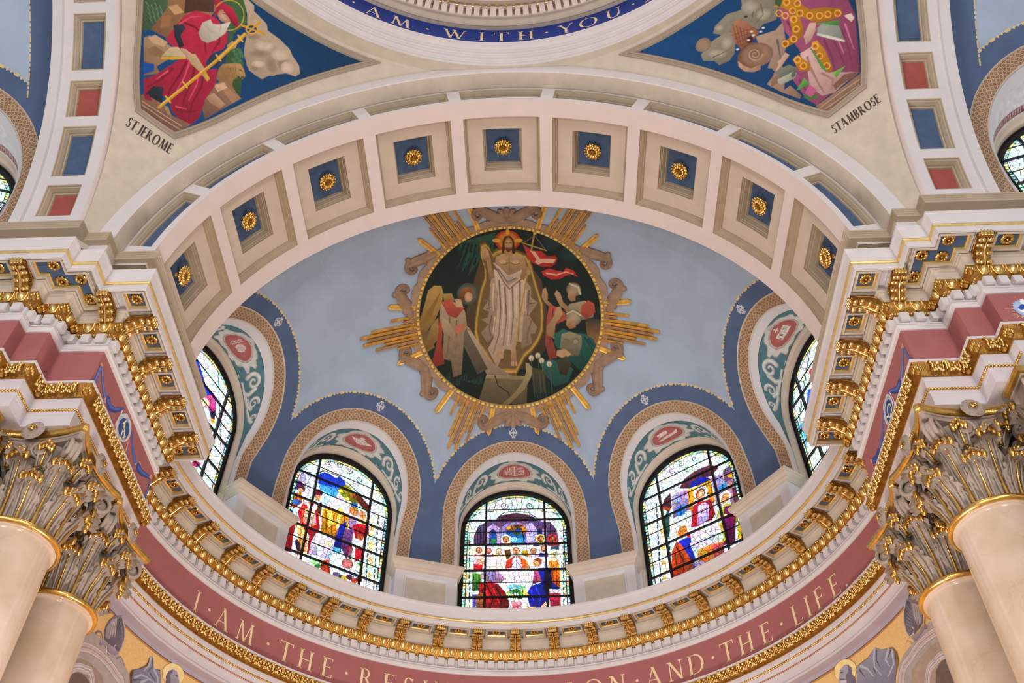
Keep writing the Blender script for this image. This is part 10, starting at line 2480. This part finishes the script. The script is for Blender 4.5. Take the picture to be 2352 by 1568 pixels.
for i in range(124):
    a = 2 * pi * (i + (0.5 if i % 2 else 0.42)) / 124; lng = i % 2 == 0; da = (0.046 if lng else 0.022) / 2
    q = [med1(MC[0] + r * cos(a + t), MC[1] + r * sin(a + t), o) for r, t, o in ((1.93, -da, .05), (1.93, da, .05), (2.0, da, .056), (2.0, -da, .056))]
    p = [med1(MC[0] + r * cos(a + t), MC[1] + r * sin(a + t), .095) for r, t in ((1.942, -da * .75), (1.942, da * .75), (1.988, da * .75), (1.988, -da * .75))]
    mb.add(q + p, [(4, 5, 6, 7), (0, 1, 5, 4), (1, 2, 6, 5), (2, 3, 7, 6), (3, 0, 4, 7)])
tag(obj('bead_ring', mb, MED, mat('bead_gold', rgb(236, 196, 96), rough=0.4, metal=0.15, var=0.12)), kind='stuff')
def scroll(ang, size, sgn, parent):
    # leafy C-scroll standing off the rim at ang, curling towards sgn
    mb = MB(); ca, sa = cos(ang), sin(ang)
    def L(x, y, o): return med1(MC[0] + (2.08 + y) * ca - x * sa * sgn, MC[1] + (2.08 + y) * sa + x * ca * sgn, o)
    pts = [(-0.34, -0.02), (-0.24, 0.05), (-0.12, 0.13), (0.0, 0.23), (0.10, 0.30)] + [(0.13 + (0.105 - 0.02 * t) * sin(t * 1.35), 0.20 + (0.105 - 0.02 * t) * cos(t * 1.35)) for t in np.linspace(0, 4.2, 16)]
    W_ = [0.10, 0.16, 0.19, 0.17, 0.13] + [0.095 - 0.004 * i for i in range(16)]
    rows = []
    for i, (x, y) in enumerate(pts):
        x0, y0 = pts[max(0, i - 1)]; x1, y1 = pts[min(len(pts) - 1, i + 1)]; dx, dy = x1 - x0, y1 - y0; l = sqrt(dx * dx + dy * dy) or 1; nx, ny = -dy / l, dx / l; w = W_[i] * 0.5
        rows.append([L((x + nx * w * k) * size, (y + ny * w * k) * size, o) for k, o in ((-1.15, 0.0), (-1, 0.07), (-0.5, 0.10), (0, 0.075), (0.5, 0.10), (1, 0.07), (1.15, 0.0))])
    mb.grid(rows, flip=sgn > 0)
    for (x, y, r) in ((0.03, 0.35, 0.05), (-0.27, 0.10, 0.05)):
        c = L(x * size, y * size, 0.03); mb.ball(c, (r * size * 1.2, r * size * 1.2, r * size), 8, 5)
    return obj('scroll', mb, parent, FRB, smooth=45)
def shell(ang, size, parent):
    mb = MB(); ca, sa = cos(ang), sin(ang)
    for k in range(-2, 3):
        t = k * 0.42; rows = []
        for i in range(6):
            f = i / 5; x, y = sin(t) * 0.30 * f, 0.30 * f * cos(t); w = 0.02 + 0.055 * f * (1 if i < 5 else 0.4)
            rows.append([med1(MC[0] + (2.04 + y * size) * ca - (x + u * w) * size * sa, MC[1] + (2.04 + y * size) * sa + (x + u * w) * size * ca, 0.03 + 0.05 * (1 - u * u) * (0.6 + 0.4 * f)) for u in (-1, -0.5, 0, 0.5, 1)])
        mb.grid(rows)
    return obj('shell', mb, parent, FRB, smooth=True)
for d, sg in ((79, -1), (101, 1), (34, -1), (146, 1), (14, 1), (166, -1), (-20, 1), (200, -1), (-38, -1), (218, 1), (-78, 1), (258, -1)): scroll(rad(d), 1.15, sg, MED)
for d in (90, -90): shell(rad(d), 1.15, MED)
def ray(ang, lat, r0, r1, w, parent, m, pointed=True, dark=False):
    mb = MB(); ca, sa = cos(ang), sin(ang)
    def L(r, x, o): return med1(MC[0] + r * ca - x * sa, MC[1] + r * sa + x * ca, o)
    n = 6; rows = []
    for i in range(n + 1):
        r = r0 + (r1 - r0) * i / n
        rows.append([L(r, lat + w * k, o) for k, o in ((-0.55, 0.0), (-0.5, 0.075), (-0.12, 0.06), (0.0, 0.10), (0.12, 0.06), (0.5, 0.075), (0.55, 0.0))])
    mb.grid(rows); e = rows[-1]; tip = L(r1 + w * 0.75, lat + w * 0.12, 0.05); o = len(mb.v); mb.add(e + [tip], [(i, i + 1, 7) for i in range(6)])
    return obj('ray', mb, parent, m)
tips = [(-3.099, -0.40), (3.06, -0.424), (-1.74, 2.26), (1.788, 2.271), (-1.474, -2.663), (1.456, -2.697)]
for gi, (tx, ty) in enumerate(tips):
    a = atan2(ty - MC[1], tx - MC[0]); L1 = sqrt((tx - MC[0]) ** 2 + (ty - MC[1]) ** 2)
    a += (-0.025, 0.025, -0.10, 0.10, 0.05, -0.05)[gi]; L1 = max(L1, 3.02)
    if gi in (2, 3): L1 = 3.25
    lens = [0.80, 0.72, 0.93, 1.0, 0.96, 0.99, 0.86, 0.92, 0.78]
    if gi in (1, 3, 5): lens = lens[::-1]
    for k in range(9): ray(a + (k - 4) * 0.006, (k - 4) * 0.062, 2.0, L1 * lens[k], 0.050 if k % 2 else 0.044, MED, RAYM if k % 3 != 1 else RAYB)
    for s in (-1, 1): ray(a + s * 0.245, 0, 2.02, 2.52, 0.10, MED, RAYM)

# ---------------------------------------------------------------- murals of two saints on the pendentives
def catmull(P, n=6):
    out = []
    for i in range(len(P) - 1):
        p0, p1, p2, p3 = [np.array(P[max(0, min(len(P) - 1, j))]) for j in (i - 1, i, i + 1, i + 2)]
        for k in range(n):
            t = k / n; out.append(tuple(0.5 * ((2 * p1) + (-p0 + p2) * t + (2 * p0 - 5 * p1 + 4 * p2 - p3) * t * t + (-p0 + 3 * p1 - 3 * p2 + p3) * t ** 3)))
    return out + [tuple(P[-1])]
MFR = mat('mural_frame', rgb(168, 153, 136), var=0.08)
def pend_art(sx, key, label, text, tb, te, th):
    right = Vector((1, 1, 0)) if sx < 0 else Vector((1, -1, 0)); n = Vector((sx, 1, 0.95)).normalized(); e1 = right.normalized(); e2 = e1.cross(n)
    C0 = PC + n * SPH
    def F(P, off):
        P = np.atleast_2d(np.array(P, float)); R = SPH - off; w = np.sqrt(R * R - P[:, 0] ** 2 - P[:, 1] ** 2); return np.outer(w, n) + np.outer(P[:, 0], e1) + np.outer(P[:, 1], e2) + np.array(PC - C0)
    ax = -0.14
    lowc = [(0.206, -1.76), (0.39, -1.47), (0.605, -1.09), (0.82, -0.66), (1.16, -0.02), (1.54, 0.58), (1.95, 1.12), (2.36, 1.60)]
    topc = [(2.36, 1.60), (1.62, 1.455), (0.98, 1.375), (0.34, 1.31), (ax, 1.295)]
    half = catmull(lowc) + catmull(topc)[1:]
    out = half + [(2 * ax - x, y) for x, y in reversed(half[:-1])]
    if sx > 0: out = [(-x, y) for x, y in out][::-1]
    root = tag(empty('mural', C0), label, 'painting')
    tl = len(catmull(lowc)) - 1; tips_ = [tl, len(out) - 1 - tl]
    def inset2(P, d):
        q = inset(P, d)
        for ti in tips_:
            a, b, c = np.array(P[ti - 9]), np.array(P[ti]), np.array(P[(ti + 9) % len(P)]); u, v = (a - b) / np.linalg.norm(a - b), (c - b) / np.linalg.norm(c - b)
            ha = math.acos(max(-1, min(1, u @ v))) / 2; w = (u + v) / np.linalg.norm(u + v); tip = b + w * d / sin(ha)
            for i in range(len(P)):
                if np.linalg.norm(np.array(P[i]) - b) <= d / math.tan(ha) + 1e-6: q[i] = tuple(tip)
        return q
    mb = MB(); rows = []
    for d, o in ((0.0, -0.004), (0.0, 0.03), (0.02, 0.045), (0.035, 0.03), (0.05, 0.028), (0.065, 0.05), (0.08, 0.05), (0.095, 0.03), (0.105, 0.008)):
        q = inset2(out, d); rows.append([tuple(v) for v in F(q, o)])
    mb.grid(rows, closed=True, flip=True); obj('frame', mb, root, MFR, smooth=30)
    inn = inset2(out, 0.10); b = np.array(inn)
    obj('painting', picture_mesh('painting', OPS[key], 0.0105, (b[:, 0].min(), b[:, 0].max(), b[:, 1].min(), b[:, 1].max()), lambda P: F(P, 0.010), in_poly(inn), base=rgb(15, 62, 112), flip=True), root)
    ws = [GB[c][0] for c in text]; tot = sum(ws); s = sqrt((te[0] - tb[0]) ** 2 + (te[1] - tb[1]) ** 2); dx, dy = (te[0] - tb[0]) / s, (te[1] - tb[1]) / s; k = s / tot; pos = 0
    for c, w in zip(text, ws):
        mid = (pos + w / 2) * k; pos += w
        def f(x, y, mid=mid):
            u = mid + x * k * 0.93; v = y * th + 0.03 * (2 * (mid / s) - 1) ** 2 * 0; P = (tb[0] + dx * u - dy * v, tb[1] + dy * u + dx * v); return tuple(F([P], 0.006)[0])
        letter(c, f, 'letter', root, INK, GB)
    return root
pend_art(-1, 'jer', 'mural of a saint in red robe and red hat holding a gold staff', 'ST.JEROME', (-0.50, -2.075), (0.27, -2.045), 0.188)
pend_art(1, 'amb', 'mural of a saint in pink and gold robe with beehive and scroll', 'STAMBROSE', (-0.27, -2.07), (0.54, -2.13), 0.165)

# ---------------------------------------------------------------- flat painting on the lower wall and the friezes
def wallf(P, off=0.012): a = P[:, 0] / 5.735; r = RB - off; return np.stack([r * np.sin(a), YA + r * np.cos(a), P[:, 1]], 1)
for k in ('griL', 'griR'): obj('grisaille', picture_mesh('grisaille', OPS[k], 0.007, bounds(OPS[k]), wallf, flip=True), WAL)
obj('garland', picture_mesh('garland', OPS['garL'], 0.005, bounds(OPS['garL']), lambda P: np.stack([np.full(len(P), -5.066), P[:, 0], P[:, 1]], 1)), EL)
obj('garland', picture_mesh('garland', OPS['garR'], 0.005, bounds(OPS['garR']), lambda P: np.stack([np.full(len(P), 5.066), P[:, 0], P[:, 1]], 1), flip=True), ER)
obj('dove_rays', picture_mesh('dove_rays', OPS['starR'], 0.008, bounds(OPS['starR']), lambda P: np.stack([P[:, 0], np.full(len(P), -0.414), P[:, 1]], 1)), ER)
# ---------------------------------------------------------------- build apse and transepts
def half_dome(name, M0, sectors, label):
    root = tag(empty(name), label, 'half dome', kind='structure'); root.matrix_basis = M0
    for k in sectors:
        R = rotZ(-rad(36 * k))
        obj('vault', LTM, root, M=R); obj('border', DKM, root, M=R); obj('vault_top', CAPM, root, M=R); obj('dotted_line', DOTS, root, M=R); obj('painted_cross', CROSS, root, M=R)
    return root
MA = T(0, YA, 0)
half_dome('ceiling_apse', MA, (-2, -1, 0, 1, 2), 'light blue half dome of the apse with dark blue arched borders')
for n, (ph, lab, pic, ty) in enumerate(((-72, 'stained glass window at the far left of the apse, half hidden by the arch', 'w1', 'shell'), (-36, 'stained glass window of king and priests, left of the centre window', 'w2', 'bird'),
                                        (0, 'central stained glass window of men seated at a supper table', 'w3', 'cross'), (36, 'stained glass window of a red-robed man blessing bread, right of the centre', 'w4', 'ship'),
                                        (72, 'stained glass window at the far right of the apse, mostly hidden by the arch', 'w5', 'book'))):
    window(n + 1, MA, rad(ph), lab, PICS[pic], ty)
PEDS = tag(empty('trim_5'), 'panelled white pedestals between the apse windows', 'pedestals', kind='structure'); PEDS.matrix_basis = MA
for ph in (-90, -54, -18, 18, 54, 90): pedestal(PEDS, rad(ph))
def border_strip(root):
    mb = MB(); P0, P1 = rad(83.2), rad(90)
    zs_ = np.linspace(2.95, 5.6, 24)
    def S(p, z, off=0.010): r = rho(z) - off; return (r * sin(p), r * cos(p), z)
    def wd(z): return max(0.012, 0.62 / rho(z))
    mb.grid([[S(P1 - wd(z) * u / 6, z) for u in range(7)] for z in zs_]); obj('border_edge', mb, root, DARKB, smooth=True)
    mb = MB(); z = 3.52; k = 0
    while z < 5.5:
        L = (0.10, 0.035, 0.04)[k % 3]; w = 0.026; k += 1; p = P1 - wd(z)
        a, b = Vector(S(p, z, 0.015)), Vector(S(P1 - wd(z + L), z + L, 0.015)); t = Vector((sin(p), cos(p), 0)).cross((b - a).normalized()); mb.add([a - t * w * .6, a + t * w * .6, b + t * w * .6, b - t * w * .6], [(0, 1, 2, 3)]); z += L + 0.02
    obj('dotted_line', mb, root, DOTM)
XT = 6.97
for sx, nm in ((-1, 'left'), (1, 'right')):
    M0 = T(sx * XT, YC, 0) @ rotZ(-sx * pi / 2)
    # the far pier side of the transept lies at +90 degrees on the left and -90 on the right
    hd = half_dome('ceiling_transept_' + nm, M0, (2, 1, 0) if sx < 0 else (-2, -1, 0), 'blue half dome of the %s transept seen past the side arch' % nm)
    if sx < 0: border_strip(hd)
    else:
        mm = MB(); dummy = empty('border'); border_strip(dummy)
        for ch in list(dummy.children):
            me = ch.data; 
            for v in me.vertices: v.co.x = -v.co.x
            me.flip_normals(); ch.parent = hd
        bpy.data.objects.remove(dummy)
    window(6 if sx < 0 else 7, M0, rad(-sx * 72), 'stained glass window in the %s transept, cut off by the picture edge' % nm, PICS['w6'], 'none')
